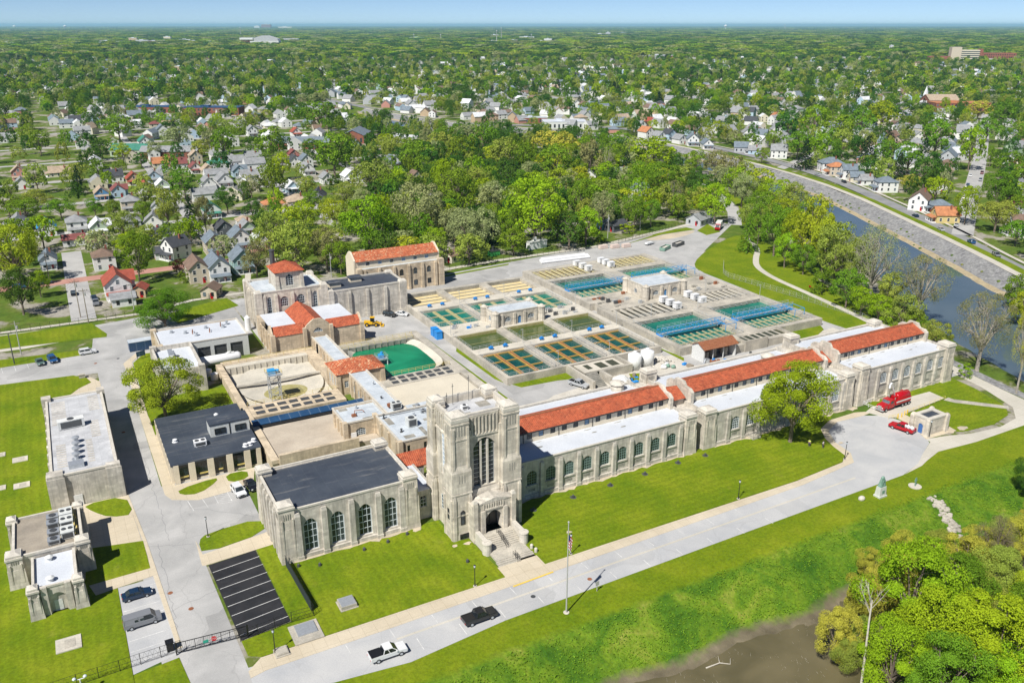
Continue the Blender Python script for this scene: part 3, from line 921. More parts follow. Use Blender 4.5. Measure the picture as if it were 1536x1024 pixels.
def win_meshes(w,hs,rise,nx,nz,frame,glass='glass',bar=0.07):
 key=(w,hs,rise,nx,nz,frame,glass,bar)
 if key in _WIN:
  return _WIN[key]
 g,f=MB(),MB()
 Nn=8 if rise>0 else 1
 top=[(-w/2+w*i/Nn,hs+(rise*math.sin(math.pi*i/Nn)**0.8 if 0<i<Nn else 0))for i in range(Nn+1)]
 poly=[(-w/2,0)]+[(w/2,0)]+top[::-1]
 n=len(poly)
 g.add([(x,0,z)for x,z in poly]+[(x,0.06,z)for x,z in poly],[tuple(range(n)),tuple(range(2*n-1,n-1,-1))]+[(i,n+i,n+(i+1)%n,(i+1)%n)for i in range(n)])
 def zt(x):
  t=(x/w+0.5)
  return hs+(rise*math.sin(math.pi*t)**0.8 if 0<t<1 and rise>0 else 0)
 for k in range(nx+1):
  x=-w/2+w*k/nx
  e=bar*(1.6 if k in(0,nx)else 1.0)
  xx=min(max(x,-w/2+e/2),w/2-e/2)
  f.box(xx-e/2,xx+e/2,-0.06,-0.003,0,max(zt(xx),hs)-(0.02 if k in(0,nx)else 0.0))
 for k in range(nz+1):
  z=hs*k/nz
  e=bar*(1.6 if k==0 else 1.0)
  f.box(-w/2+bar,w/2-bar,-0.055,-0.004,max(0,z-e/2),z+e/2)
 if rise>0:
  f.tube([(x*0.98,-0.03,z-0.04)for x,z in top],bar*0.7,4)
 r=(g.mesh('window',M[glass]),f.mesh('window_frame',M[frame]))
 _WIN[key]=r
 return r
def win(parent,x,y,z,rz,w,hs,rise=0.0,nx=2,nz=3,frame='frame_white',glass='glass',bar=0.07):
 g,f=win_meshes(w,hs,rise,nx,nz,frame,glass,bar)
 W=wloc(parent)
 o=put('window',g,parent,(x-W[0],y-W[1],z-W[2]),rz)
 put('window_frame',f,o)
 return o
FRONT,RIGHT,BACK,LEFT=0.0,R(90),R(180),R(-90)
def pylon(parent,x0,x1,y0,y1,h,slots=True,z0=-0.3,name='corner_pylon',sm='stone',batter=0.0):
 ''
 b=MB()
 w,d=x1-x0,y1-y0
 b.taper(x0-.12,x1+.12,y0-.12,y1+.12,z0,0.9,0.1)
 b.taper(x0,x1,y0,y1,0.9,h*0.62,0.10)
 b.taper(x0+.16,x1-.16,y0+.16,y1-.16,h*0.62,h-0.35,0.06)
 for cx in(x0+w*.5,):
  for sx in(-1,1):
   b.box(cx+sx*w*.30-.14,cx+sx*w*.30+.14,y0-.02,y0+.3,1.1,h*0.80)
 b.box(x0+.06,x1-.06,y0+.06,y1-.06,h-.35,h,1)
 b.box(x0+.22,x1-.22,y0+.22,y1-.22,h,h+.4,1)
 b.taper(x0+.3,x1-.3,y0+.3,y1-.3,h+.4,h+.75,min(w,d)*0.26,1)
 o=b.build(name,[M[sm],M['cap']],parent)
 if slots:
  W=wloc(o)
  for f in range(3):
   s=MB()
   for k in range(4):
    xx,yy=x0+w*(0.32+0.12*k),y0+d*(0.32+0.12*k)
    s.box(*((xx-.06,xx+.06,y0+.12,y0+.25),(x0+.12,x0+.25,yy-.06,yy+.06),(x1-.25,x1-.12,yy-.06,yy+.06))[f],h*0.80,h*0.9)
   s.v=[(a-W[0],bb-W[1],c-W[2])for a,bb,c in s.v]
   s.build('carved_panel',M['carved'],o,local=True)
 return o
def piers(b,xs,y,h,w=0.9,d=0.55,axis='x',sgn=-1):
 ''
 for x in xs:
  if axis=='x':
   ya,yb=(y-d,y)if sgn<0 else(y,y+d)
   b.box(x-w/2,x+w/2,ya,yb+(.05 if sgn<0 else 0),0.75,h-.5)
   b.box(x-w/2-.1,x+w/2+.1,ya-(.12 if sgn<0 else 0),yb+(.12 if sgn>0 else 0),-0.3,0.75)
   b.taper(x-w/2,x+w/2,ya,yb,h-.5,h+.12,0.08,0,.16)
  else:
   xa,xb=(y-d,y)if sgn<0 else(y,y+d)
   b.box(xa,xb,x-w/2,x+w/2,0.75,h-.5)
   b.box(xa-(.12 if sgn<0 else 0),xb+(.12 if sgn>0 else 0),x-w/2-.1,x+w/2+.1,-0.3,0.75)
   b.taper(xa,xb,x-w/2,x+w/2,h-.5,h+.12,0.16,0,.08)
def parapet(b,x0,x1,y0,y1,z0,z1,t=0.4,mi=0,sides='fblr'):
 if 'f' in sides:
  b.box(x0,x1,y0,y0+t,z0,z1,mi)
 if 'b' in sides:
  b.box(x0,x1,y1-t,y1,z0,z1,mi)
 if 'l' in sides:
  b.box(x0,x0+t,y0+t,y1-t,z0,z1,mi)
 if 'r' in sides:
  b.box(x1-t,x1,y0+t,y1-t,z0,z1,mi)
def rooftop_unit(x,y,z,label,sx=1.6,sy=1.2,h=1.1,fans=1,mat='metal',rz=0.0):
 t=thing('rooftop_unit',(x,y,z),label,'air conditioner',rz=rz)
 b=MB().box(-sx/2,sx/2,-sy/2,sy/2,0.15,h)
 b.box(-sx/2-.04,sx/2+.04,-sy/2-.04,sy/2+.04,h,h+.06)
 for k in(-1,1):
  b.box(k*sx*.35-.08,k*sx*.35+.08,-sy/2,sy/2,0,.15)
 b.build('cabinet',M[mat],t,local=True)
 for k in range(fans):
  f=MB()
  cx=(k-(fans-1)/2)*sx/fans
  f.cyl(cx,0,min(sx/fans,sy)*.36,h+.06,h+.2,12)
  f.build('fan_grille',M['steel_dark'],t,local=True)
 MB().box(-sx*.4,sx*.4,-sy/2-.02,-sy/2+.01,.3,h-.15).build('louvre',M['steel_dark'],t,local=True)
 return t
def roof_vent(x,y,z,label,r=0.3,h=0.8,mat='metal',group=None):
 t=thing('roof_vent',(x,y,z),label,'roof vent',group)
 MB().cyl(0,0,r*.6,0,h*.7,10).cyl(0,0,r*1.3,0,.08,10).build('stack',M[mat],t,local=True)
 MB().cyl(0,0,r,h*.7,h*.86,10).cyl(0,0,r,h*.86,h,10,r*.3).build('cowl',M[mat],t,local=True)
 return t
T=thing('entrance_tower',(62,130,0),'tall pale limestone entrance tower with four capped piers and a tall arched window','tower')
b=MB()
b.wall((58.6,125.9),(66.0,125.9),0,24.1,[(3.7,4.5,9.4,17.6,1.7)],0.7)
b.wall((55.9,133.6),(55.9,127.6),0,24.1,[(3.0,1.9,11.0,20.2,0.0),],0.5)
b.box(56.2,68.4,135.2,135.8,0,24.1)
b.box(67.9,68.5,126.4,135.2,0,24.1)
b.box(55.92,58.6,126.8,127.6,0,24.1)
b.box(55.92,57.0,133.6,135.2,0,24.1)
b.box(66.0,67.9,126.0,127.0,0,24.1)
for k in range(2):
 x=59.15+k*6.3
 b.box(x-.3,x+.3,125.45,125.9,0,21.6)
b.box(59.5,65.1,125.2,125.9,7.6,8.4)
b.taper(59.5,65.1,125.2,125.9,8.4,9.2,0,0,.3)
for z0,z1,o in((19.9,20.3,.18),(23.7,24.2,.14)):
 b.box(59.5,65.1,125.9-o,125.9,z0,z1)
 b.box(55.9-o,55.9,128.3,133.2,z0,z1)
for k in range(8):
 x=59.75+k*.73
 b.box(x-.13,x+.13,125.66,125.9,20.3,23.7)
for k in range(6):
 y=128.5+k*.9
 b.box(55.66,55.9,y-.14,y+.14,20.8,23.7)
parapet(b,56.0,68.4,126.1,135.7,24.1,24.5,.5,1)
b.build('wall',[M['stone'],M['cap']],T)
c=MB()
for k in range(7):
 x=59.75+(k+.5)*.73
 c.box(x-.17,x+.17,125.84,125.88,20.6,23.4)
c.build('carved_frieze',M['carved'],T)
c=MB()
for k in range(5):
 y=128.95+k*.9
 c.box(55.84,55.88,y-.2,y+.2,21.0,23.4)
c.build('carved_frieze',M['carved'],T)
MB().box(56.4,68.0,126.4,135.3,22.6,22.9).build('roof',M['worn_roof'],T)
for(x0,x1,y0,y1)in((55.0,59.0,124.5,128.3),(65.4,69.3,124.5,128.3),(55.0,58.2,133.0,136.4),(66.0,69.3,133.0,136.4)):
 p=MB()
 p.taper(x0-.15,x1+.15,y0-.15,y1+.15,-.3,1.3,0.12)
 p.box(x0,x1,y0,y1,1.3,14.0)
 p.taper(x0,x1,y0,y1,14.0,15.2,0.32)
 p.box(x0+.32,x1-.32,y0+.32,y1-.32,15.2,23.9)
 w=x1-x0
 f=-1 if y0<130 else 1
 for z in(5.0,9.4,20.3,23.3):
  i_=.32 if z>15 else 0
  p.box(x0+i_-.09,x1-i_+.09,y0+i_-.09,y1-i_+.09,z,z+.28)
 for s in(.10,.90):
  p.box(x0+w*s-.28,x0+w*s+.28,y0-.22,y0+.1,-.2,8.6)
  p.taper(x0+w*s-.28,x0+w*s+.28,y0-.22,y0+.1,8.6,9.4,.1,0,.15)
  p.box(x0-.22,x0+.1,y0+(y1-y0)*s-.28,y0+(y1-y0)*s+.28,-.2,8.6)
  p.box(x1-.1,x1+.22,y0+(y1-y0)*s-.28,y0+(y1-y0)*s+.28,-.2,8.6)
 for s in(.14,.86):
  p.box(x0+w*s-.22,x0+w*s+.22,y0+.12,y0+.7,14.6,22.8)
  p.box(x0+.12,x0+.7,y0+w*s*.9-.22,y0+w*s*.9+.22,14.6,22.8)
 p.box(x0+.28,x1-.28,y0+.28,y1-.28,23.9,24.5,1)
 p.box(x0+.42,x1-.42,y0+.42,y1-.42,24.5,24.95,1)
 p.taper(x0+.5,x1-.5,y0+.5,y1-.5,24.95,25.5,.9,1)
 o=p.build('corner_pier',[M['stone'],M['cap']],T)
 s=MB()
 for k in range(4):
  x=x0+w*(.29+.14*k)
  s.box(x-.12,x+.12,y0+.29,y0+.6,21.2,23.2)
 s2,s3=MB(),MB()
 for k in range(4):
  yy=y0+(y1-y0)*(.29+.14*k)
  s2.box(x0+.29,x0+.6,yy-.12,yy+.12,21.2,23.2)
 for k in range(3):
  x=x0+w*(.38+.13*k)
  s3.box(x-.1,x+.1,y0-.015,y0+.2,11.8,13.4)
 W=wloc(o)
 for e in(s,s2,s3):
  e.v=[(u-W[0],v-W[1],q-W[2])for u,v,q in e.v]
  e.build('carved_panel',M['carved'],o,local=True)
win(T,62.3,126.45,9.4,FRONT,4.4,8.2,1.7,3,9,'metal','glass',0.07)
for x in(61.6,63.0):
 MB().box(x-.17,x+.17,126.0,126.38,9.4,18.8).build('mullion',M['cap'],T)
win(T,56.35,130.6,11.0,LEFT,1.85,9.2,0,3,10,'white','glass_blue',0.16)
for y,z in((130.6,3.6),):
 win(T,55.87,y,z,LEFT,1.5,3.0,0,2,4,'frame_white')
win(T,57.0,124.47,3.2,FRONT,0.9,2.6,.4,1,2,'frame_dark')
win(T,54.97,126.4,4.0,LEFT,0.7,2.2,0,1,2,'frame_dark')
win(T,57.2,124.33,.25,FRONT,1.8,1.0,0,4,1,'black')
win(T,67.4,124.33,.4,FRONT,1.6,1.2,0,3,1,'black')
rooftop_unit(61.0,131.5,22.9,'small white unit on the flat roof inside the tower parapet',1.2,.9,.8,1,'white')
for x,y,h_ in((57.6,131.8,2.6),(63.4,134.6,4.0),(60.0,134.4,3.0)):
 tg=MB()
 tg.cyl(x,y,.05,22.9,24.2+h_,6).box(x-.2,x+.2,y-.03,y+.03,23.6+h_,23.7+h_)
 tg.build('antenna',M['steel_dark'],T)
for x0,x1,y0,y1 in((59.5,61.5,128.4,130),(64,66.4,131,133.4),(62.6,63.8,127.4,128.6),(65.2,66.4,128,129.2)):
 MB().box(x0,x1,y0,y1,22.9,22.93).build('roof_patch',M['carved'],T)
p=MB()
p.wall((58.1,122.5),(66.9,122.5),0,7.6,[(4.3,3.4,1.5,4.3,1.5)],2.4)
p.box(58.1,58.6,122.52,125.8,0,7.6)
p.box(66.4,66.9,122.52,125.8,0,7.6)
for x in(58.55,60.1,64.7,66.45):
 p.box(x-.42,x+.42,122.1,122.5,0,8.3 if x in(58.55,66.45)else 6.2)
for x in(58.55,66.45):
 p.taper(x-.42,x+.42,122.1,123.0,8.3,8.8,.15,1)
p.box(60.5,64.3,122.25,122.5,6.2,6.5)
for k in range(9):
 x=60.3+k*.5
 p.box(x-.1,x+.1,122.32,122.5,6.5,7.5)
p.build('portal',[M['stone'],M['cap']],T)
c=MB()
for k in range(8):
 x=60.55+k*.5
 c.box(x-.14,x+.14,122.44,122.48,6.6,7.3)
c.build('carved_frieze',M['carved'],T)
MB().extr([(58.6,7.6),(62.5,8.5),(66.4,7.6)],'y',122.4,125.85).build('portal_roof',M['stone_grey'],T)
d=MB().box(60.8,64.1,124.6,124.9,1.5,5.8).build('door',M['dark_in'],T)  # near-black block paints the dark inside behind the door leaves
MB().box(61.1,62.4,124.5,124.58,1.6,4.2).box(62.6,63.9,124.5,124.58,1.6,4.2).build('door_leaf',M['frame_dark'],T)
s=MB()
s.box(59.2,65.8,120.9,124.6,-.2,1.5)
for k in range(7):
 s.box(59.2,65.8,120.9-.42*(k+1),120.9-.42*k,-.2,1.5-.15*(k+1)+.001)
s.box(59.0,66.0,114.8,117.96,-.2,0.46)
for k in range(3):
 s.box(58.8,66.2,114.8-.45*(k+1),114.8-.45*k,-.2,.46-.12*(k+1))
s.box(58.4,66.4,110.2,113.45,-.2,.105,1)
s.build('stair',[M['conc'],M['walk']],T)
for x in(58.3,65.9):
 ch=MB()
 ch.box(x,x+.9,118.4,122.1,-.2,2.5)
 ch.cyl(x+.45,118.2,.85,-.2,2.2,16)
 ch.cyl(x+.45,118.2,.95,2.2,2.4,16)
 ch.build('cheek_wall',M['cap'],T)
for y0,y1,z0,z1 in((121.4,117.6,1.5,.48),(115.0,113.2,.47,.12)):
 h=MB()
 for dx in(-.22,.22):
  for e in(.55,.95):
   h.tube([(62.6+dx,y0,z0+e),(62.6+dx,y1,z1+e)],.035,6)
  for t in(0,.5,1):
   h.tube([(62.6+dx,y0+(y1-y0)*t,z0+(z1-z0)*t),(62.6+dx,y0+(y1-y0)*t,z0+(z1-z0)*t+.95)],.035,6)
 h.build('handrail',M['black'],T)
Hh=thing('dark_roofed_hall',(38,141,0),'limestone hall with four tall arched windows and a dark flat roof left of the tower','hall')
b=MB()
HX4=(30.9,35.9,41.1,46.1)
b.wall((25.8,132.9),(51.2,132.9),-.3,10.0,[(x-25.8,2.6,1.1,6.4,1.25)for x in HX4],.5)
b.wall((25.8,149.6),(25.8,132.9),-.3,10.0,[],.5)
b.box(26.1,51.0,149.2,149.7,0,10.0)
b.box(50.7,51.2,133.2,149.2,0,10.0)
piers(b,(28.6,33.4,38.5,43.6,48.2),132.9,9.4,1.0,.7)
for y in(136.2,138.6,141,143.4,145.8):
 b.box(25.2,25.8,y-.45,y+.45,-.3,9.0)
 b.taper(25.2,25.8,y-.45,y+.45,9.0,9.7,.15,0,.1)
b.box(25.7,51.3,132.82,133.2,10.0,10.35,1)
parapet(b,25.7,51.3,133.2,149.8,9.9,10.35,.4,1,'blr')
b.box(29.2,47.6,132.5,132.9,-.3,.8)
b.build('wall',[M['stone_grey'],M['cap']],Hh)
MB().box(26.1,50.9,133.2,149.4,9.5,9.8).build('roof',M['dark_roof'],Hh)
for x in HX4:
 win(Hh,x,133.3,1.1,FRONT,2.56,5.3,1.25,3,4,'frame_white','glass',.09)
for q in((25.2,28.4,132.2,135.2),(48.4,51.6,132.2,135.2),(25.2,28.2,147.4,150.2),(48.4,51.4,147.4,150.2)):
 pylon(Hh,*q,11.0)
lk=thing('stone_link',(53.4,140,0),'low stone link with a red tiled roof between hall and tower','link building')
b=MB()
b.wall((51.65,134.6),(55.85,134.6),-.3,6.2,[(1.7,1.4,2.6,5.0,0)],.3)
b.box(51.65,58,145.4,145.8,0,5.6)
b.box(51.65,52,134.9,145.4,0,6.2).box(55.4,55.8,137,145.4,0,6.2)
b.build('wall',M['stone_grey'],lk)
MB().box(52,55.8,134.9,145.4,5.7,6.0).build('roof',M['white_roof'],lk)
MB().extr([(145.2,5.6),(148.4,7.6),(148.4,7.35),(145.2,5.35)],'x',51.8,60.5).build('tile_roof',M['tile'],lk)
win(lk,53.35,134.85,2.6,FRONT,1.36,2.4,0,2,3)
for x in(53.2,55.0,56.8):
 win(lk,x,145.36,3.6,FRONT,.9,1.2,0,2,2)
def filter_building(label,x0,x1,bays,cl,hA,hC,hE,hR,pyl,tl=True,wz=3.0,wh=2.4):
 t=thing('filter_building',((x0+x1)/2,144,0),label,'filter building')
 y0=131.4
 b=MB()
 b.wall((x0,y0),(x1,y0),-.3,hA,[(x-x0,2.3,wz,wz+wh,.75)for x in bays],.26)
 b.box(x0,x0+.4,y0+.1,156.6,0,hA)
 b.box(x1-.4,x1,y0+.1,156.6,0,hA)
 b.box(x0+.4,x1-.4,156.2,156.6,0,hA-.8)
 step=bays[1]-bays[0]
 ps=[x-step/2 for x in bays if x-step/2>x0+1]+[bays[-1]+step/2]
 piers(b,ps,y0,hA-.7,.85,.5)
 b.box(x0,x1,y0-.3,y0-.002,-.3,.9)
 for x in bays:
  b.box(x-1.3,x+1.3,y0-.2,y0,wz-.32,wz-.03)
  b.box(x-.8,x+.8,y0-.02,y0+.02,1.5,2.1,2)
 b.box(x0-.05,x1+.05,y0-.12,y0+.3,hA,hA+.22,1)
 b.box(x0+.05,x1-.05,156.15,156.7,hA-.8,hA-.5,1)
 b.build('wall',[M['stone_grey'],M['cap'],M['conc_dark']],t)
 zr=hA-.6
 MB().add([(x0+.4,y0+.3,zr),(x1-.4,y0+.3,zr),(x1-.4,139.7,zr+.1),(x0+.4,139.7,zr+.1)],[(0,1,2,3)]).build('aisle_roof',M['white_roof'],t)
 MB().add([(x0+.4,147.0,zr+.3),(x1-.4,147.0,zr+.3),(x1-.4,156.2,zr-.5),(x0+.4,156.2,zr-.5)],[(0,1,2,3)]).build('aisle_roof',M['white_roof'],t)
 n=MB()
 nx0,nx1=x0+.8,x1-.8
 n.wall((nx0,139.7),(nx1,139.7),zr-.1,hE,[(x-nx0,1.25,hC,hC+1.25,0)for x in cl],.12)
 n.box(nx0,nx1,146.6,147.0,zr-.1,hE)
 n.build('clerestory_wall',M['cream'],t)
 for k in range(0,len(cl),3):
  x=cl[k]+(cl[1]-cl[0])/2
  MB().cyl(x,139.62,.07,zr+.2,hE-.05,6).build('downpipe',M['frame_dark'],t)
 hm=(139.1+147.6)/2
 r=MB().extr([(139.3,hE-.05),(hm,hR),(147.4,hE-.05),(147.4,hE-.25),(hm,hR-.22),(139.3,hE-.25)],'x',nx0+.5,nx1-.5)
 rf=r.build('tile_roof',M['tile'],t)
 rg=MB().tube([(nx0+.5,hm,hR),(nx1-.5,hm,hR)],.2,8)
 W=wloc(rf)
 rg.v=[(u-W[0],v-W[1],q-W[2])for u,v,q in rg.v]
 rg.build('ridge_tile',M['rust'],rf,local=True)
 MB().box(nx0+.5,nx1-.5,139.2,139.32,hE-.32,hE-.04).build('gutter',M['frame_dark'],t)
 for(gx,ok)in((x0+.5,tl),(x1-1.3,True)):
  if ok:
   q=MB()
   q.extr([(138.6,zr-.2),(147.8,zr-.2),(147.8,hE+.2),(147.0,hE+.9),(145.3,hE+1.0),(144.6,hR+.35),(141.9,hR+.35),(141.2,hE+1.0),(139.5,hE+.9),(138.6,hE+.2)],'x',gx,gx+.8)
   q.build('gable_parapet',M['stone'],t)
 for x in bays:
  win(t,x,y0+.18,wz,FRONT,2.25,wh,.75,4,4,'frame_green' if x0<100 else 'frame_white','glass',.075)
 for k,x in enumerate(cl):
  win(t,x,139.77,hC,FRONT,1.2,1.25,0,1,2,'frame_dark','glass' if k%4!=2 else 'glass_blue',.05)
 for q in pyl:
  pylon(t,*q[:4],q[4])
 return t
def roof_stain(x,y,z,r):
 MBX.add([(x+r*math.cos(k*.785)*1.8,y+r*math.sin(k*.785)*.6,z)for k in range(8)],[tuple(range(8))])
C1=filter_building('long filter building with red tile roof and nine green framed arched windows beside the tower',69.4,117.2,[75.6+4.42*k for k in range(9)],[76.8+2.87*k for k in range(14)],8.3,8.65,10.4,12.0,[(114.2,117.5,130.7,133.9,9.3),(69.5,72.6,130.7,133.4,8.8)],tl=False)
C2=filter_building('long filter building with red tile roof partly hidden by the big lawn tree',121.4,166.4,[129.3+4.62*k for k in range(8)],[126.4+2.55*k for k in range(15)],8.3,8.65,10.4,12.0,[(119.8,123.4,130.9,134.2,9.0),(164.2,167.4,130.7,134.2,9.2)])
C3=filter_building('tall filter building with red tile roof at the river end of the row',168.9,204.6,[178.5+4.47*k for k in range(6)],[173.5+2.52*k for k in range(12)],9.3,9.55,11.2,12.9,[(169.3,172.6,130.7,134.2,10.2),(201.6,205.0,130.4,134.2,10.4),(201.6,204.9,153.9,157.2,9.6)],wz=4.5,wh=2.3)
for t,x0,x1,zb in((C1,76,114,7.8),(C2,126,162,7.8),(C3,174,201,8.8)):
 MBX=MB()
 rn=random.Random(int(x0))
 x=x0
 while x<x1:
  roof_stain(x,139.1,zb-.02+.012,rn.uniform(.3,.7))
  if rn.random()<.5:
   roof_stain(x+rn.uniform(-2,2),137.0+rn.uniform(-.5,.8),zb-.03+.03,rn.uniform(.2,.5))
  x+=rn.uniform(5,8)
 MBX.build('roof_stain',M['conc_dark'],t)
for t,x0,x1,h in((C1,117.21,121.38,8.6),(C2,166.41,168.88,9.0)):
 l=MB()
 l.wall((x0,134.6),(x1,134.6),-.3,h-.8,[((x1-x0)/2,min(1.7,(x1-x0)*.6),0.1,3.6,.6)],1.2)
 l.box(x0,x1,135.9,140.5,-.1,h-1.2)
 l.box(x0,x1,140.5,146.5,0,9.2)
 l.box(x0,x1,146.5,156.0,0,h-1.4)
 l.build('link_wall',M['stone_grey'],t)
 MB().box(x0+.3,x1-.3,135.85,135.88,0,4.4).build('doorway_shade',M['dark_in'],t)  # near-black sheet paints the darkness of the tall doorway
 MB().extr([(139.8,9.1),(143.4,10.9),(147.2,9.1)],'x',x0+.01,x1-.01).build('link_tile_roof',M['tile'],t)
for x,y,z,nm in((112.5,154.6,8.2,'octagonal stone roof vent on the back roof of the first filter building'),(157.5,150.8,8.2,'octagonal stone roof vent on the back roof of the middle filter building')):
 t=thing('stone_roof_vent',(x,y,z-.8),nm,'roof vent')
 MB().cyl(0,0,1.7,0,1.1,8).cyl(0,0,1.45,1.1,1.5,8).build('drum',M['stone'],t,local=True)
 MB().cyl(0,0,1.95,1.5,1.8,8).cyl(0,0,1.75,1.8,2.4,8,.7).build('cap',M['cap'],t,local=True)
for x,y,h,l_ in((122.6,155.8,10.0,'square stone pylon behind the gap between first and middle filter building'),(171.6,156.6,10.3,'square stone pylon behind the gap before the river end building')):
 t=thing('stone_pylon',(x,y,0),l_,'pylon')
 pylon(t,x-1.8,x+1.8,y-1.6,y+1.6,h)
Of=thing('office_block',(60,162,0),'low stone offices with pale membrane roofs behind the tower','offices')
b=MB()
b.wall((48.9,168.7),(55.9,168.7),2.5,6.6,[(3.6,2.3,3.2,4.6,.5)],.3)
b.box(48.9,49.3,168.9,178,2.5,6.6).box(49.3,58.8,177.6,178,0,6.6)
b.wall((56.1,168.4),(56.1,153.4),0,7.2,[(2.6,1.5,2.6,4.6,.5),(7.4,1.5,2.6,4.6,.5),(12.2,1.5,2.6,4.6,.5)],.3)
b.wall((56.1,153.4),(69.0,153.4),0,7.2,[(1.9,.7,3.6,6.2,0),(5.7,.7,3.6,6.2,0)],.3)
b.box(56.5,69.0,168.3,168.7,0,7.2).box(68.6,69.0,153.7,168.3,0,7.2)
b.box(64.6,75.2,160.0,172.6,0,6.2)
for y in(155,159.8,164.6):
 b.box(55.6,56.1,y-.4,y+.4,0,7.0)
b.box(48.5,49.5,168.3,169.5,2.5,7.0).box(55.6,56.6,168.3,169.6,0,7.6).box(55.6,56.6,153.0,154.0,0,7.6)
for y in(171,173.4,175.8):
 b.box(48.5,48.9,y-.3,y+.3,2.5,6.4)
parapet(b,48.8,58.8,168.6,178.1,6.6,6.95,.35,1)
parapet(b,56.0,69.1,153.3,168.5,7.2,7.5,.35,1)
b.build('wall',[M['stone_warm'],M['cap']],Of)
MB().box(49.2,58.6,169.0,177.7,6.2,6.45).box(56.5,68.6,153.8,168.2,6.8,7.0).box(64.7,75.1,168.8,172.5,6.2,6.35).box(69.2,75.1,160.1,168.8,6.2,6.35).build('roof',M['pale_roof'],Of)
win(Of,52.5,168.9,3.2,FRONT,2.2,1.4,.5,4,3)
for s in(2.6,7.4,12.2):
 win(Of,56.3,168.4-s,2.6,LEFT,1.45,2.0,.5,2,3)
for s in(1.9,5.7):
 win(Of,56.1+s,153.6,3.6,FRONT,.66,2.6,0,1,3,'frame_dark')
rooftop_unit(61.5,160.5,7.0,'square pale air handler with a round fan on the office roof nearest the tower',2.1,1.9,1.9,1,'panel')
rooftop_unit(62.5,172.5,6.2,'pale air handler beside a rusty box on the gallery roof behind the offices',2.3,1.5,1.4,2,'panel')
rooftop_unit(66.4,165.5,7.0,'small grey air unit with a red end close to the tower',1.3,.8,.8,1)
for k,(x,y)in enumerate(((67.2,171.0),(70.6,169.9),(72.6,168.6),(72.9,170.8),(74.2,167))):
 roof_vent(x,y,6.35,'squat grey vent on the low flat roof behind the tower',.6 if k%2 else .45,.6,'metal','vents on the low flat roof behind the tower')
b=MB().tube([(52.4,172.2,6.4),(52.4,172.2,7.2),(52.8,173.6,7.2),(54.5,173.2,7.2),(54.8,172.6,6.9)],.1,6).box(51.7,52.7,171.8,172.6,6.45,7.0)
tag(b.build('roof_pipe',M['rust']),'rusty bent pipe run on the pale office roof','pipe')
tag(MB().box(61,62,173.6,174.5,6.2,6.9).build('metal_box',M['rust']),'rusty metal box on the gallery roof behind the offices','box')
for x0,x1,y0,y1,z in((58,60.4,155,156.6,7),(62.4,63.4,154.6,159,7),(65,67.6,161.4,162.6,7),(57.2,58.6,163,166.6,7),(50,52,176,177.4,6.45),(70,73,163.5,165,6.35),(66.2,67.8,169.8,172,6.35),(64,67.4,156.2,157,7),(53.6,57.4,169.6,170.6,6.45)):
 MB().box(x0,x1,y0,y1,z,z+.025).build('roof_patch',M['conc_dark'],Of)
for k,(x,y,z)in enumerate(((58.4,158.6,7.0),(66.8,158.8,7),(63.8,164.8,7),(57.4,166.8,7),(54.0,176,6.45),(71.0,162.4,6.35),(61.6,180,5.6),(62.8,189,5.6))):
 roof_vent(x,y,z,'small pipe vent on the pale office roofs behind the tower',.28,.9+.3*(k%2),'metal' if k%3 else 'steel_dark','pipe vents on the pale office roofs')
tag(MB().tube([(59,167.4,7.3),(66.5,167.2,7.3),(66.6,160,7.3)],.13,6).tube([(59,167.4,7),(59,167.4,7.3)],.13,6).build('roof_duct',M['rail']),'grey pipe running round the office roof nearest the tower','pipe')
def gallery(label,x0,x1,y0,y1,h,wins):
 t=thing('gallery',((x0+x1)/2,(y0+y1)/2,0),label,'gallery')
 b=MB()
 b.wall((x0,y1),(x0,y0),0,h,[(y1-y,1.0,1.8,3.4,.4)for y in wins],.25)
 b.box(x1-.35,x1,y0,y1,0,h)
 b.box(x0+.3,x1-.35,y1-.35,y1,0,h-.1)
 for y in[w+1.6 for w in wins]+[wins[-1]-1.6]:
  b.box(x0-.3,x0,y-.3,y+.3,0,h-.3)
 b.box(x0-.1,x0+.3,y0,y1,h,h+.2,1).box(x1-.3,x1+.1,y0,y1,h,h+.2,1)
 b.build('wall',[M['stone_warm'],M['cap']],t)
 MB().box(x0+.3,x1-.3,y0+.01,y1-.36,h-.35,h-.1).build('roof',M['pale_roof'],t)
 for y in wins:
  win(t,x0+.2,y,1.8,LEFT,.95,1.6,.4,2,3)
 return t
gallery('narrow stone gallery with a pale roof between pump house and hipped tile house',59.3,63.6,208.6,231.4,5.4,[211.4+3.2*k for k in range(6)])
gallery('narrow stone gallery with a pale roof between hipped tile house and offices',59.7,64.5,170.5,198.9,5.9,[181.5+3.4*k for k in range(5)])
Sh=thing('hip_roof_house',(62.7,203.6,0),'small square stone house with a mottled tile hip roof between the two basins','house')
b=MB()
b.wall((56.7,199.1),(69.2,199.1),0,6,[(2.3,1.1,2.0,3.8,0)],.25)
b.wall((56.7,208.2),(56.7,199.1),0,6,[(2.2,1.1,1.8,3.9,.4),(4.6,1.1,1.8,3.9,.4),(7.0,1.1,1.8,3.9,.4)],.25)
b.box(57.0,69.2,207.8,208.2,0,6).box(68.8,69.2,199.4,207.8,0,6)
for q in((56.3,57.6,198.7,200),(68.2,69.6,198.7,200),(56.3,57.6,207.2,208.6),(68.2,69.6,207.2,208.6)):
 b.taper(*q,0,5.6,.12)
b.build('wall',M['stone_warm'],Sh)
x0,x1,y0,y1,z0,z1=56.2,69.7,198.6,208.7,5.95,8.2
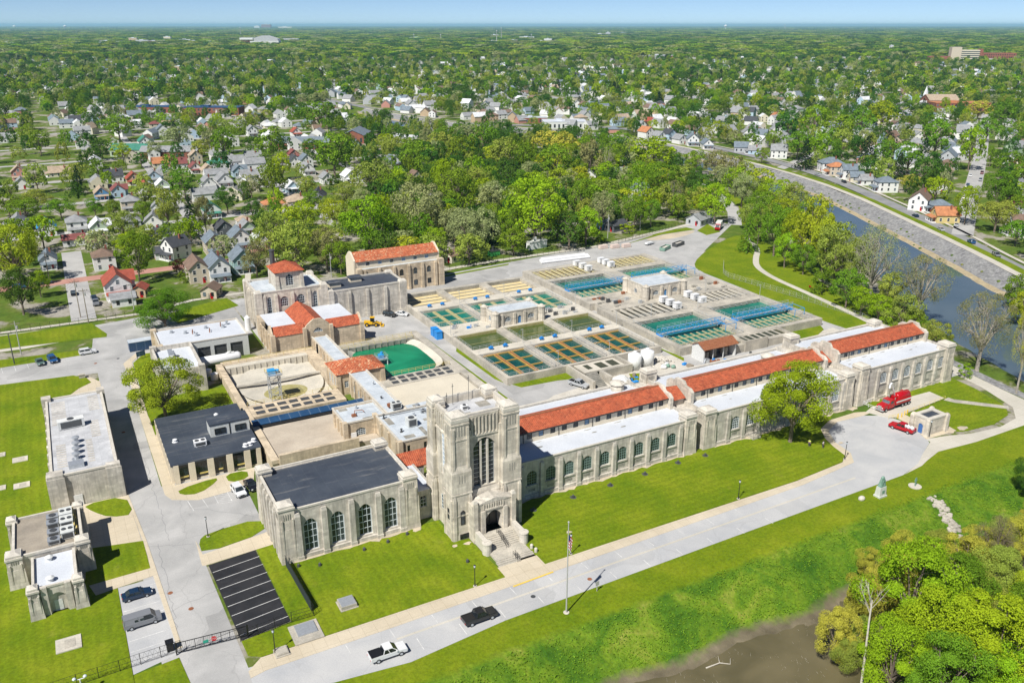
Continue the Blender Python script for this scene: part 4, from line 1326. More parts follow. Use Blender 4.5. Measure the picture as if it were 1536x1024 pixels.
MB().add([(x0,y0,z0),(x1,y0,z0),(x1,y1,z0),(x0,y1,z0),(x0+5,203.65,z1),(x1-5,203.65,z1)],[(0,1,5,4),(2,3,4,5),(3,2,1,0),(1,2,5),(3,0,4)]).build('tile_roof',M['tile_mix'],Sh)
win(Sh,59.0,199.25,2,FRONT,1.05,1.8,0,2,3)
for s in(2.2,4.6,7.0):
 win(Sh,56.85,208.2-s,1.8,LEFT,1.05,2.1,.4,2,3)
G_=thing('flat_roof_block',(-3.4,193,0),'windowless limestone block with a worn white roof between lawn and left road','building')
b=MB()
b.box(-9.3,2.7,172.0,214.0,-.3,7.0)
for q in((-10.2,-7.0,171.4,174.2),(0.4,3.3,171.4,173.2)):
 b.box(*q,-.3,6.9)
 b.box(q[0]+.15,q[1]-.15,q[2]+.15,q[3]-.1,6.9,7.5)
for q in((-10.2,-8.2,212.4,214.6),(1.6,3.3,212.4,214.6)):
 b.box(*q,-.3,7.9)
for k in range(9):
 y=176+k*4.3
 b.box(-9.8,-9.3,y-.6,y+.6,-.3,6.4).box(2.7,3.0,y-.6,y+.6,-.3,6.4)
parapet(b,-9.4,2.8,171.9,214.1,7.0,7.35,.5,1)
b.build('wall',[M['stone_grey'],M['cap']],G_)
MB().box(-8.8,2.2,172.5,213.6,7.0,7.04).build('roof',M['worn_roof'],G_)
patch=MB()
for x0,x1,y0,y1 in((-8.3,-5.4,198,211.5),(-.6,1.6,203,212),(-8.0,-6.2,176,187),(-2.3,-1.1,176,187.5),(-1.0,.8,188,197)):
 y=y0
 while y<y1:
  patch.box(x0,x1,y,min(y+.55,y1),7.05,7.07)
  y+=1.15
patch.build('roof_patch',M['stone_grey'],G_)
MB().box(-6.1,-4.5,171.86,171.98,-.1,2.3).build('door',M['white_worn'],G_)
rooftop_unit(-4.6,195.4,7.05,'long white air handler on the worn roof of the left block',5.2,1.9,1.9,1,'white_worn',R(4))
for k in range(4):
 roof_vent(-4.4+.1*k,178.6+k*2.7,7.05,'grey ventilator in a row of four on the worn roof',.75,1.5,'metal','row of ventilators on the left block')
tag(MB().box(-6.0,-3.2,174.2,176.2,7.05,7.9).build('roof_hatch',M['metal']),'grey metal hatch at the front end of the ventilator row','hatch')
I_=thing('small_stone_block',(-10.5,152,0),'small limestone block with a brown gravel roof and stepped corner pylons','building')
b=MB()
b.box(-16.0,-5.2,147.6,161.2,-.3,5.4)
parapet(b,-16.1,-5.1,147.5,161.3,5.4,5.85,.45,1)
b.build('wall',[M['stone_grey'],M['cap']],I_)
MB().box(-15.5,-5.7,148.0,160.8,5.4,5.45).build('roof',M['gravel_roof'],I_)
for q in((-17.2,-14.4,146.8,149.6),(-6.6,-4.0,146.8,149.4),(-17.2,-15.2,159.6,161.9),(-6.4,-4.4,159.8,161.9)):
 pylon(I_,*q,5.9,True,sm='stone_grey')
Ia=thing('stone_annex',(-10,142,0),'limestone annex with a white roof and blind arch in front of the small block','building')
b=MB()
b.wall((-13.2,137.0),(-6.7,137.0),-.3,5.0,[(3.25,2.3,.1,3.0,.7)],.35)
b.box(-13.2,-12.8,137.2,147.3,-.3,5.0).box(-7.1,-6.7,137.2,147.3,-.3,5.0)
b.box(-12.0,-7.8,137.36,137.5,-.3,4.2)
for x in(-11.7,-8.2):
 b.box(x-.45,x+.45,136.6,137.0,-.3,5.3)
parapet(b,-13.3,-6.6,136.9,147.3,5.0,5.35,.4,1,'flr')
b.build('wall',[M['stone_grey'],M['cap']],Ia)
MB().box(-12.8,-7.1,137.36,147.2,4.7,4.85).build('roof',M['white_roof'],Ia)
for q in((-14.2,-12.2,136.1,138.2),(-7.6,-5.7,136.1,138.2)):
 pylon(Ia,*q,5.3,True,sm='stone_grey')
MB().box(-10.6,-9.4,137.3,137.34,.1,2.1).build('door',M['white_worn'],Ia)
for y in(139.0,145.6):
 tag(MB().cyl(-10.6,y,.45,4.85,5.5,12).cyl(-10.6,y,.7,5.5,5.75,12,.3).build('mushroom_vent',M['white_worn']),'white mushroom vent on the annex roof, '+('the front one' if y<140 else 'the one by the taller block'),'roof vent')
for k,y in enumerate((149.8,152.6,155.4,158.2)):
 rooftop_unit(-9.6,y,5.45,'square grey ventilator on a dark curb on the brown roof',1.9,1.6,.9+.3*(k==2),1,'metal')['group']='ventilators on the brown gravel roof'
for k,y in enumerate((151.2,155.0,158.0)):
 rooftop_unit(-7.4,y,5.45,'pale green air handler in the line along the brown roof edge',2.1,2.6,1.4,2,'panel')['group']='air handlers on the brown gravel roof'
tag(MB().tube([(-5.9,149,5.5),(-5.9,160,5.5)],.14,6).tube([(-6.2,150,6.3),(-6.2,159.6,6.3),(-7.2,159.6,6.3)],.12,6).tube([(-6.2,151,5.5),(-6.2,151,6.3)],.1,6).tube([(-6.2,156,5.5),(-6.2,156,6.3)],.1,6).build('roof_pipe',M['yellow_rail']),'tan pipe run along the right edge of the brown roof','pipe')
Ho=thing('modern_office',(21.4,184,0),'low modern office with black windows, cream piers and a dark roof','office')
b,gl=MB(),MB()
b.box(12.8,30.4,171.7,196.8,-.2,.35)
for k,x in enumerate((12.9,16.5,20.3,24.2,27.9,30.5)):
 b.box(x-.15 if k==0 else x-.75,x+.9 if k==0 else(x+.15 if k==5 else x+.55),171.2,171.75,-.2,4.3)
for k in range(10):
 y=172.6+k*2.62
 b.box(12.2,12.75,y-.55,y+.55,-.2,4.3)
 b.box(30.5,30.9,y-.55,y+.55,-.2,4.3)
b.box(12.8,30.5,196.4,196.9,-.2,4.2)
b.build('wall',M['cream'],Ho)
gl.box(12.76,30.49,171.76,196.4,.36,4.15)
gl.build('glazing',M['glass'],Ho)
fr=MB()
for k in range(17):
 x=13.6+k
 fr.box(x-.04,x+.04,171.69,171.755,.36,4.1)
for z in(1.3,2.9):
 fr.box(13,30.3,171.70,171.752,z,z+.08)
for k in range(4):
 fr.box(13.9+k*3.9,15.6+k*3.9,171.66,171.69,1.0,1.35,1)
fr.build('window_frame',[M['frame_dark'],M['yellow_rail']],Ho)
MB().box(12.3,30.9,171.3,197.0,4.16,4.5).build('roof',M['dark_roof'],Ho)
MB().box(22.6,24.4,171.6,171.74,.1,2.9).build('door',M['frame_dark'],Ho)
p=MB()
p.box(22.1,30.6,180.8,185.2,4.5,7.2)
o=p.build('penthouse',M['panel'],Ho)
q=MB().box(22.0,30.7,180.7,185.3,7.2,7.5)
q.build('penthouse_roof',M['dark_roof'],Ho)
for x in(24.2,28.6):
 win(Ho,x,180.72,5.0,FRONT,2.4,1.4,0,2,1,'frame_dark')
MB().box(26.2,26.4,180.7,180.79,4.5,7.2).build('downpipe',M['black'],Ho)
rooftop_unit(19.4,178.2,4.5,'white two fan air conditioner on the dark office roof',2.5,1.8,1.1,2,'white')
for x,y,l_ in((24.9,189.4,'tall white double stack vent at the back of the dark office roof'),(28.0,186.8,'small white vent behind the office penthouse'),(14.8,182.4,'small white vent at the left of the dark office roof'),(27.9,173.0,'first of three white vents along the office front edge'),(28.9,173.2,'second of three white vents along the office front edge'),(30.0,174.6,'third of three white vents along the office front edge')):
 roof_vent(x,y,4.5 if y>186.9 or y<180 or x<20 else 4.5,l_,.5,1.8 if 'tall' in l_ else .7,'white')
Ga=thing('white_garage',(31,248,0),'white garage with three dark bay doors and a white flat roof','garage')
b=MB()
b.wall((19.4,240.6),(43.2,240.6),-.2,6.2,[(11.4,3.5,0,4.4,0),(15.9,3.5,0,4.4,0),(20.4,3.5,0,4.4,0)],.4)
b.box(19.4,19.9,240.8,256.2,-.2,6.2,1).box(19.9,43.2,255.8,256.2,-.2,6.2,1).box(42.8,43.2,240.9,255.8,-.2,6.2)
parapet(b,19.3,43.3,240.5,256.3,6.2,6.5,.35,2)
b.box(18.6,20.2,254.8,256.9,-.2,6.8,1).box(18.6,20.2,240.0,241.8,-.2,6.9,1)
b.build('wall',[M['panel'],M['stone_warm'],M['cap']],Ga)
MB().box(19.7,42.9,240.9,255.9,5.9,6.1).build('roof',M['white_roof'],Ga)
for c in(11.4,15.9,20.4):
 d=MB().box(19.4+c-1.74,19.4+c+1.74,240.95,241.05,0,4.38)
 for k in range(6):
  d.box(19.4+c-1.7,19.4+c+1.7,240.90,240.95,.7*k+.05,.7*k+.12)
 d.build('bay_door',M['steel_dark'],Ga)
for x,y,hh in((24,252.5,.7),(27.5,250,.8),(30,246.5,1.0),(33.5,252,.7),(38.2,250.2,.9),(39.6,252.6,1.2)):
 roof_vent(x,y,6.1,'grey vent standing on the white garage roof',.5,hh,'metal','vents on the white garage roof')
for x,y in((29.2,248.6),(33.8,247.5),(37.6,251.5)):
 tag(MB().tube([(x,y,6.1),(x,y,6.9),(x+.3,y+1.6,6.9),(x+.3,y+1.6,6.2)],.14,6).build('roof_pipe',M['rust']),'bent rusty pipe hoop on the white garage roof','pipe','pipe hoops on the white garage roof')
An=thing('garage_annex',(22,229,0),'stone annex with a white roof and high parapet joined to the white garage','building')
b=MB()
b.box(17.0,17.5,220.2,240.0,-.2,6.8).box(26.9,27.4,220.2,240.4,-.2,6.8).box(17.5,26.9,219.7,220.2,-.2,6.8).box(17.5,26.9,239.9,240.4,-.2,6.8)
for q in((16.6,18.2,219.3,220.9),(26.2,27.8,219.3,220.9),(16.6,18.2,239.0,240.5)):
 b.box(*q,-.2,7.2)
b.build('wall',M['stone_grey'],An)
MB().box(17.5,26.9,220.2,239.9,5.4,5.6).build('roof',M['white_roof'],An)
rooftop_unit(22.0,228.5,5.6,'square pale air handler with duct on the annex roof',3.0,2.4,1.7,1,'panel')
tag(MB().box(20.8,22,230.2,238,5.6,6.4).box(20.6,22.2,233,234,5.6,6.9).build('roof_duct',M['metal']),'long grey duct running back across the annex roof','duct')
t=thing('storage_tank',(33.6,235.5,0),'long white horizontal tank lying in front of the garage doors','tank')
n=20
MB().tube([(-6.2,0,2.0),(-6.0,0,2.0),(-5.4,0,2.0),(5.4,0,2.0),(6.0,0,2.0),(6.2,0,2.0)],[.3,1.0,1.35,1.35,1.0,.3],20).build('shell',M['white'],t,True,True)
MB().box(-4,-3.2,-1.2,1.2,0,1.1).box(3.2,4,-1.2,1.2,0,1.1).build('cradle',M['conc'],t,local=True)
MB().cyl(3.0,0,.5,3.2,3.7,12).box(2.2,4.4,-.5,.5,3.3,3.45).build('manway',M['white_worn'],t,local=True)
for x,y,l_ in((29.6,229.5,'small white upright tank in the gap between annex and basin'),(30.6,226.0,'white equipment box in the gap beside the open basin')):
 tag(MB().cyl(x,y,1.0,0,1.7,14).cyl(x,y,.95,1.7,2.0,14,.3).build('small_tank',M['white']),l_,'tank')
bt=thing('cargo_container',(21.5,260.5,0),'long blue container with a pale roof behind the white garage','container')
cb=MB().obox(0,0,R(2),18,3.0,.1,2.8)
for k in range(36):
 cb.obox(-8.75+k*.5,-1.52+(-8.75+k*.5)*.035,R(2),.12,.08,.2,2.7)
cb.build('body',M['blue_roof'],bt,local=True)
MB().obox(0,0,R(2),18.1,3.1,2.8,2.9).build('roof',M['pale_roof'],bt,local=True)
K=thing('pump_house',(61,254,0),'tall limestone pump house with a red hipped tower and dark chimney','pump house')
b=MB()
b.wall((50.2,257.2),(71.4,257.2),-.2,12.6,[(3.6,1.3,5.2,10.6,.6),(8.2,2.4,7.6,10.0,.8),(13.4,2.4,7.6,10.0,.8),(18.0,1.3,5.2,10.6,.6)],.4)
b.wall((50.2,273.4),(50.2,257.2),-.2,12.6,[],.4)
b.box(50.5,71.4,273.0,273.4,-.2,12.6).box(71.0,71.4,257.5,273,-.2,12.6)
piers(b,(52.2,55.9,61.0,66.2,69.6),257.2,12.0,.9,.55)
for y in(258,260.6,263.2,265.8,268.4,271,273):
 b.box(49.7,50.2,y-.4,y+.4,-.2,11.6)
parapet(b,50.1,71.5,257.1,273.5,12.6,13.0,.45,1)
for q in((49.4,51.6,256.5,258.6),(49.4,51.6,272.0,274.0),(70.0,72.2,256.6,258.6),(70.0,72.2,272,274)):
 b.box(*q,-.2,12.9)
 b.taper(*q,12.9,13.5,.3,1)
b.build('wall',[M['stone'],M['cap']],K)
MB().box(50.6,71.0,257.6,273.0,12.2,12.4).build('roof',M['pale_roof'],K)
for c,w,zs,hs,r in((3.6,1.26,5.2,5.4,.6),(8.2,2.34,7.6,2.4,.8),(13.4,2.34,7.6,2.4,.8),(18.0,1.26,5.2,5.4,.6)):
 win(K,50.2+c,257.45,zs,FRONT,w,hs,r,2 if w<2 else 4,6 if hs>3 else 3)
b=MB()
b.wall((57.0,259.6),(65.2,259.6),12.4,18.0,[(4.1,2.4,13.4,16.0,1.1)],.35)
b.box(57.0,57.4,259.8,268.6,12.4,18.0).box(64.8,65.2,259.8,268.6,12.4,18).box(57.4,64.8,268.2,268.6,12.4,18)
for q in((56.6,57.9,259.2,260.4),(64.3,65.6,259.2,260.4),(56.6,57.9,267.8,269),(64.3,65.6,267.8,269)):
 b.taper(*q,12.4,17.6,.15)
b.build('tower_wall',M['stone'],K)
MB().add([(56.3,258.9,17.95),(65.9,258.9,17.95),(65.9,269.3,17.95),(56.3,269.3,17.95),(60.8,263.7,20.4),(61.4,264.5,20.4)],[(0,1,5,4),(1,2,5),(2,3,4,5),(3,0,4),(3,2,1,0)]).build('tower_tile_roof',M['tile'],K)
win(K,61.1,259.8,13.4,FRONT,2.34,2.6,1.1,3,4)
ck=MB().cyl(58.6,269.6,.8,12.4,22.5,14).cyl(58.6,269.6,.95,22.5,22.9,14)
ck.build('chimney',M['steel_dark'],K)
b=MB()
b.box(71.45,98.2,256.9,270.4,-.2,9.9)
piers(b,(73.4,79.2,85.2,91.4,97.0),256.9,9.6,1.0,.6)
parapet(b,71.45,98.4,256.8,270.6,9.9,10.4,.45,1)
for q in((96.4,98.8,256.2,258.4),(96.4,98.8,269.0,271),(72.2,74.0,256.2,258.0)):
 b.box(*q,-.2,10.5)
 b.taper(*q,10.5,11.0,.3,1)
b.build('wing_wall',[M['stone_grey'],M['cap']],K)
MB().box(71.9,97.9,257.3,270.1,9.9,9.95).build('wing_roof',M['dark_roof'],K)
for x,y in((76.2,263.0),(84.2,266.0)):
 t=thing('skylight',(x,y,9.95),'boxy monitor with a slate grey lid on the dark pump house roof, '+('left one' if x<80 else 'right one'),'skylight')
 MB().box(-1.9,1.9,-1.3,1.3,0,1.3).build('curb',M['cream'],t,local=True)
 MB().box(-2.2,2.2,-1.6,1.6,1.3,1.6).taper(-2,2,-1.4,1.4,1.6,1.95,.5).build('lid',M['dark_roof'],t,local=True)
b=MB()
b.wall((48.8,249.6),(48.8,235.1),-.2,6.2,[(4,1.2,2,4,.4),(7.4,1.2,2,4,.4),(10.8,1.2,2,4,.4)],.3)
b.wall((48.8,235.1),(58.4,235.1),-.2,5.9,[],.3)
b.wall((65.9,235.1),(75.8,235.1),-.2,5.9,[],.3)
b.wall((58.4,234.6),(65.9,234.6),-.2,7.0,[(3.75,2.8,5.6,5.9,1.0)],.3)
b.box(75.4,75.8,235.3,250,-.2,5.9).box(49.1,50.2,249.7,256.4,-.2,6.2)
b.extr([(58.4,7.0),(65.9,7.0),(65.9,7.4),(65.2,8.2),(64.2,9.0),(63.3,9.6),(61.0,9.6),(60.1,9.0),(59.1,8.2),(58.4,7.4)],'y',234.6,235.2,0)
for x in(58.2,66.1):
 b.box(x-.5,x+.5,234.0,235.0,-.2,7.4)
for x in(49.0,75.6):
 b.box(x-.6,x+.6,234.4,236.2,-.2,6.4)
 b.extr([(235,6.2),(240.5,6.2),(238.2,8.6),(237.4,8.6)],'x',x-.25,x+.25)
for y in(238.5,241.9,245.3,248.7):
 b.box(48.4,48.8,y-.4,y+.4,-.2,5.9)
b.build('front_wing_wall',M['stone_warm'],K)
for a,c in((50.2,58),(66,75.4)):
 MB().box(a,c,241,256.6,6.0,6.2).build('front_wing_flat_roof',M['white_roof'],K)
for a,c in((49.0,58.6),(65.6,75.4)):
 MB().extr([(234.9,5.9),(238.0,8.0),(241.4,5.9)],'x',a,c).build('front_wing_tile_roof',M['tile'],K)
MB().extr([(57.4,5.9),(62.1,9.0),(66.8,5.9)],'y',235.25,256.6).build('cross_tile_roof',M['tile_y'],K)
win(K,62.15,234.75,5.6,FRONT,2.74,.3,1.0,5,1,'frame_white','glass',.08)
for s in(4,7.4,10.8):
 win(K,48.95,249.6-s,2,LEFT,1.15,2.0,.4,2,3)
tag(MB().cyl(47.4,262,.9,0,4.2,14).cyl(47.4,262,.85,4.2,4.9,14,.2).build('silo',M['white']),'slim white silo against the left wall of the pump house','silo')
L_=thing('red_roofed_building',(105,285,0),'limestone building with a red pitched roof and upper windows at the back of the works','building')
b=MB()
LX=(95.0,100.5,106,111.3,116.6)
b.wall((90.0,279.4),(121.6,279.4),-.2,9.6,[(x-90,1.6,5.6,7.2,.6)for x in LX]+[(x-90,1.5,1.4,3.2,0)for x in LX]if False else[(x-90,1.6,5.4,7.2,.6)for x in LX],.3)
b.box(90.0,90.4,279.7,287,-.2,9.6).box(121.2,121.6,279.7,287,-.2,9.6)
piers(b,[92.2]+[x+2.7 for x in LX[:-1]]+[119.2],279.4,9.4,.9,.6)
for q in((89.4,91.2,278.7,280.6),(120.4,122.4,278.7,281.0)):
 b.box(*q,-.2,9.9)
b.build('wall',M['stone_warm'],L_)
MB().box(90.4,121.2,279.8,283,9.2,9.35).build('aisle_roof',M['pale_roof'],L_)
b=MB()
b.wall((89.6,281.4),(121.2,281.4),9.2,12.1,[(4.6+4.5*k,1.5,10.2,11.4,0)for k in range(6)],.2)
b.box(89.6,121.2,289.6,290,-.2,12.1)
for x in(89.0,121.0):
 b.extr([(281.2,-.2),(290.2,-.2),(290.2,12.3),(286.6,14.9),(285.0,14.9),(281.2,12.5)],'x',x,x+.6)
b.build('upper_wall',M['cream'],L_)
MB().extr([(280.8,12.05),(285.8,14.6),(290.6,12.05),(285.8,14.3)],'x',89.6,121.0).build('tile_roof',M['tile_mix'],L_)
for x in LX:
 win(L_,x,279.6,5.4,FRONT,1.55,1.8,.6,2,2,'frame_dark')
 win(L_,x,279.36,1.4,FRONT,1.4,1.8,0,2,2,'frame_dark')
for k in range(6):
 win(L_,89.6+4.6+4.5*k,281.52,10.2,FRONT,1.45,1.2,0,1,2,'frame_white','glass_blue' if k%2 else 'glass')
Gh=thing('pump_kiosk',(173.5,113.6,0),'small square limestone kiosk with a blue door and dark sunken roof by the turning circle','kiosk')
b=MB()
X0,X1,Y0,Y1=170.2,176.6,111.5,115.6
b.wall((X0,Y0),(X1,Y0),-.2,4.0,[],.3)
b.wall((X0,Y1),(X0,Y0),-.2,4.0,[(2.2,1.2,.1,2.2,.4)],.3)
b.box(X0+.31,X1,Y1-.4,Y1,-.2,4.0).box(X1-.4,X1,Y0+.2,Y1-.4,-.2,4.0)
for qx,qy in((X0,Y0),(X1,Y0),(X0,Y1),(X1,Y1)):
 b.box(qx-.5,qx+.5,qy-.5,qy+.5,-.2,4.1)
 b.taper(qx-.5,qx+.5,qy-.5,qy+.5,4.1,4.6,.2)
 b.taper(qx-.62,qx+.62,qy-.62,qy+.62,-.2,.8,.1)
parapet(b,X0-.1,X1+.1,Y0-.1,Y1+.1,4.0,4.35,.95,1)
b.build('wall',[M['stone'],M['cap']],Gh)
MB().box(X0+.4,X1-.4,Y0+.4,Y1-.4,3.7,3.9).build('roof',M['dark_roof'],Gh)
MB().box(X0+.12,X0+.2,Y1-2.2-.58,Y1-2.2+.58,.1,2.5).build('door',plain('blue door',(.06,.16,.40),.5),Gh)
def rail_line(b,p,q,h=1.05,step=2.0,r=.042):
 p,q=Vector(p),Vector(q)
 n=max(1,int((q-p).length/step))
 for k in range(n+1):
  a=p.lerp(q,k/n)
  b.tube([a,a+Vector((0,0,h))],r,4)
 for e in(h,h*.55):
  b.tube([p+Vector((0,0,e)),q+Vector((0,0,e))],r,4)
def pool_box(b,x0,x1,y0,y1,top,deep,t=.6,mi=0):
 ''
 b.box(x0-t,x1+t,y0-t,y0,-.3,top,mi)
 b.box(x0-t,x1+t,y1,y1+t,-.3,top,mi)
 b.box(x0-t,x0,y0,y1,-.3,top,mi)
 b.box(x1,x1+t,y0,y1,-.3,top,mi)
F1=thing('filter_basin',(124,226,0),'twelve bay concrete filter basin with sandy, green, olive and orange gridded pools','basin')
COLS=((99.5,113.6),(116.4,130.4),(133.4,147.2))
ROWS=((253.0,266.6),(230.6,247.4),(207.6,220.4),(185.6,203.2))
TOP=2.1
b=MB()
xe=[98.3,149.4]
b.box(98.3,149.4,184.4,185.6,-.3,TOP)
b.box(98.3,149.4,266.6,268.2,-.3,TOP)
b.box(98.3,99.5,185.6,266.6,-.3,TOP)
b.box(147.2,149.4,185.6,266.6,-.3,TOP)
for(a,c)in((203.2,207.6),(220.4,230.6),(247.4,253.0)):
 b.box(99.5,147.2,a,c,-.3,TOP)
for(r0,r1)in ROWS:
 for xa,xb in((113.6,116.4),(130.4,133.4)):
  b.box(xa,xb,r0,r1,-.3,TOP)
b.build('basin_wall',[M['conc'],M['conc_pale']],F1)
pv=MB()
for(a,c)in((203.5,207.3),(220.8,230.2),(247.8,252.6)):
 pv.box(98.5,149.2,a,c,TOP,TOP+.04)
pv.box(147.6,149.2,185.8,203.5,TOP,TOP+.04).box(147.6,149.2,207.3,220.8,TOP,TOP+.04).box(147.6,149.2,230.2,247.8,TOP,TOP+.04)
pv.build('walkway',M['conc_pale'],F1)
mats=(('bed',None),('w_teal','weir'),('w_olive',None),('w_deep','orange'))
for ri,(r0,r1)in enumerate(ROWS):
 for ci,(xa,xb)in enumerate(COLS):
  wm,gm=mats[ri]
  z=1.25 if ri else .9
  MB().box(xa,xb,r0,r1,z-.3,z).build('pool',M[wm],F1)
  if ri==0:
   g=MB()
   for k in range(1,4):
    y=r0+(r1-r0)*k/4
    g.box(xa,xb,y-.12,y+.12,z,z+.25)
   g.build('trough',M['conc_dark'],F1)
   MB().box(xa,xb,r1-.5,r1-.02,z,TOP-.05).build('stained_wall',M['conc_dark'],F1)
  elif ri==2:
   g=MB()
   y=(r0+r1)/2
   g.box(xa,xb,y-.08,y+.08,z-.1,z+.05)
   g.build('trough',M['slime'],F1)
   MB().box(xa,xb,r1-.25,r1-.01,z,TOP-.05).build('stained_wall',M['slime'],F1)
  else:
   g=MB()
   for k in(1,2):
    x=xa+(xb-xa)*k/3
    g.box(x-.5,x+.5,r0+.4,r1-.4,z-.1,z+.38)
   for k in(1,2):
    y=r0+(r1-r0)*k/3
    for m in range(3):
     xs=xa+(xb-xa)*m/3+(.5 if m else .3)
     xf=xa+(xb-xa)*(m+1)/3-(.5 if m<2 else .3)
     g.box(xs,xf,y-.16,y+.16,z-.1,z+.26)
   if gm=='orange':
    g.box(xa+.02,xb-.02,r0+.02,r0+.3,z-.1,z+.3)
    g.box(xa+.02,xb-.02,r1-.3,r1-.02,z-.1,z+.3)
   g.build('weir_trough',M[gm],F1)
   ln=MB()
   for k in(1,2):
    x=xa+(xb-xa)*k/3
    ln.box(x-.28,x+.28,r0+.5,r1-.5,z+.385,z+.395)
   ln.build('trough_channel',M['rust' if gm=='orange' else 'slime'],F1)
for ri,(r0,r1)in enumerate(ROWS):
 if ri==0:
  continue
 for ci,(xa,xb)in enumerate(COLS):
  g=MB()
  rail_line(g,(xa-.3,r0,TOP),(xa-.3,r1,TOP))
  rail_line(g,(xa,r0-.3,TOP),(xb,r0-.3,TOP))
  if ri in(1,3):
   rail_line(g,(xb+.3,r0,TOP),(xb+.3,r1,TOP))
  g.build('railing',M['rail'],F1)
def blue_unit(x,y,z,label,group):
 t=thing('valve_actuator',(x,y,z),label,'valve actuator',group)
 t.scale=(.75,.75,.75)
 MB().box(-.9,.9,-.35,.35,.5,1.2).cyl(0,0,.4,1.2,1.5,8).build('gearbox',M['blue_box'],t,local=True)
 MB().box(-.6,-.4,-.2,.2,0,.5).box(.4,.6,-.2,.2,0,.5).tube([(0,-.4,.8),(0,-.85,.8)],.1,6).build('stand',M['steel_dark'],t,local=True)
 MB().tube([(.45*math.cos(k*.785),-.85,.8+.45*math.sin(k*.785))for k in range(9)],.05,4).build('handwheel',M['blue_box'],t,local=True)
for yy,grp in((250.2,'blue valve actuators between the sandy beds and the green pools'),(205.4,'blue valve actuators between the olive pools and the orange gridded pools')):
 for xa,xb in COLS:
  for s in(.33,.66):
   blue_unit(xa+(xb-xa)*s,yy,TOP+.04,'blue valve actuator on the walkway '+grp.split(' actuators ')[1],grp)
def gatehouse(label,x0,x1,y0,y1,z0,h):
 t=thing('gate_house',((x0+x1)/2,(y0+y1)/2,z0),label,'gate house')
 b=MB()
 L=x1-x0
 b.wall((x0,y0),(x1,y0),z0,z0+h,[(L*.27,2.2,z0+1.2,z0+2.2,.6),(L*.52,1.2,z0+.05,z0+2.2,.4),(L*.77,2.2,z0+1.2,z0+2.2,.6)],.3)
 b.wall((x0,y1),(x0,y0),z0,z0+h,[((y1-y0)*.5,1.6,z0+1.1,z0+2.3,.4)],.3)
 b.box(x0+.3,x1,y1-.35,y1,z0,z0+h).box(x1-.35,x1,y0+.3,y1-.35,z0,z0+h)
 for s in(.14,.41,.63,.88):
  b.box(x0+L*s-.4,x0+L*s+.4,y0-.35,y0,z0,z0+h-.4)
 parapet(b,x0-.1,x1+.1,y0-.1,y1+.1,z0+h,z0+h+.3,.4,1)
 b.build('wall',[M['stone'],M['cap']],t)
 MB().box(x0+.3,x1-.3,y0+.3,y1-.3,z0+h-.3,z0+h-.1).build('roof',M['pale_roof'],t)
 for(qx,qy)in((x0,y0),(x1,y0),(x0,y1),(x1,y1)):
  q=MB()
  q.cyl(qx,qy,1.25,z0,z0+h+.1,10,1.15).cyl(qx,qy,1.3,z0+h+.1,z0+h+.4,10).cyl(qx,qy,1.15,z0+h+.4,z0+h+1.0,10,.35)
  q.build('corner_turret',[M['stone']],t)
 for s in(.27,.77):
  win(t,x0+L*s,y0+.2,z0+1.2,FRONT,2.15,1.0,.6,4,2,'frame_white')
 win(t,x0+.2,(y0+y1)/2,z0+1.1,LEFT,1.55,1.2,.4,3,2)
 MB().box(x0+L*.52-.58,x0+L*.52+.58,y0+.2,y0+.27,z0+.05,z0+2.3).build('door',plain('blue door',(.07,.22,.45),.5),t)
 return t
gatehouse('pale gate house with rounded corner turrets in the middle of the west filter basin',114.2,130.6,222.0,229.8,TOP+.04,4.2)
gatehouse('pale gate house with rounded corner turrets between the blue bridges',171.2,187.4,221.6,233.0,2.54,4.4)
def deck_lamp(x,y,z,label):
 t=thing('deck_lamp',(x,y,z),label,'lamp post','lamp posts on the basin walkways')
 MB().cyl(0,0,.07,0,4.2,6).build('pole',M['rail'],t,local=True)
 MB().box(-.7,.1,-.12,.12,4.2,4.32).build('lamp_head',M['rail'],t,local=True)
for x,y in((115,206),(132,206),(115,186),(132,186),(148.4,206),(115,250),(132,250),(99,222),(148.5,230)):
 deck_lamp(x,y,TOP,'slim grey lamp post on a walkway of the west filter basin')
cl_=random.Random(14)
for k in range(16):
 x,y=cl_.choice(((cl_.uniform(100,112),cl_.uniform(222,229)),(cl_.uniform(132.5,146),cl_.uniform(222,229))))
 tag(MB().box(x-.5,x+.5,y-.3,y+.3,TOP+.04,TOP+.04+cl_.uniform(.4,1.3)).cyl(x+.9,y,.15,TOP+.04,TOP+1.2,6).build('valve_box',M[cl_.choice(('steel_dark','rail','metal','blue_box'))]),'small valve box on the deck beside the west gate house','valve box','valve boxes on the deck beside the west gate house')
F2=thing('settling_basin',(181,226,0),'large concrete settling basin with four teal pools and trough fields','basin')
XL,XR=(154.2,177.4),(184.2,206.6)
POOLS=((XL,(181.4,204.4)),(XR,(181.6,204.6)),(XL,(234.2,256.2)),(XR,(236.4,256.4)))
TROUGH=((XL,(208.0,217.6)),(XR,(210.0,218.6)),(XL,(259.2,270.4)),(XR,(260.4,271.2)))
TP=2.5
b=MB()
for xa,xb,ya,yb in((152.2,154.2,179.4,273.2),(177.4,184.2,179.4,273.2),(206.6,209.4,179.4,273.2)):
 if xa==152.2:
  b.box(xa,xb,179.4,222.4,-.3,TP).box(xa,xb,226.8,273.2,-.3,TP)
 else:
  b.box(xa,xb,ya,yb,-.3,TP)
for(x0,x1),ys in((XL,((179.4,181.4),(204.4,208),(217.6,234.2),(256.2,259.2),(270.4,273.2))),(XR,((179.4,181.6),(204.6,210),(218.6,236.4),(256.4,260.4),(271.2,273.2)))):
 for ya,yb in ys:
  b.box(x0,x1,ya,yb,-.3,TP)
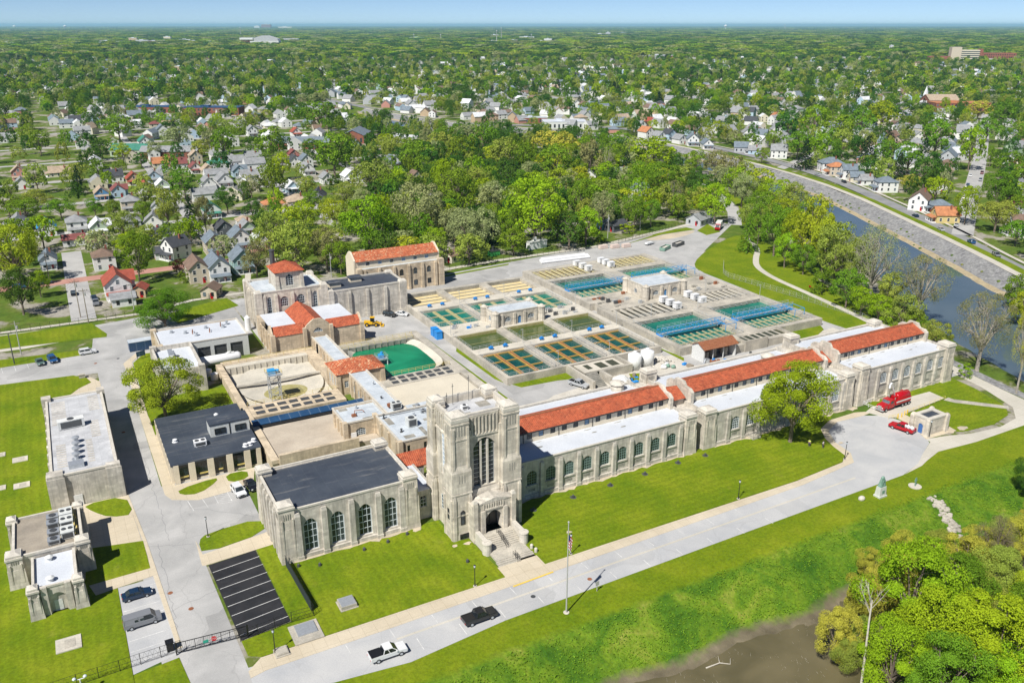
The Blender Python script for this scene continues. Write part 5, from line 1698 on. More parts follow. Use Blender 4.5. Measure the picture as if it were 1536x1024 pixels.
b.box(168,189.6,173.4,179.4,-.3,TP-.1).box(171.6,180,173.0,173.4,-.3,TP+.9).box(171.2,171.6,173.0,179.4,-.3,TP+.9)
b.box(189.2,189.6,173.4,179.4,-.3,TP+.6)
b.build('basin_wall',M['conc'],F2)
d=MB()
for x in(169.5,171.8,174.2,176.6,179,181.4,183.8,186.2):
 d.box(x+1.2,x+2.6,175.0,178.6,TP-.1,TP)
d.build('channel_opening',M['w_murk'],F2)
for k,((xa,xb),(ya,yb))in enumerate(POOLS):
 z=1.35
 MB().box(xa,xb,ya,yb,z-.3,z).build('pool',M['w_green' if k==3 else 'w_teal'],F2)
 MB().box(xa+.02,xb-.02,yb-.3,yb-.01,z,TP-.05).build('stained_wall',M['conc_dark'],F2)
 g=MB()
 n=10
 for i in range(n):
  x=xa+(xb-xa)*(i+.7)/n
  g.box(x-.17,x+.17,ya+.2,ya+9.2,z-.1,z+.22)
 for s in(2.6,6.4):
  g.box(xa+.2,xb-.2,ya+s-.12,ya+s+.12,z-.1,z+.30)
 g.build('weir_trough',M['weir'],F2)
 bk=MB()
 for i in range(9):
  x=xa+(xb-xa)*(i+.5)/9
  bk.box(x-.08,x+.08,yb-1.1,yb-.3,TP-.5,TP-.35)
 bk.build('wall_bracket',M['rail'],F2)
 r=MB()
 rail_line(r,(xa,ya-.4,TP),(xb,ya-.4,TP))
 rail_line(r,(xa-.5,ya,TP),(xa-.5,yb,TP))
 rail_line(r,(xb+.5,ya,TP),(xb+.5,yb,TP))
 r.build('railing',M['rail'],F2)
for k,((xa,xb),(ya,yb))in enumerate(TROUGH):
 MB().box(xa,xb,ya,yb,.9,1.2).build('channel_water',M['w_murk' if k<2 else 'bed'],F2)
 g=MB()
 for i in range(9):
  x=xa+(xb-xa)*(i+.5)/9
  g.box(x-.24,x+.24,ya+.05,yb-.05,1.9,TP-.04)
 g.build('channel_beam',M['conc_pale' if k<2 else 'weir'],F2)
 r=MB()
 rail_line(r,(xa,ya-.5,TP),(xb,ya-.5,TP))
 r.build('railing',M['rail'],F2)
def bridge(label,x0,x1,y):
 t=thing('sludge_bridge',((x0+x1)/2,y,TP),label,'bridge')
 b=MB()
 for yy in(y-1.0,y+1.0):
  for z in(TP+.3,TP+1.7):
   b.bar((x0,yy,z),(x1,yy,z),.14,.14)
  n=10
  for k in range(n+1):
   x=x0+(x1-x0)*k/n
   b.bar((x,yy,TP+.38),(x,yy,TP+1.62),.1,.1)
   if k<n:
    xn=x0+(x1-x0)*(k+1)/n
    za,zb=(TP+.38,TP+1.62)if k%2 else(TP+1.62,TP+.38)
    b.bar((x,yy,za),(xn,yy,zb),.09,.09)
 for k in range(11):
  x=x0+(x1-x0)*k/10
  b.bar((x,y-.9,TP+1.7),(x,y+.9,TP+1.7),.08,.08)
 b.build('truss',M['blue_steel'],t)
 MB().box(x0+.2,x1-.2,y-.5,y+.5,TP+.36,TP+.44).build('deck',M['rail'],t)
 r=MB()
 for yy in(y-1.05,y+1.05):
  rail_line(r,(x0,yy,TP+1.78),(x1,yy,TP+1.78),1.0,2.2)
 r.build('railing',M['rail'],t)
 for x in(x0,x1-.8):
  MB().box(x,x+.8,y-1.4,y+1.4,TP+.02,TP+.3).build('end_carriage',M['blue_box'],t)
 f=MB()
 for xx in(x1-4.5,x1-.4):
  for yy in(y-6.5,):
   f.bar((xx,yy,TP+.1),(xx,yy,TP+2.2),.14,.14)
   f.bar((xx,yy,TP+2.2),(xx,y-1.05,TP+2.2),.12,.12)
 f.bar((x1-4.5,y-6.5,TP+2.2),(x1-.4,y-6.5,TP+2.2),.12,.12)
 f.build('drive_frame',M['blue_steel'],t)
bridge('blue truss bridge over the near left teal pool beside the red roofed shed',153.4,178.2,191.0)
bridge('blue truss bridge over the near right teal pool',183.4,207.4,191.4)
bridge('blue truss bridge over the far left teal pool left of the gate house',153.4,178.2,243.4)
bridge('blue truss bridge over the far right teal pool behind the gate house',183.4,207.4,245.4)
for k,(x,y)in enumerate(((174.6,270.2),(174.6,266.0),(174.6,262.0),(185.4,269.4),(185.4,266.2),(185.4,262.6),(175.2,217.0),(175.2,213.4),(175.2,209.6),(186.4,217.8),(186.4,214.2),(186.4,210.4))):
 t=thing('equipment_cabinet',(x,y,TP),('white equipment cabinet at the far trough field, ' if y>250 else 'white equipment cabinet at the near trough field, ')+('left row' if x<180 else 'right row'),'cabinet',('far ' if y>250 else 'near ')+('left' if x<180 else 'right')+' row of white cabinets')
 MB().box(-1.2,1.2,-.9,.9,.12,1.9).box(-1.3,1.3,-1,1,1.9,2.0).build('cabinet',M['white'],t,local=True)
 MB().box(-.5,.5,-.93,-.9,.5,1.5).build('louvre',M['metal'],t,local=True)
for k in range(22):
 x,y=cl_.choice(((cl_.uniform(155,169),cl_.uniform(219,233)),(cl_.uniform(190,205),cl_.uniform(220,235))))
 tag(MB().box(x-.6,x+.6,y-.4,y+.4,2.5,2.5+cl_.uniform(.3,1.2)).tube([(x+.6,y,2.9),(x+1.8,y+.2,2.9),(x+1.8,y+.2,2.5)],.1,6).build('valve_box',M[cl_.choice(('steel_dark','rail','conc_dark','rust'))]),'small valve box on the deck beside the east gate house','valve box','valve boxes on the deck beside the east gate house')
for x,y in((180.8,206),(180.8,234),(196,220),(208,206),(162,206.2)):
 deck_lamp(x,y,2.5,'slim grey lamp post on a walkway of the east settling basin')
Gb=thing('green_basin',(79,214,0),'deep settling basin holding bright green water behind the hip roofed house','basin')
b=MB()
b.box(89.4,91.6,172,231.6,-.3,2.0).box(65.0,89.4,227.6,230.2,-.3,2.0).box(64.0,66.4,208.8,227.6,-.3,2.0)
b.box(66.4,89.4,194.2,200.6,-.3,2.0)
b.build('basin_wall',M['conc'],Gb)
MB().add([(66.4,200.6,.2),(89.4,200.6,.2),(89.4,227.6,.2),(66.4,227.6,.2)],[(0,1,2,3)]).build('basin_floor',M['conc_pale'],Gb)
cs=MB()
ring=[]
for k in range(41):
 w=2*math.pi*k/40
 q=4.0
 ex=10.0*math.copysign(abs(math.cos(w))**(2/q),math.cos(w))
 ey=12.0*math.copysign(abs(math.sin(w))**(2/q),math.sin(w))
 ring.append((77.6+ex,214.2+ey))
vs,fs=[],[]
for k in range(40):
 x,y=ring[k]
 ox=77.9+(x-77.6)*1.15
 oy=214.1+(y-214.2)*1.12
 vs+=[(x,y,.75),(min(max(ox,66.42),89.38),min(max(oy,200.62),227.58),1.9)]
for k in range(40):
 j=(k+1)%40
 fs.append((2*k,2*j,2*j+1,2*k+1))
cs.add(vs,fs)
cs.build('sloped_side',M['conc_pale'],Gb)
sheetw=MB().prism(ring[:40],.5,.9)
sheetw.build('water',M['w_green'],Gb)
w=MB()
w.box(65.2,88.2,225.4,227.4,1.9,2.2).box(65.2,88.2,225.2,225.4,1.0,2.2)
for k in range(12):
 w.box(66+k*1.95,66.25+k*1.95,225.0,225.2,.9,2.25)
w.build('launder_channel',M['conc_dark'],Gb)
r=MB()
rail_line(r,(66,225,2.2),(88,225,2.2))
rail_line(r,(67,201,2.0),(89,201,2.0))
rail_line(r,(66.6,228.5,2.0),(89,228.5,2.0))
r.build('railing',M['yellow_rail'],Gb)
dk=MB()
for k in range(7):
 for j in range(2):
  dk.box(70.4+k*2.6,72.2+k*2.6,195.4+j*2.5,197.0+j*2.5,2.02,2.12)
dk.build('deck_hatch',M['steel_dark'],Gb)
MB().box(67.5,88.6,172.8,194.2,-.3,1.9).build('sand_deck',M['sand_roof'],Gb)
t=thing('scum_platform',(73.6,213.0,.9),'white machinery platform standing in the green water','platform')
MB().box(-1.5,1.5,-1.5,1.5,1.6,1.9).build('deck',M['rail'],t,local=True)
b=MB()
for a in(-1.3,1.3):
 for c in(-1.3,1.3):
  b.bar((a,c,-.4),(a,c,1.6),.2,.2)
b.build('leg',M['white'],t,local=True)
MB().box(-.8,.6,-.7,.7,1.9,2.9).cyl(.2,.2,.4,2.9,3.5,8).build('motor',M['blue_steel'],t,local=True)
r=MB()
for p,q in(((-1.5,-1.5,1.9),(1.5,-1.5,1.9)),((1.5,-1.5,1.9),(1.5,1.5,1.9)),((1.5,1.5,1.9),(-1.5,1.5,1.9)),((-1.5,1.5,1.9),(-1.5,-1.5,1.9))):
 rail_line(r,p,q,1.0,1.5)
r.build('railing',M['rail'],t,local=True)
g=thing('service_walkway',(69.5,213.4,1.4),'pale railed walkway from the gallery to the platform in the green water','walkway')
MB().box(-4.4,2.6,-.6,.6,.8,1.0).build('deck',M['conc_pale'],g,local=True)
r=MB()
rail_line(r,(-4.4,-.6,1.0),(2.6,-.6,1.0))
rail_line(r,(-4.4,.6,1.0),(2.6,.6,1.0))
r.build('railing',M['rail'],g,local=True)
Eb=thing('empty_basin',(45,214,0),'drained pale concrete basin with a round sunken floor and a blue canopy in front','basin')
b=MB()
b.box(31.8,33.4,165.6,230.0,-.3,2.6).box(33.4,59.2,229.0,232.0,-.3,2.2).box(33.4,56.4,191.4,198.6,-.3,2.4).box(56.4,59.2,208.7,229.0,-.3,2.4)
b.build('basin_wall',M['stone_warm'],Eb)
MB().add([(33.4,198.6,.25),(56.4,198.6,.25),(56.4,229,.25),(33.4,229,.25)],[(0,1,2,3)]).build('basin_floor',M['conc_pale'],Eb)
rg=MB()
vs,fs=[],[]
for k in range(48):
 w_=2*math.pi*k/48
 vs+=[(45.3+5.5*math.cos(w_),209.5+6.5*math.sin(w_),.262),(45.3+11*math.cos(w_),213.5+14.4*math.sin(w_),.9)]
for k in range(48):
 j=(k+1)%48
 fs.append((2*k,2*j,2*j+1,2*k+1))
rg.add(vs,fs).build('sloped_side',M['conc_pale'],Eb)
MB().prism([(45.3+5.6*math.cos(k*.2094),207.8+4.6*math.sin(k*.2094))for k in range(30)],.2,.32).build('algae_pool',M['slime'],Eb)
l_=MB().box(34,57,226.6,228.8,1.9,2.2).box(34,57,226.2,226.6,.3,2.3)
for k in range(14):
 l_.box(34.6+k*1.65,34.8+k*1.65,226.0,226.2,.3,2.35)
l_.build('launder_channel',M['conc_pale'],Eb)
r=MB()
rail_line(r,(33.8,229.6,2.2),(58.8,229.6,2.2))
rail_line(r,(33.6,198.4,2.4),(56,198.4,2.4))
r.build('railing',M['yellow_rail'],Eb)
dk=MB()
for k in range(7):
 for j in range(2):
  dk.box(34.6+k*2.9,36.7+k*2.9,192.6+j*2.9,194.2+j*2.9,2.42,2.52)
dk.build('deck_hatch',M['steel_dark'],Eb)
MB().box(33.4,57.0,213.8,215.0,1.2,1.5).build('crossing_beam',M['conc'],Eb)
MB().box(33.4,55.9,165.8,183.2,-.3,3.0).build('tan_deck',M['tan_roof'],Eb)
pw=MB().box(31.6,33.2,165.4,183.6,2.6,3.5).box(33.2,50.8,164.9,165.7,-.3,4.6)
pw.build('parapet_wall',M['stone_warm'],Eb)
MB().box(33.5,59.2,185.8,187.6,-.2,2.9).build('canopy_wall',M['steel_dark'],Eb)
cn=MB().extr([(185.4,3.0),(187.6,3.5),(187.6,3.35),(185.4,2.85)],'x',32.2,59.2)
cn.build('canopy_roof',M['blue_roof'],Eb)
MB().box(33.5,59.0,184.5,185.75,1.0,2.7).build('canopy_gap_shade',M['dark_in'],Eb)  # near-black block paints the dark gap in front of the canopy
t=thing('sludge_tower',(41.8,204.2,.3),'lattice machinery tower with a blue top standing in the drained basin','tower')
b=MB()
for a in(-1.3,1.3):
 for c in(-1.3,1.3):
  b.bar((a,c,0),(a,c,7),.2,.2)
for z in(0,1.75,3.5,5.25):
 for p,q in(((-1.3,-1.3),(1.3,-1.3)),((1.3,-1.3),(1.3,1.3)),((1.3,1.3),(-1.3,1.3)),((-1.3,1.3),(-1.3,-1.3))):
  b.bar((*p,z),(*q,z+1.75),.1,.1)
  b.bar((*p,z+1.75),(*q,z+1.75),.1,.1)
b.build('lattice',M['rail'],t,local=True)
MB().box(-1.8,1.8,-1.8,1.8,7,7.2).build('deck',M['rail'],t,local=True)
MB().box(-1.4,.4,-.9,.9,7.2,8.3).cyl(.9,0,.6,7.2,8.0,10).build('motor',M['blue_steel'],t,local=True)
r=MB()
for p,q in(((-1.8,-1.8,7.2),(1.8,-1.8,7.2)),((1.8,-1.8,7.2),(1.8,1.8,7.2)),((1.8,1.8,7.2),(-1.8,1.8,7.2)),((-1.8,1.8,7.2),(-1.8,-1.8,7.2))):
 rail_line(r,p,q,1.0,1.8)
r.build('railing',M['yellow_rail'],t,local=True)
tag(MB().box(50.2,51.4,168.5,169.0,3.0,4.2).build('vent_box',M['white']),'small white box against the office wall on the tan deck','box')
tag(MB().cyl(36.4,167.4,.35,3.0,3.5,8).build('bucket',M['green_paint']),'small green bucket on the tan deck','bucket')
for x,y,l_ in((135.2,178.2,'white round chemical tank, the one nearer the settling basins corner wall'),(139.8,178.6,'white round chemical tank beside the stone heap')):
 t=thing('chemical_tank',(x,y,0),l_,'tank')
 MB().cyl(0,0,1.9,.1,4.2,20).build('shell',M['white_worn'],t,True,True)
 MB().cyl(0,0,1.9,4.2,4.9,20,.6).cyl(0,0,.5,4.9,5.2,10).build('dome',M['white'],t,local=True)
 MB().cyl(0,0,2.1,0,.1,20).build('pad',M['conc'],t,local=True)
rnd=random.Random(8)
hp=MB()
for k in range(130):
 a,q=rnd.uniform(0,6.28),abs(rnd.gauss(0,.5))
 x,y=145.5+3.2*q*math.cos(a),179.0+3.6*q*math.sin(a)
 s=rnd.uniform(.2,.55)
 hp.ball(x,y,max(.1,1.3*(1-q))+rnd.uniform(-.1,.2),s,s*.8,s*.6,5,3)
stuff(tag(hp.build('stone_heap',M['gravel']),'heap of pale broken stone beside the chemical tanks','stone heap'))
for k in range(7):
 x,y=138.5+rnd.uniform(0,8),172.6+rnd.uniform(0,3.6)
 tag(MB().ball(x,y,.5,.75,.6,.55,8,5).build('bulk_bag',M['white_worn' if k%3 else 'verdigris']),'slumped pale bulk bag among the litter below the chemical tanks','bag','bags below the chemical tanks')
sd=thing('open_shed',(161,174.5,0),'white open fronted shed with a red roof','shed')
b=MB()
b.box(155.0,155.4,172.4,177.6,0,4.0).box(155.4,167.0,177.2,177.6,0,4.0).box(166.6,167.0,172.4,177.2,0,4.0)
for y0 in(155.0,166.6):
 b.extr([(172.2,4.0),(177.6,4.0),(174.9,5.3)],'x',y0,y0+.4)
for x in(158.6,162.4):
 b.box(x-.1,x+.1,172.5,172.7,0,4.0)
b.build('wall',M['white_worn'],sd)
MB().extr([(171.8,3.95),(174.9,5.5),(178,3.95),(178,3.8),(174.9,5.3),(171.8,3.8)],'x',154.6,167.4).build('roof',M['rust'],sd)
for x,y,r_,h,l_,m in((157.6,174.6,.9,2.2,'grey drum inside the open shed, the first one','conc'),(160.5,175.2,1.3,2.8,'tall grey drum in the middle of the open shed','conc_dark'),(164.6,174.8,1.1,2.5,'grey drum at the right end of the open shed','conc')):
 tag(MB().cyl(x,y,r_,.02,h,14).build('drum',M[m]),l_,'drum')
for x,y,l_ in((169.2,174.8,'upright pale tank just right of the open shed'),(154.2,170.2,'grey blower machine in front of the white shed wall')):
 tag(MB().cyl(x,y,.9,0,2.0,12).box(x-1.6,x+.4,y-.5,y+.5,0,.8).tube([(x,y,2),(x-1,y-.6,2.3),(x-1.6,y-.8,1.0)],.22,6).build('blower',M['metal']),l_,'machine')
rr=MB()
rr.box(116.6,117.4,171.0,184.4,-.2,2.4).box(122.6,123.4,171.8,177.0,-.2,2.4).box(123.4,133.2,176.3,177.0,-.2,2.4).box(132.6,133.2,177,184.4,-.2,2.4)
tag(rr.build('retaining_wall',M['conc']),'stepped concrete retaining walls in front of the west filter basin','wall')
st=MB()
for k in range(9):
 st.box(118.2,121.6,171.4+k*.6,172.0+k*.6,-.1,.18+.25*k)
tag(st.build('stair',M['conc_dark']),'concrete steps climbing between two retaining walls','stair')
pt=MB().box(119,132,178.4,184.2,1.4,1.8)
pt.build('pit',M['conc_pale'],F1)
MB().box(124.6,127.2,179.2,183.0,1.81,1.85).box(128.4,131,179.2,183,1.81,1.85).box(121,122.6,180,183,1.81,1.85).build('pit_opening',M['w_murk'],F1)
ht=thing('roof_ventilator',(125.4,157.6,0),'squat white octagonal hut on the lawn behind the filter building','hut')
MB().cyl(0,0,2.2,0,1.6,8).build('wall',M['cap'],ht,local=True)
MB().cyl(0,0,2.5,1.6,1.9,8).cyl(0,0,2.3,1.9,2.9,8,1.0).build('roof',M['white_worn'],ht,local=True)
ht.location=(124.8,169.8,0)
slab('lawn',[(121.8,163),(131.5,166),(131.5,172.6),(126.5,175),(122.6,171)],.05,M['lawn'],smooth=1)
for x,y in((97.0,229.6),(96.9,226.6)):
 tag(MB().box(x-.9,x+.9,y-1.1,y+1.1,0,2.4).box(x-1,x+1,y-1.2,y+1.2,2.4,2.55).build('blue_tote',M['blue_box']),'blue covered tote at the left corner of the west filter basin','tote','blue totes at the west filter basin')
yc=random.Random(33)
for k in range(26):
 cx,cy=yc.choice(((133,172),(146,173),(158,170.4),(168,171.5),(128,171),(112,168)))
 x,y,q=cx+yc.uniform(-4,4),cy+yc.uniform(-1.6,1.6),yc.uniform(.3,.8)
 m_=M[yc.choice(('pole_wood','white_worn','steel_dark','rust','metal','blue_box'))]
 if k%2:
  tag(MB().cyl(x,y,q*.6,0,q*1.4,10).cyl(x,y,q*.64,q*.6,q*.68,10).build('barrel',m_),'barrel standing among the stores in the yard behind the long buildings','barrel','barrels in the yard behind the long buildings')
 else:
  tag(MB().obox(x,y,yc.uniform(0,3),q*2.4,q*1.6,.12,q).obox(x,y,yc.uniform(0,3),q*2,q*1.2,0,.12).build('crate',m_),'crate among the stores in the yard behind the long buildings','crate','crates in the yard behind the long buildings')
nt=MB()
for k in range(5):
 x0,y0=100.5+k*2.2,160.9-k*.55
 nt.box(x0-.05,x0+.05,y0-.05,y0+.05,0,1.3)
 if k<4:
  nt.quad((x0,y0,.15),(x0+2.2,y0-.55,.15),(x0+2.2,y0-.55,1.2),(x0,y0,1.2))
tag(nt.build('safety_fence',M['netting']),'orange plastic safety fence sagging in the gravel yard','fence')
t=thing('pipe_stack',(180,288.5,0),'long white wrapped pipes stacked beside the back road','pipe stack')
for k in range(5):
 MB().tube([(-11.5+k*.3,-1.7+k*.85,.55),(10.5+k*.3,-3.2+k*.85,.55)],.5,10).build('pipe',M['white'],t,local=True)
for k in range(3):
 MB().tube([(-11+k*.3,-1.2+k*.85,1.35),(9.0+k*.3,-2.6+k*.85,1.35)],.5,10).build('pipe',M['white'],t,local=True)
for k,(x,y)in enumerate(((204.5,296.0),(209.5,294.4),(214.6,293.2))):
 c=thing('brick_pallet',(x,y,0),'pallet load of pale pinkish blocks in the row on the back grass','pallet','pallets of pale blocks')
 MB().box(-1.9,1.9,-.9,.9,.15,1.5).build('block_stack',mottled('pinkish block',(.62,.48,.42),(.72,.62,.55),3)if k==0 else bpy.data.materials['pinkish block'],c,local=True)
 MB().box(-2,2,-1,1,0,.15).build('pallet_base',M['pole_wood'],c,local=True)
for x,y,rz,l_,col in((226.5,281.5,R(28),'open rusty green skip on the dirt yard','verdigris'),(236.0,284.5,R(20),'black open skip at the right of the dirt yard','steel_dark')):
 c=thing('skip',(x,y,0),l_,'skip',rz=rz)
 b=MB()
 b.box(-3.2,3.2,-1.2,-1.1,.2,1.6).box(-3.2,3.2,1.1,1.2,.2,1.6).box(-3.2,-3.1,-1.1,1.1,.2,1.6).box(3.1,3.2,-1.1,1.1,.2,1.6).box(-3.1,3.1,-1.1,1.1,.2,.3)
 for k in range(6):
  b.box(-2.8+k*1.1,-2.6+k*1.1,-1.26,-1.2,.3,1.5)
 b.build('body',M[col],c,local=True)
 MB().box(-3.0,3.0,-1.0,1.0,.3,1.1).build('load',M['gravel'],c,local=True)
c=thing('boat_trailer',(226,292,0),'white trailer with blue load on the gravel behind the skips','trailer',rz=R(15))
MB().box(-2.5,2.5,-.9,.9,.5,.7).box(2.5,4,-.1,.1,.5,.65).build('frame',M['rail'],c,local=True)
MB().box(-2.2,1.8,-.7,.7,.7,1.2).build('load',M['white'],c,local=True)
for s in(-1,1):
 MB().tube([(-.3,s*1.05-.1,.35),(-.3,s*1.05+.1,.35)],.35,10).build('wheel',M['rubber'],c,local=True)
import bmesh
def soften(o,w=0.06,seg=2):
 bm=bmesh.new()
 bm.from_mesh(o.data)
 bmesh.ops.remove_doubles(bm,verts=bm.verts,dist=1e-4)
 bmesh.ops.bevel(bm,geom=bm.edges[:],offset=w,segments=seg,affect='EDGES',profile=.6,clamp_overlap=True)
 bm.to_mesh(o.data)
 bm.free()
 return o
def paint_mat(name,c,rough=0.28):
 m,nt=new_mat(name)
 P=nt.nodes.new('ShaderNodeTexCoord').outputs['Object']
 r=ramp(nt,[(0.3,tuple(x*.9 for x in c)),(0.7,c)])
 nt.links.new(noise(nt,P,3.0,4,.6),r.inputs[0])
 p=finish(nt,r.outputs[0],rough)
 p.inputs['Coat Weight'].default_value=0.5
 p.inputs['Coat Roughness'].default_value=0.08
 return m
VP={'black':paint_mat('black car paint',(.012,.013,.016)),'white':paint_mat('white car paint',(.75,.76,.77)),'silver':paint_mat('silver car paint',(.42,.44,.46)),'grey':paint_mat('grey car paint',(.22,.23,.25)),'navy':paint_mat('dark blue car paint',(.01,.03,.07)),'blue':paint_mat('blue car paint',(.02,.09,.25)),'green':paint_mat('grey green car paint',(.10,.17,.15)),'red':M['red_paint'],'maroon':paint_mat('maroon car paint',(.16,.01,.015)),'tan':paint_mat('tan car paint',(.40,.35,.27))}
SHAPES={'sedan':(2.35,.90,[(-2.35,.34),(2.30,.30),(2.38,.55),(2.30,.72),(1.05,.95),(-1.6,1.0),(-2.30,.95),(-2.38,.6)],(-1.75,1.1,-1.05,.25,.96,1.42),(1.42,-1.38),.33),'suv':(2.35,.96,[(-2.30,.40),(2.28,.38),(2.38,.7),(2.28,.95),(1.15,1.12),(-2.25,1.14),(-2.35,.8)],(-2.25,1.2,-1.95,.35,1.10,1.70),(1.45,-1.40),.37),'van':(2.85,1.0,[(-2.80,.42),(2.78,.40),(2.88,.75),(2.76,1.05),(1.95,1.22),(-2.80,1.25),(-2.85,.8)],(-2.80,2.05,-2.70,1.35,1.22,2.02),(1.80,-1.75),.37),'pickup':(2.95,1.0,[(-2.90,.52),(2.85,.48),(2.96,.8),(2.86,1.08),(1.30,1.20),(-.85,1.22),(-2.92,1.18),(-2.96,.8)],(-.95,1.45,-.70,.55,1.18,1.88),(1.85,-1.80),.41),}
def car(kind,col,loc,rz,label,cat='car',group=None,bed=None,detail=True,nm=None):
 L,W,prof,(bx0,bx1,rx0,rx1,bz,rz_),wx,wr=SHAPES[kind]
 t=thing(nm or{'suv':'parked_suv','van':'parked_van','pickup':'pickup_truck','sedan':'parked_car'}[kind],(loc[0],loc[1],loc[2]if len(loc)>2 else .02),label,cat,group,rz)
 b=MB().extr(prof,'y',-W,W)
 o=soften(b.build('body',VP[col],t,local=True),.07)
 if bed is not None:
  MB().box(*((-2.84,-.98,-W+.05,W-.05,1.2,1.345)if bed=='cover' else(-2.78,-1.02,-W+.16,W-.16,1.10,1.235))).build('tonneau_cover' if bed=='cover' else 'bed_inside_shade',M['black']if bed=='cover' else M['dark_in'],t,local=True)  # open bed: solid near-black box paints the shade inside it
  for s in(-1,1):
   MB().box(-2.88,-1.0,s*(W-.09)-.07,s*(W-.09)+.07,1.12,1.31).build('bed_side',VP[col],t,local=True)
  MB().box(-2.95,-2.83,-W+.1,W-.1,.8,1.29).build('tailgate',VP[col],t,local=True)
 g=MB()
 iw=.14
 vs=[(bx0,-W+.06,bz),(bx1,-W+.06,bz),(bx1,W-.06,bz),(bx0,W-.06,bz),(rx0,-W+.06+iw,rz_),(rx1,-W+.06+iw,rz_),(rx1,W-.06-iw,rz_),(rx0,W-.06-iw,rz_)]
 g.add(vs,[(3,2,1,0),(4,5,6,7),(0,1,5,4),(1,2,6,5),(2,3,7,6),(3,0,4,7)])
 g.build('window_glass',M['glass'],t,local=True)
 r=MB().box(rx0-.02,rx1+.05,-W+.06+iw-.03,W-.06-iw+.03,rz_-.03,rz_+.07)
 for s in(-1,1):
  yb,yt=s*(W-.045),s*(W-.06-iw+.015)
  for xb,xt in((bx0,rx0),(bx1,rx1),((bx0+bx1)/2-.1,(rx0+rx1)/2-.1)):
   r.bar((xb,yb,bz),(xt,yt,rz_),.09,.09)
  if kind=='van':
   r.add([(bx0+.05,yb,bz),(.2,yb,bz),(.2,yt,rz_),(rx0,yt,rz_)],[(0,1,2,3)if s<0 else(3,2,1,0)])
 r.build('roof',VP[col],t,local=True)
 if kind=='van':
  for s in(-1,1):
   for x in(-.35,-1.15):
    yb,yt=s*(W-.03),s*(W-.055-iw+.03)
    MB().add([(x,yb,bz+.12),(x+.62,yb,bz+.12),(x+.62,yt,rz_-.2),(x,yt,rz_-.2)],[(0,1,2,3)]).build('side_window',M['glass'],t,local=True)
 for s in(-1,1):
  for x in wx:
   w=MB().tube([(x,s*(W-.20),wr),(x,s*(W+.01),wr)],wr,14).build('wheel',M['rubber'],t,local=True)
   if detail:
    MB().tube([(x,s*(W-.02),wr),(x,s*(W+.03),wr)],wr*.58,10).build('rim',M['metal'],w,local=True)
  if detail:
   MB().box(L-.12,L+.02,s*(W-.32)-.17,s*(W-.32)+.17,.62,.80).build('headlight',M['white'],t,local=True)
   MB().box(-L-.02,-L+.1,s*(W-.22)-.12,s*(W-.22)+.12,.72,.95).build('tail_light',M['red_paint'],t,local=True)
   MB().box(bx1-.45,bx1-.25,s*(W+.10)-.11,s*(W+.10)+.11,bz+.05,bz+.22).build('side_mirror',VP[col],t,local=True)
 if detail:
  MB().box(L-.1,L+.04,-W+.12,W-.12,.34,.52).build('bumper',M['steel_dark'],t,local=True)
  MB().box(L-.06,L+.03,-.42,.42,.58,.78).build('grille',M['black'],t,local=True)
 return t
car('pickup','black',(49.4,102.4),R(1),'black pickup truck with an open bed parked along the bank side of the drive','pickup',bed='open')
car('pickup','white',(33.4,101.5),R(0),'white pickup truck with a black bed cover parked along the bank side of the drive','pickup',bed='cover')
car('sedan','navy',(1.5,135.0),R(2),'dark blue sedan alone in the bay below the stone annex','car')
car('van','grey',(1.5,127.2),R(2),'grey passenger van in the bay near the gate','van')
car('pickup','silver',(114.8,175.0),R(-66),'silver pickup truck parked in the gravel yard below the basins','pickup',bed='open')
car('suv','white',(23.6,161.4),R(-82),'white suv beside the hatched bay in front of the modern office','car')
car('sedan','black',(26.4,162.6),R(-82),'black car half hidden by the hall pylon next to the white suv','car')
car('pickup','red',(167.9,116.4),R(102),'red pickup with a cluttered white tool bed by the kiosk','pickup',bed='open')
car('suv','black',(91.4,253.8),R(-60),'black suv at the foot of the pump house wing','car')
car('sedan','white',(95.2,252.6),R(-50),'white car at the foot of the pump house wing','car')
car('sedan','green',(-10.8,261.0),R(-80),'grey green car in the left bays, next to the blue one','car')
car('suv','blue',(-7.6,261.4),R(-78),'dark blue suv in the left bays next to the grey green car','car')
car('suv','white',(1.6,263.4),R(4),'white suv on the road beside the left lawns','car')
for k in range(5):
 tag(MB().box(-.3,.3,-.25,.25,0,.4).taper(-.2,.25,-.2,.2,.4,.62,.06).build('tool_case',M['white']),'white case in the red pickup bed','case','white cases in the red pickup bed').location=(168.2+.35*(k%2)-.1*k,113.9+.42*k,1.25)
t=thing('vacuum_truck',(177.2,126.2,.12),'big red vacuum truck with a white stripe and raised white boom on the concrete pad','truck',rz=R(183))
soften(MB().extr([(2.6,.6),(5.6,.6),(5.7,1.3),(5.5,1.75),(4.1,1.95),(2.6,2.0)],'y',-1.0,1.0).build('hood',M['red_paint'],t,local=True),.08)
soften(MB().extr([(1.5,.7),(3.6,.7),(3.6,1.9),(3.2,2.75),(1.5,2.8)],'y',-1.15,1.15).build('cab',M['red_paint'],t,local=True),.08)
MB().add([(3.62,-1.0,1.95),(3.62,1.0,1.95),(3.28,1.0,2.65),(3.28,-1.0,2.65)],[(0,1,2,3)]).build('windscreen',M['glass'],t,local=True)
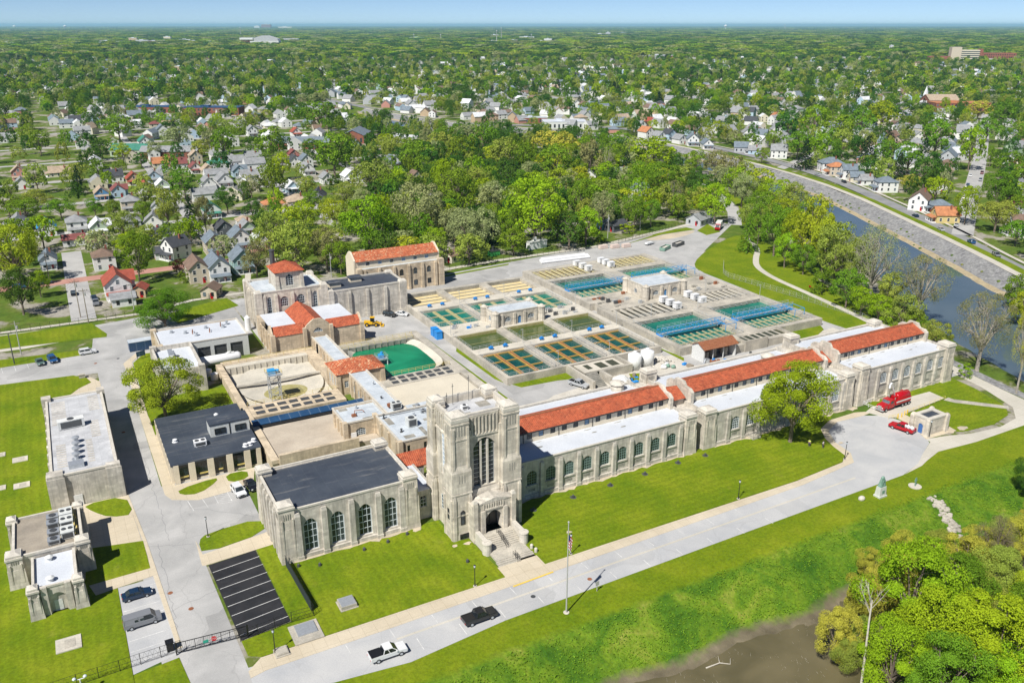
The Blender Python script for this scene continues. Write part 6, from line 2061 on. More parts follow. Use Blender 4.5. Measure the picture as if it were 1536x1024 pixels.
for s in(-1,1):
 MB().add([(2.1,s*1.17,1.9),(3.3,s*1.17,1.9),(3.05,s*1.17,2.6),(2.1,s*1.17,2.6)],[(0,1,2,3)]).build('side_window',M['glass'],t,local=True)
 MB().box(-4.8,1.0,s*1.27-.02,s*1.27+.02,1.75,2.05).build('white_stripe',M['white'],t,local=True)
 for x in(4.6,-1.8,-3.1,-4.3):
  w=MB().tube([(x,s*.85,.5),(x,s*1.2,.5)],.5,14).build('wheel',M['rubber'],t,local=True)
  MB().tube([(x,s*1.15,.5),(x,s*1.22,.5)],.28,10).build('rim',M['metal'],w,local=True)
 MB().tube([(1.35,s*.95,1.0),(1.35,s*.95,3.1)],.1,8).build('exhaust_stack',M['metal'],t,local=True)
 MB().box(5.62,5.74,s*.75-.15,s*.75+.15,1.1,1.35).build('headlight',M['white'],t,local=True)
MB().box(5.60,5.76,-.5,.5,.9,1.65).build('grille',M['metal'],t,local=True)
MB().box(5.55,5.95,-1.15,1.15,.5,.8).build('bumper',M['metal'],t,local=True)
MB().box(-5.0,1.2,-1.0,1.0,.75,1.1).build('chassis',M['black'],t,local=True)
soften(MB().box(-4.9,1.1,-1.25,1.25,1.1,2.4).build('body',M['red_paint'],t,local=True),.08)
MB().tube([(-4.9,0,2.6),(-4.7,0,2.6),(-.2,0,2.6),(0,0,2.6)],[.9,1.1,1.1,.9],16).build('debris_tank',M['red_paint'],t,True,True)
MB().box(.1,1.0,-.8,.8,2.4,3.2).box(-4,-3.2,-1,-.4,2.4,3.5).build('blower_box',M['maroon']if 'maroon' in M else M['red_paint'],t,local=True)
MB().tube([(.4,0,3.3),(1.5,.3,4.8),(3.3,.6,7.4)],[.2,.2,.18],8).tube([(3.3,.6,7.4),(3.9,.7,7.2),(4.2,.8,6.3)],.22,8).build('boom',M['white'],t,local=True)
t=thing('yellow_loader',(83.0,247.2,.02),'yellow wheel loader parked at the end of the pump house tile roof','loader',rz=R(-25))
soften(MB().extr([(-2.6,.8),(.2,.8),(.3,1.5),(-.4,1.7),(-2.5,1.8)],'y',-.8,.8).build('engine_cover',M['yellow_veh'],t,local=True),.08)
MB().box(-.5,.8,-.65,.65,1.5,2.9).build('cab_glass',M['glass'],t,local=True)
MB().box(-.6,.9,-.75,.75,2.9,3.05).box(.2,1.8,-.5,.5,.7,1.4).build('cab_roof',M['yellow_veh'],t,local=True)
MB().bar((1.2,-.55,1.5),(2.9,-.55,.7),.18,.3).bar((1.2,.55,1.5),(2.9,.55,.7),.18,.3).build('lift_arm',M['yellow_veh'],t,local=True)
MB().extr([(2.7,.2),(3.8,.15),(3.7,.3),(2.95,.45),(2.9,1.1),(2.7,1.2)],'y',-1.2,1.2).build('bucket',M['yellow_veh'],t,local=True)
for s in(-1,1):
 for x in(-1.6,1.3):
  w=MB().tube([(x,s*.6,.65),(x,s*1.1,.65)],.65,14).build('wheel',M['rubber'],t,local=True)
  MB().tube([(x,s*1.05,.65),(x,s*1.13,.65)],.3,10).build('rim',M['yellow_veh'],w,local=True)
t=thing('box_truck',(272.6,300.5,.05),'white and red truck heading along the road behind the basins','truck',rz=R(40+180))
MB().box(-4.5,1.2,-1.2,1.2,1.0,3.6).build('cargo_box',M['white_worn'],t,local=True)
soften(MB().extr([(1.4,.6),(3.6,.6),(3.7,1.6),(2.9,2.8),(1.4,2.9)],'y',-1.15,1.15).build('cab',M['red_paint'],t,local=True),.08)
MB().add([(3.72,-1,1.65),(3.72,1,1.65),(2.95,1,2.75),(2.95,-1,2.75)],[(0,1,2,3)]).build('windscreen',M['glass'],t,local=True)
for s in(-1,1):
 for x in(2.6,-2.4,-3.5):
  MB().tube([(x,s*.8,.5),(x,s*1.15,.5)],.5,12).build('wheel',M['rubber'],t,local=True)
MB().box(-4.5,3.5,-.9,.9,.5,1.0).build('chassis',M['black'],t,local=True)
RR=off(ROAD_R,0)
def road_dir(x,y):
 best=min(range(len(ROAD_R)-1),key=lambda k:segd(x,y,ROAD_R[k],ROAD_R[k+1]))
 a,b=ROAD_R[best],ROAD_R[best+1]
 return math.atan2(b[1]-a[1],b[0]-a[0])
for k,(x,y,kind,col,l_)in enumerate(((430.5,387.8,'sedan','silver','silver car far along the river road by the white house row'),(424,360.7,'sedan','black','black car on the river road bend opposite the white houses'),(377.3,274.6,'sedan','navy','dark car in the middle of the straight river road'),(361.3,248.5,'sedan','silver','silver car on the river road just before the street corner'),(351.3,226.2,'suv','blue','dark blue suv on the river road just past the street corner'),(339.4,206.7,'suv','grey','grey blue suv on the river road at the right edge'))):
 car(kind,col,(x,y,.33),road_dir(x,y)+(math.pi if k%2 else 0),l_,'car',detail=False)
ang=math.atan2(92,143)
ux,uy=math.cos(ang),math.sin(ang)
STC=['silver','navy','white','grey','black','tan','silver','black','blue','grey','white','maroon']
for k,(d,s)in enumerate(((14,1),(40,-1),(55,1),(62,1),(83,-1),(90,1),(112,-1),(130,1),(138,1),(160,-1),(176,1),(190,-1))):
 x,y=366+ux*d-uy*3.0*s,241+uy*d+ux*3.0*s
 nth=sum(1 for q in STC[:k+1]if q==STC[k])
 car(('sedan','suv')[k%2],STC[k],(x,y,.33),ang+(0 if s>0 else math.pi),('farther ' if nth>1 else 'nearer ' if STC.count(STC[k])>1 else '')+{'sedan':'%s car','suv':'%s suv'}[('sedan','suv')[k%2]]%STC[k]+' parked along the %s kerb of the tree lined street by the river'%('left' if s>0 else 'right'),'car','cars parked on the tree lined street',detail=False)
for x,y,rz,kind,col,l_ in((7.0,320.5,95,'sedan','navy','dark blue car parked on the street below the red roofed house'),(7.2,313.6,88,'pickup','grey','grey pickup parked on the street below the red roofed house'),(1.0,330.0,90,'sedan','black','black car stopped on the left street'),(-7.5,349.5,3,'sedan','navy','dark car in the shade at the brick crossing'),(-16,347,3,'suv','blue','blue suv on the brick street left of the crossing'),(10,400,90,'sedan','silver','silver car at the top of the left street'),(-22,470,80,'sedan','white','white car in the left town lot'),(-14,474,80,'sedan','black','black car in the left town lot'),(-6,478,80,'suv','red','red suv in the left town lot'),(64,390,10,'sedan','white','white car by the grey gabled houses'),(60,372,15,'suv','silver','silver suv on the brick street near the teal house')):
 car(kind,col,(x,y,.05),R(rz),l_,'car',detail=False)
def lamp(x,y,label,h=4.25):
 t=thing('street_lamp',(x,y,.08),label,'lamp post','black lamp posts')
 MB().cyl(0,0,.32,0,.12,10).build('base',M['conc'],t,local=True)
 MB().cyl(0,0,.13,.12,.8,8,.08).cyl(0,0,.08,.8,h-.55,8,.06).build('pole',M['black'],t,local=True)
 MB().cyl(0,0,.10,h-.55,h-.45,8,.2).cyl(0,0,.22,h-.02,h+.12,8,.05).build('lantern_cap',M['black'],t,local=True)
 MB().cyl(0,0,.15,h-.45,h-.02,8,.2).build('lantern_glass',M['frame_white'],t,local=True)
for x,y,l_ in((18.5,110.3,'black lamp post on the small lawn corner nearest the gate'),(52.6,110.6,'black lamp post on the left lawn beside the entrance steps'),(15.2,147.9,'black lamp post on the little grass island by the office parking'),(72,110.8,'black lamp post behind the flagpole at the lawn edge'),(112.1,111.0,'black lamp post half way along the long front lawn'),(144.4,112.6,'black lamp post at the start of the turning circle'),(170.3,110.9,'black lamp post in front of the stone kiosk')):
 lamp(x,y,l_)
t=thing('flagpole',(62.7,97.3,hgt(62.7,97.3)),'tall pale flagpole on the bank with a small striped flag hanging limp','flagpole')
MB().cyl(0,0,.5,0,.1,12).build('base',M['conc_pale'],t,local=True)
MB().cyl(0,0,.13,.1,17,10,.07).ball(0,0,17.1,.16,.16,.16).build('pole',M['pole_grey'],t,local=True)
fl=MB()
n=9
for j in range(11):
 for i in range(n+1):
  z=14.9-j*.27
  fl.v.append((.08+.09*i*(1-.03*j)*.7,.13*math.sin(i*1.9+j*.15)-.1,z-.10*i))
for j in range(10):
 for i in range(n):
  fl.f.append((j*(n+1)+i,j*(n+1)+i+1,(j+1)*(n+1)+i+1,(j+1)*(n+1)+i))
  fl.m.append(2 if(j<4 and i<4)else j%2)
fl.build('flag',[plain('flag red',(.45,.02,.03),.8),plain('flag white',(.75,.74,.74),.8),plain('flag blue',(.02,.04,.16),.8)],t,local=True)
t=thing('monument',(138.4,98.2,0),'tall pale monument stone with a green bronze figure at the bank edge','monument')
MB().box(-1.1,1.1,-.8,.8,-.2,.35).taper(-.95,.95,-.65,.65,.35,2.3,.12).build('plinth',M['monument'],t,local=True)
MB().taper(-.75,.75,-.45,.45,2.3,4.0,.28).ball(0,0,4.1,.45,.35,.5).bar((-.5,-.4,2.5),(-.15,-.45,4.0),.15,.15).bar((.5,-.4,2.5),(.15,-.45,4.0),.15,.15).build('bronze_relief',M['verdigris'],t,local=True)
MB().box(-.35,.35,-.66,-.6,.9,1.6).build('plaque',M['verdigris'],t,local=True)
tag(MB().ball(133.9,99.0,.3,.8,.6,.55,9,6).build('boulder',M['cap']),'pale boulder on the grass left of the monument','boulder')
t=thing('marker_post',(148,97.4,0),'small green marker on a round pale slab by the bank','marker')
MB().cyl(0,0,1.3,-.1,.15,20).build('slab',M['conc_pale'],t,local=True)
MB().box(-.1,.1,-.1,.1,.15,1.3).taper(-.3,.3,-.12,.12,1.3,2.1,.1).build('post',M['verdigris'],t,local=True)
rb_=MB()
rnd=random.Random(4)
for k in range(150):
 s=rnd.random()
 x,y=147.6-s*4.5+rnd.uniform(-1.1,1.1),92.2-s*8.5+rnd.uniform(-1.0,1.0)
 q=rnd.uniform(.25,.65)
 rb_.ball(x,y,hgt(x,y)+.15,q,q*.8,q*.55,5,3)
stuff(tag(rb_.build('rock_spill',M['conc']),'spill of pale rocks down the bank below the marker','rocks'))
tag(MB().box(70.2,70.3,99.6,99.7,-.1,1.9).box(69.9,70.6,99.55,99.6,1.2,2.0).build('road_sign',M['pole_grey']),'small sign post on the bank edge by the flagpole shadow','sign')
for x,y,s,h,l_,m in((31.8,116.2,1.3,.8,'square grey hatch box on the middle of the left lawn','metal'),(19.4,109.9,.9,.5,'small grey vault lid at the left lawn corner','conc')):
 b=MB().box(x-s-.2,x+s+.2,y-s-.2,y+s+.2,0,.2)
 b.box(x-s,x+s,y-s,y+s,.2,h,0)
 b.box(x-s+.1,x+s-.1,y-s+.1,y+s-.1,h,h+.06,1)
 tag(b.build('utility_box',[M['conc'],M[m]]),l_,'utility box')
t=thing('hatch_pad',(23.9,112.8,0),'concrete pad with a grey double hatch by the gate lawn','hatch')
MB().box(-2.3,2.3,-2.6,2.2,-.1,.3).build('pad',M['conc'],t,local=True)
MB().box(-1.4,1.7,-1.0,1.8,.3,.5).build('hatch',M['metal'],t,local=True)
for x,y,sx,sy,l_ in((-9.2,127.4,1.8,1.7,'pale concrete pad with a grey lid on the left lawn below the annex'),(-12.2,165.6,1.8,1.6,'pale pad on the lawn left of the small block'),(-15.5,186,1.5,1.2,'nearer pale pad beside the long flat block on the left lawn'),(-15.8,199,1.5,1.2,'middle pale pad on the left lawn'),(-19.6,186.8,1.2,1.0,'pale pad at the left picture edge, nearer one'),(-19.9,203.5,1.2,1.0,'pale pad at the left picture edge, farther one')):
 t=thing('concrete_pad',(x,y,.08),l_,'pad')
 MB().box(-sx,sx,-sy,sy,-.1,.18).build('slab',M['conc_pale'],t,local=True)
 MB().box(-sx*.3,sx*.55,-sy*.6,sy*.6,.18,.22).build('lid',M['conc'],t,local=True)
tag(MB().box(-1.7,-.2,243.6,244.6,0,1.0).box(-1.8,-.1,243.5,244.7,1.0,1.1).build('utility_box',M['conc']),'concrete box on the tip of the left lawn','utility box')
for k,(x,y)in enumerate(((1.9,155.2),(8.9,127.5),(60,103.5),(71,103),(12.2,191),(5.6,203),(9,255),(3,254),(14.6,262),(6.5,133.5))):
 tag(MB().cyl(x,y,.42,0,.055,14).build('manhole_cover',M['rust' if k%2 else 'steel_dark']),'round manhole cover in the road or drive','manhole','manhole covers in the paving')
for k,(x,y)in enumerate(((27.6,130.5),(31,129),(39.5,129.8),(44.2,130.1),(48.3,130.8),(54.5,117.5))):
 tag(MB().cyl(x,y,.3,0,.45,8).ball(x,y,.55,.22,.22,.2).build('floodlight',M['steel_dark']),'small dark floodlight on the lawn in front of the dark roofed hall','floodlight','lawn floodlights before the hall')
for k,(x,y)in enumerate(((73.5,127.0),(83.0,127.4),(92.4,127.8),(101.6,128.2),(111,128.8),(118.5,128.6))):
 tag(MB().cyl(x,y,.3,0,.45,8).ball(x,y,.55,.22,.22,.2).cyl(x,y,.7,0,.12,10).build('floodlight',M['steel_dark']),'small dark floodlight on the lawn before the long filter building','floodlight','lawn floodlights before the filter building')
for x,y,l_ in((66.8,114.4,'pale rounded bollard at the foot of the steps, the front one'),(66.7,115.8,'pale rounded bollard at the foot of the steps, the rear one')):
 tag(MB().cyl(x,y,.3,0,.8,12).ball(x,y,.8,.3,.3,.22).build('bollard',M['cap']),l_,'bollard')
def fence(label,line,h=2.0,step=2.6,mat='black',wires=3,closed=None,zf=None,group=None,diag=True):
 t=thing('fence',(line[0][0],line[0][1],0),label,'fence',group)
 zf=zf or(lambda x,y:0.05)
 posts,w=MB(),MB()
 for a,b in zip(line[:-1],line[1:]):
  n=max(1,int(math.dist(a,b)/step))
  for k in range(n):
   s0,s1=k/n,(k+1)/n
   p=(a[0]+(b[0]-a[0])*s0,a[1]+(b[1]-a[1])*s0)
   q=(a[0]+(b[0]-a[0])*s1,a[1]+(b[1]-a[1])*s1)
   zp,zq=zf(*p),zf(*q)
   posts.tube([(*p,zp-.2),(*p,zp+h+.05)],.05,5)
   for j in range(wires):
    e=h*(1-.92*j/max(1,wires-1))
    w.bar((*p,zp+e),(*q,zq+e),.035,.035)
   if diag:
    for j in range(4):
     f0,f1=j/4,(j+1)/4
     L0=(p[0]+(q[0]-p[0])*f0,p[1]+(q[1]-p[1])*f0)
     L1=(p[0]+(q[0]-p[0])*f1,p[1]+(q[1]-p[1])*f1)
     w.bar((*L0,zp+.05),(*L1,zp+h-.05),.018,.018)
     w.bar((*L1,zp+.05),(*L0,zp+h-.05),.018,.018)
 e=line[-1]
 posts.tube([(*e,zf(*e)-.2),(*e,zf(*e)+h+.05)],.05,5)
 posts.build('post',M[mat],t)
 w.build('mesh',M[mat],t)
 return t
fence('black chain link fence running left from the sliding gate',[(-40,116.9),(-20,116.6),(5.9,117.6)],2.0)
fence('black chain link fence along the black parking lot end',[(14.4,115.4),(22.6,116.1),(26.2,116.0)],2.0,wires=4)
t=fence('black fence with dark screening between parking lot and hall',[(26.2,116.0),(25.7,131.8)],2.2,wires=4)
MB().quad((26.13,117.2,.1),(25.66,131.6,.1),(25.66,131.6,2.1),(26.13,117.2,2.1)).build('screening',M['screen'],t)
t=thing('sliding_gate',(10,117.9,0),'long black sliding gate across the left road with a red stop sign','gate')
b=MB()
for z in(.25,2.0):
 b.bar((5.4,117.2,z),(15.6,116.2,z),.09,.09)
for k in range(9):
 s=k/8
 b.bar((5.4+10.2*s,117.2-s,.25),(5.4+10.2*s,117.2-s,2.0),.07,.07)
for k in range(40):
 s=k/39
 b.bar((5.4+10.2*s,117.2-s,.3),(5.4+10.2*s,117.2-s,1.95),.02,.02)
b.bar((5.4,117.2,.25),(15.6,116.2,2.0),.05,.05)
b.build('frame',M['black'],t)
s_=MB()
cx,cy,cz=10.7,116.55,1.25
s_.add([(cx+.45*math.cos(R(22.5+45*k)),cy-.045*math.cos(R(22.5+45*k)),cz+.45*math.sin(R(22.5+45*k)))for k in range(8)]+[(cx+.45*math.cos(R(22.5+45*k)),cy+.04-.045*math.cos(R(22.5+45*k)),cz+.45*math.sin(R(22.5+45*k)))for k in range(8)],[tuple(range(8)),tuple(range(15,7,-1))]+[(k,8+k,8+(k+1)%8,(k+1)%8)for k in range(8)])
s_.build('stop_sign',plain('sign red',(.55,.02,.02),.4),t)
tc=bpy.data.curves.new('stop_lettering','FONT')
tc.body='STOP'
tc.size=.36
tc.align_x='CENTER'
tc.align_y='CENTER'
tc.extrude=.004
tc.materials.append(M['paint'])
to=bpy.data.objects.new('stop_lettering',tc)
COL.objects.link(to)
W_=wloc(t)
to.parent=t
to.location=(cx-W_[0],cy-.012-W_[1],cz-W_[2])
to.rotation_euler=(R(90),0,R(-5.7))
bpy.context.view_layer.update()
lm=bpy.data.meshes.new_from_object(to.evaluated_get(bpy.context.evaluated_depsgraph_get()))
lo=put('stop_lettering',lm,t,to.location[:])
lo.rotation_euler=to.rotation_euler
bpy.data.objects.remove(to)
MB().box(9.1,9.9,116.72,116.76,.8,1.3).build('notice',plain('sign teal green',(.02,.36,.24),.4),t)
for x,l_ in((5.2,'post'),(15.7,'post')):
 MB().box(x-.1,x+.1,116.9-(x>10)*.9,117.1-(x>10)*.9,0,2.3).build('post',M['black'],t)
tag(MB().box(4.0,5.0,118.2,119.2,0,1.5).box(3.9,5.1,118.1,119.3,1.5,1.6).build('gate_motor',M['black']),'black gate motor box inside the sliding gate','box')
t=thing('twin_lamp',(-7.9,115.0,0),'white twin headed lamp post by the left fence at the bottom edge','lamp post')
MB().cyl(0,0,.09,0,2.6,8).tube([(-.7,0,2.6),(.7,0,2.6)],.06,6).build('pole',M['white'],t,local=True)
for s in(-1,1):
 MB().ball(s*.7,0,2.85,.28,.28,.22).build('lamp_head',M['frame_white'],t,local=True)
fence('pale chain link fence curving along the mown levee beside the path',[(232,251),(223,241),(221.0,236),(224.5,205),(226.2,178),(223.0,166),(219,159),(211,150)],1.9,mat='rail')
fence('dark chain link fence behind the back road of the works',[(121,294.6),(157,297.6),(197,297.6),(215,299.6),(255,313),(274,320)],2.0)
fence('dark chain link fence along the left alley',[(-70,294.6),(-21,294.4),(20,294),(37,301),(48,302)],1.9)
def pole(x,y,h,label,mat='pole_wood',arm=True,lampy=False,grp='wooden utility poles'):
 t=thing('utility_pole',(x,y,0),label,'utility pole')
 MB().cyl(0,0,.17,-.2,h,8,.11).build('pole',M[mat],t,local=True)
 if arm:
  MB().box(-1.3,1.3,-.07,.07,h-.8,h-.65).build('crossarm',M['pole_wood'],t,local=True)
  for x_ in(-1.2,-.5,.5,1.2):
   MB().cyl(x_,0,.06,h-.65,h-.45,6).build('insulator',M['steel_dark'],t,local=True)
  MB().cyl(.35,0,.28,h-2.4,h-1.4,8).build('transformer',M['pole_grey'],t,local=True)
 if lampy:
  MB().tube([(0,0,h-.1),(.5,-.2,h+.1),(1.3,-.5,h)],.06,6).build('lamp_arm',M[mat],t,local=True)
  MB().box(1.0,1.7,-.65,-.4,h-.1,h+.05).build('lamp_head',M['pole_grey'],t,local=True)
POLES=((-15.5,271.7,10.3,'grey utility pole at the bare yard corner on the left'),(1.7,300.9,12.7,'wooden utility pole at the foot of the left street'),(3.6,293.6,11.5,'second wooden utility pole at the foot of the left street'),(88.4,307.8,9.6,'tall grey pole left of the red roofed building'),(146.7,306.6,10,'grey pole right of the small cream house'),(186.1,317.7,9,'wooden pole by the white trailer'),(216.7,310.3,11,'pale pole in front of the sheds'),(238.7,315.9,9.5,'pole left of the grey barn'),(-6.1,354.8,11,'wooden pole at the brick crossing'),(18,301,9.5,'grey pole beside the grey roofed garage'))
for x,y,h,l_ in POLES:
 pole(x,y,h,l_,'pole_grey' if 'grey' in l_ or 'pale' in l_ else 'pole_wood')
pole(-17.2,264.3,9.2,'dark lamp pole leaning over the left parking bays','steel_dark',False,True)
wr=MB()
for(a,b)in((1,8),(1,0),(2,9),(3,4),(4,5),(5,6),(6,7)):
 p,q=POLES[a],POLES[b]
 for o in(-1.1,0,1.1):
  P0,P1=Vector((p[0]+o,p[1],p[2]-.5)),Vector((q[0]+o,q[1],q[2]-.5))
  prev=P0
  for k in range(1,7):
   s=k/6
   c=P0.lerp(P1,s)-Vector((0,0,1.4*4*s*(1-s)))
   wr.bar(prev,c,.03,.03)
   prev=c
tag(wr.build('power_line',M['black']),'thin dark power lines sagging between the utility poles','power line')
t=thing('park_bench',(237.6,210.5,.1),'red bench beside the levee path','bench',rz=R(80))
MB().box(-.9,.9,-.25,.25,.42,.48).build('seat',M['red_paint'],t,local=True)
MB().box(-.9,.9,.25,.3,.5,.95).build('backrest',M['red_paint'],t,local=True)
for x in(-.75,.75):
 MB().box(x-.04,x+.04,-.22,.28,0,.42).build('leg',M['black'],t,local=True)
for x,y,l_ in((172.6,121.3,'yellow bollard nearest the red pickup'),(173.8,121.2,'second yellow bollard in the row by the pad'),(175.4,121.6,'third yellow bollard in the row by the pad'),(176.6,121.8,'yellow bollard at the right end of the row by the pad')):
 tag(MB().cyl(x,y,.14,0,1.2,10).ball(x,y,1.2,.14,.14,.1).build('bollard',M['yellow_paint']),l_,'bollard')
r=MB()
rail_line(r,(170.2,122.0,.1),(172.4,121.4,.1),1.0,1.0)
rail_line(r,(177,121.9,.12),(192.6,123.0,.12),1.0,2.0)
tag(r.build('guard_rail',M['yellow_rail']),'yellowish guard rail along the front of the concrete pad','railing')
r=MB()
rail_line(r,(171.2,130.6,.1),(171.2,127.2,.1),1.0,1.2)
rail_line(r,(171.2,130.6,.1),(174.2,130.6,.1),1.0,1.2)
tag(r.build('door_rail',M['white']),'white railing round the steps at the river end building','railing')
dm=MB().box(133.2,135.6,129.2,131.0,-.1,.5)
rail_line(dm,(133.2,129.2,.5),(135.6,129.2,.5),1.0,1.2)
rail_line(dm,(133.2,129.2,.5),(133.2,131.0,.5),1.0,1.2)
tag(dm.build('door_stoop',M['conc']),'small railed concrete stoop against the middle filter building','stoop')
t=thing('notice_board',(14.9,251.6,.1),'dark blue sign board on the small lawn by the annex','sign',rz=R(20))
MB().box(-1.3,1.3,-.06,.06,.8,2.3).build('board',M['blue_roof'],t,local=True)
for x in(-1.1,1.1):
 MB().box(x-.06,x+.06,-.05,.05,0,.8).build('leg',M['steel_dark'],t,local=True)
def person(x,y,rz,top,label):
 t=thing('person',(x,y,.12),label,'person',rz=rz)
 J={'pel':(0,0,.95,.15),'wst':(0,0,1.12,.135),'chest':(0,.01,1.36,.165),'neck':(0,0,1.53,.06),'head':(0,-.015,1.66,.10),'crown':(0,0,1.75,.085)}
 V,E,Rr=[],[],[]
 def p(c,r):
  V.append(c)
  Rr.append(r)
  return len(V)-1
 idx={k:p(v[:3],v[3])for k,v in J.items()}
 E+=[(idx['pel'],idx['wst']),(idx['wst'],idx['chest']),(idx['chest'],idx['neck']),(idx['neck'],idx['head']),(idx['head'],idx['crown'])]
 for s in(-1,1):
  h=p((s*.10,0,.88),.10)
  k=p((s*.12,-.03*s,.48),.066)
  a=p((s*.13,.01,.09),.045)
  f=p((s*.14,-.15,.045),.042)
  E+=[(idx['pel'],h),(h,k),(k,a),(a,f)]
  sh=p((s*.20,0,1.42),.062)
  el=p((s*.27,.03,1.13),.045)
  wr_=p((s*.25,-.12,.92),.033)
  hd=p((s*.24,-.18,.85),.036)
  E+=[(idx['chest'],sh),(sh,el),(el,wr_),(wr_,hd)]
  for q in range(4):
   f1=p((s*(.215+q*.018),-.21,.79-(.008 if q in(1,2)else 0)),.009)
   E.append((hd,f1))
  th=p((s*.20,-.22,.84),.010)
  E.append((hd,th))
 def skin(name,keep,grow,mat):
  me=bpy.data.meshes.new(name)
  ids=sorted(keep)
  mp={o:n for n,o in enumerate(ids)}
  me.from_pydata([V[i]for i in ids],[(mp[a],mp[b])for a,b in E if a in mp and b in mp],[])
  o=bpy.data.objects.new(name,me)
  COL.objects.link(o)
  o.parent=t
  md=o.modifiers.new('Skin','SKIN')
  me.materials.append(mat)
  for i in ids:
   sv=me.skin_vertices[0].data[mp[i]]
   sv.radius=(Rr[i]+grow,Rr[i]+grow)
  me.skin_vertices[0].data[0].use_root=True
  o.modifiers.new('Sub','SUBSURF').render_levels=1
  return o
 skin('body',range(len(V)),0,M['skin'])
 torso=[idx['wst'],idx['chest']]+[i for i,v in enumerate(V)if 1.1<v[2]<1.45 and abs(v[0])>.15]
 skin('jacket',torso,.03,M[top])
 legs=[idx['pel']]+[i for i,v in enumerate(V)if v[2]<.9 and abs(v[0])<.135 and v[2]>.06]
 skin('trousers',legs,.022,M['denim'])
 MB().ball(0,.01,1.72,.125,.13,.10,10,6).build('hair',M['black'],t,True,True)
 for s in(-1,1):
  MB().ball(s*.135,-.10,.05,.06,.15,.05,8,5).build('shoe',M['black'],t,local=True)
person(144.4,118.8,R(20),'white','person in a pale jacket standing at the edge of the tree shade on the lawn')
person(142.2,120.8,R(-60),'hivis','person in a yellow green vest standing deeper in the tree shade')
LMK=[(72,351,'near the blue roofed house'),(178,430,'near the red hip roof'),(298,418,'near the beige gabled houses'),(153,295,'near the blue gabled house'),(197,226,'near the green church roof'),(345,258,'among the crowded white houses'),(454,217,'by the long school roof'),(425,375,'behind the pump house chimney'),(585,345,'behind the red roofed works'),(679,370,'near the small cream house'),(802,345,'behind the white trailer'),(924,335,'near the grey sheds'),(957,290,'near the woodland white house'),(1060,320,'near the grey barn'),(846,195,'by the white commercial block'),(1005,212,'near the white house row'),(1167,230,'near the balconied white house'),(1258,255,'by the riverside house pair'),(1327,280,'by the riverside white house'),(1395,312,'by the riverside brown roof'),(1470,270,'along the tree lined street'),(1430,165,'near the red brick school'),(1387,145,'near the white church spire'),(1453,95,'below the brick hospital'),(380,75,'below the domed arena'),(150,135,'near the far left shops'),(320,170,'near the blue roofed office'),(720,90,'towards the far centre'),(1100,110,'towards the far right'),(560,140,'in the far middle woods'),(760,150,'among the far central houses'),(1250,380,'on the near river bank'),(1400,460,'on the bank behind the works'),(1160,340,'above the levee path'),(1400,880,'in the bottom right thicket'),(247,580,'beside the garage annex'),(35,420,'left of the street end'),(70,250,'by the left town lot'),(210,330,'right of the left street'),(500,260,'in the near town middle'),(620,270,'near the small brown roof'),(730,250,'beside the far road'),(1000,150,'in the far right town'),(1250,160,'well behind the river road')]
def where(px,py):
 return min(LMK,key=lambda q:(q[0]-px)**2+((q[1]-py)*1.6)**2)[2]
WALLC={'white':(.74,.74,.73),'cream':(.66,.61,.48),'pale blue':(.42,.55,.66),'grey':(.42,.44,.46),'beige':(.55,.48,.38),'tan':(.50,.38,.25),'teal':(.30,.46,.45),'blue':(.09,.26,.50),'yellow':(.62,.50,.22),'pink brick':(.50,.25,.20),'red brick':(.34,.13,.09),'dark grey':(.10,.11,.13),'sage':(.40,.50,.36)}
ROOFC={'grey':(.28,.29,.30),'dark':(.06,.065,.075),'brown':(.20,.135,.10),'red':(.33,.075,.045),'maroon':(.22,.07,.065),'orange':(.48,.20,.09),'green':(.05,.22,.16),'blue':(.02,.25,.55),'white':(.66,.68,.70),'slate':(.17,.21,.25),'tan':(.42,.33,.24)}
WM={k:plain(k+' siding',v,.8,0,.10)for k,v in WALLC.items()}
RM={k:mottled(k+' shingles',tuple(x*.8 for x in v),tuple(min(1,x*1.2)for x in v),.6,.9,5.0,.5)for k,v in ROOFC.items()}
_wm=MB().box(-.5,.5,-.06,.0,0,1.5).mesh('window',M['glass'])
_wf=MB().box(-.6,.6,-.05,-.003,-.1,0).box(-.6,.6,-.05,-.003,1.5,1.62).box(-.6,-.5,-.05,-.003,0,1.5).box(.5,.6,-.05,-.003,0,1.5).box(-.5,.5,-.075,-.062,.72,.78).mesh('window_trim',M['white'])
_dm=MB().box(-.5,.5,-.06,.0,0,2.1).mesh('door',M['maroon']if 'maroon' in M else M['red_paint'])
HOUSES=[]
_nh=[0]
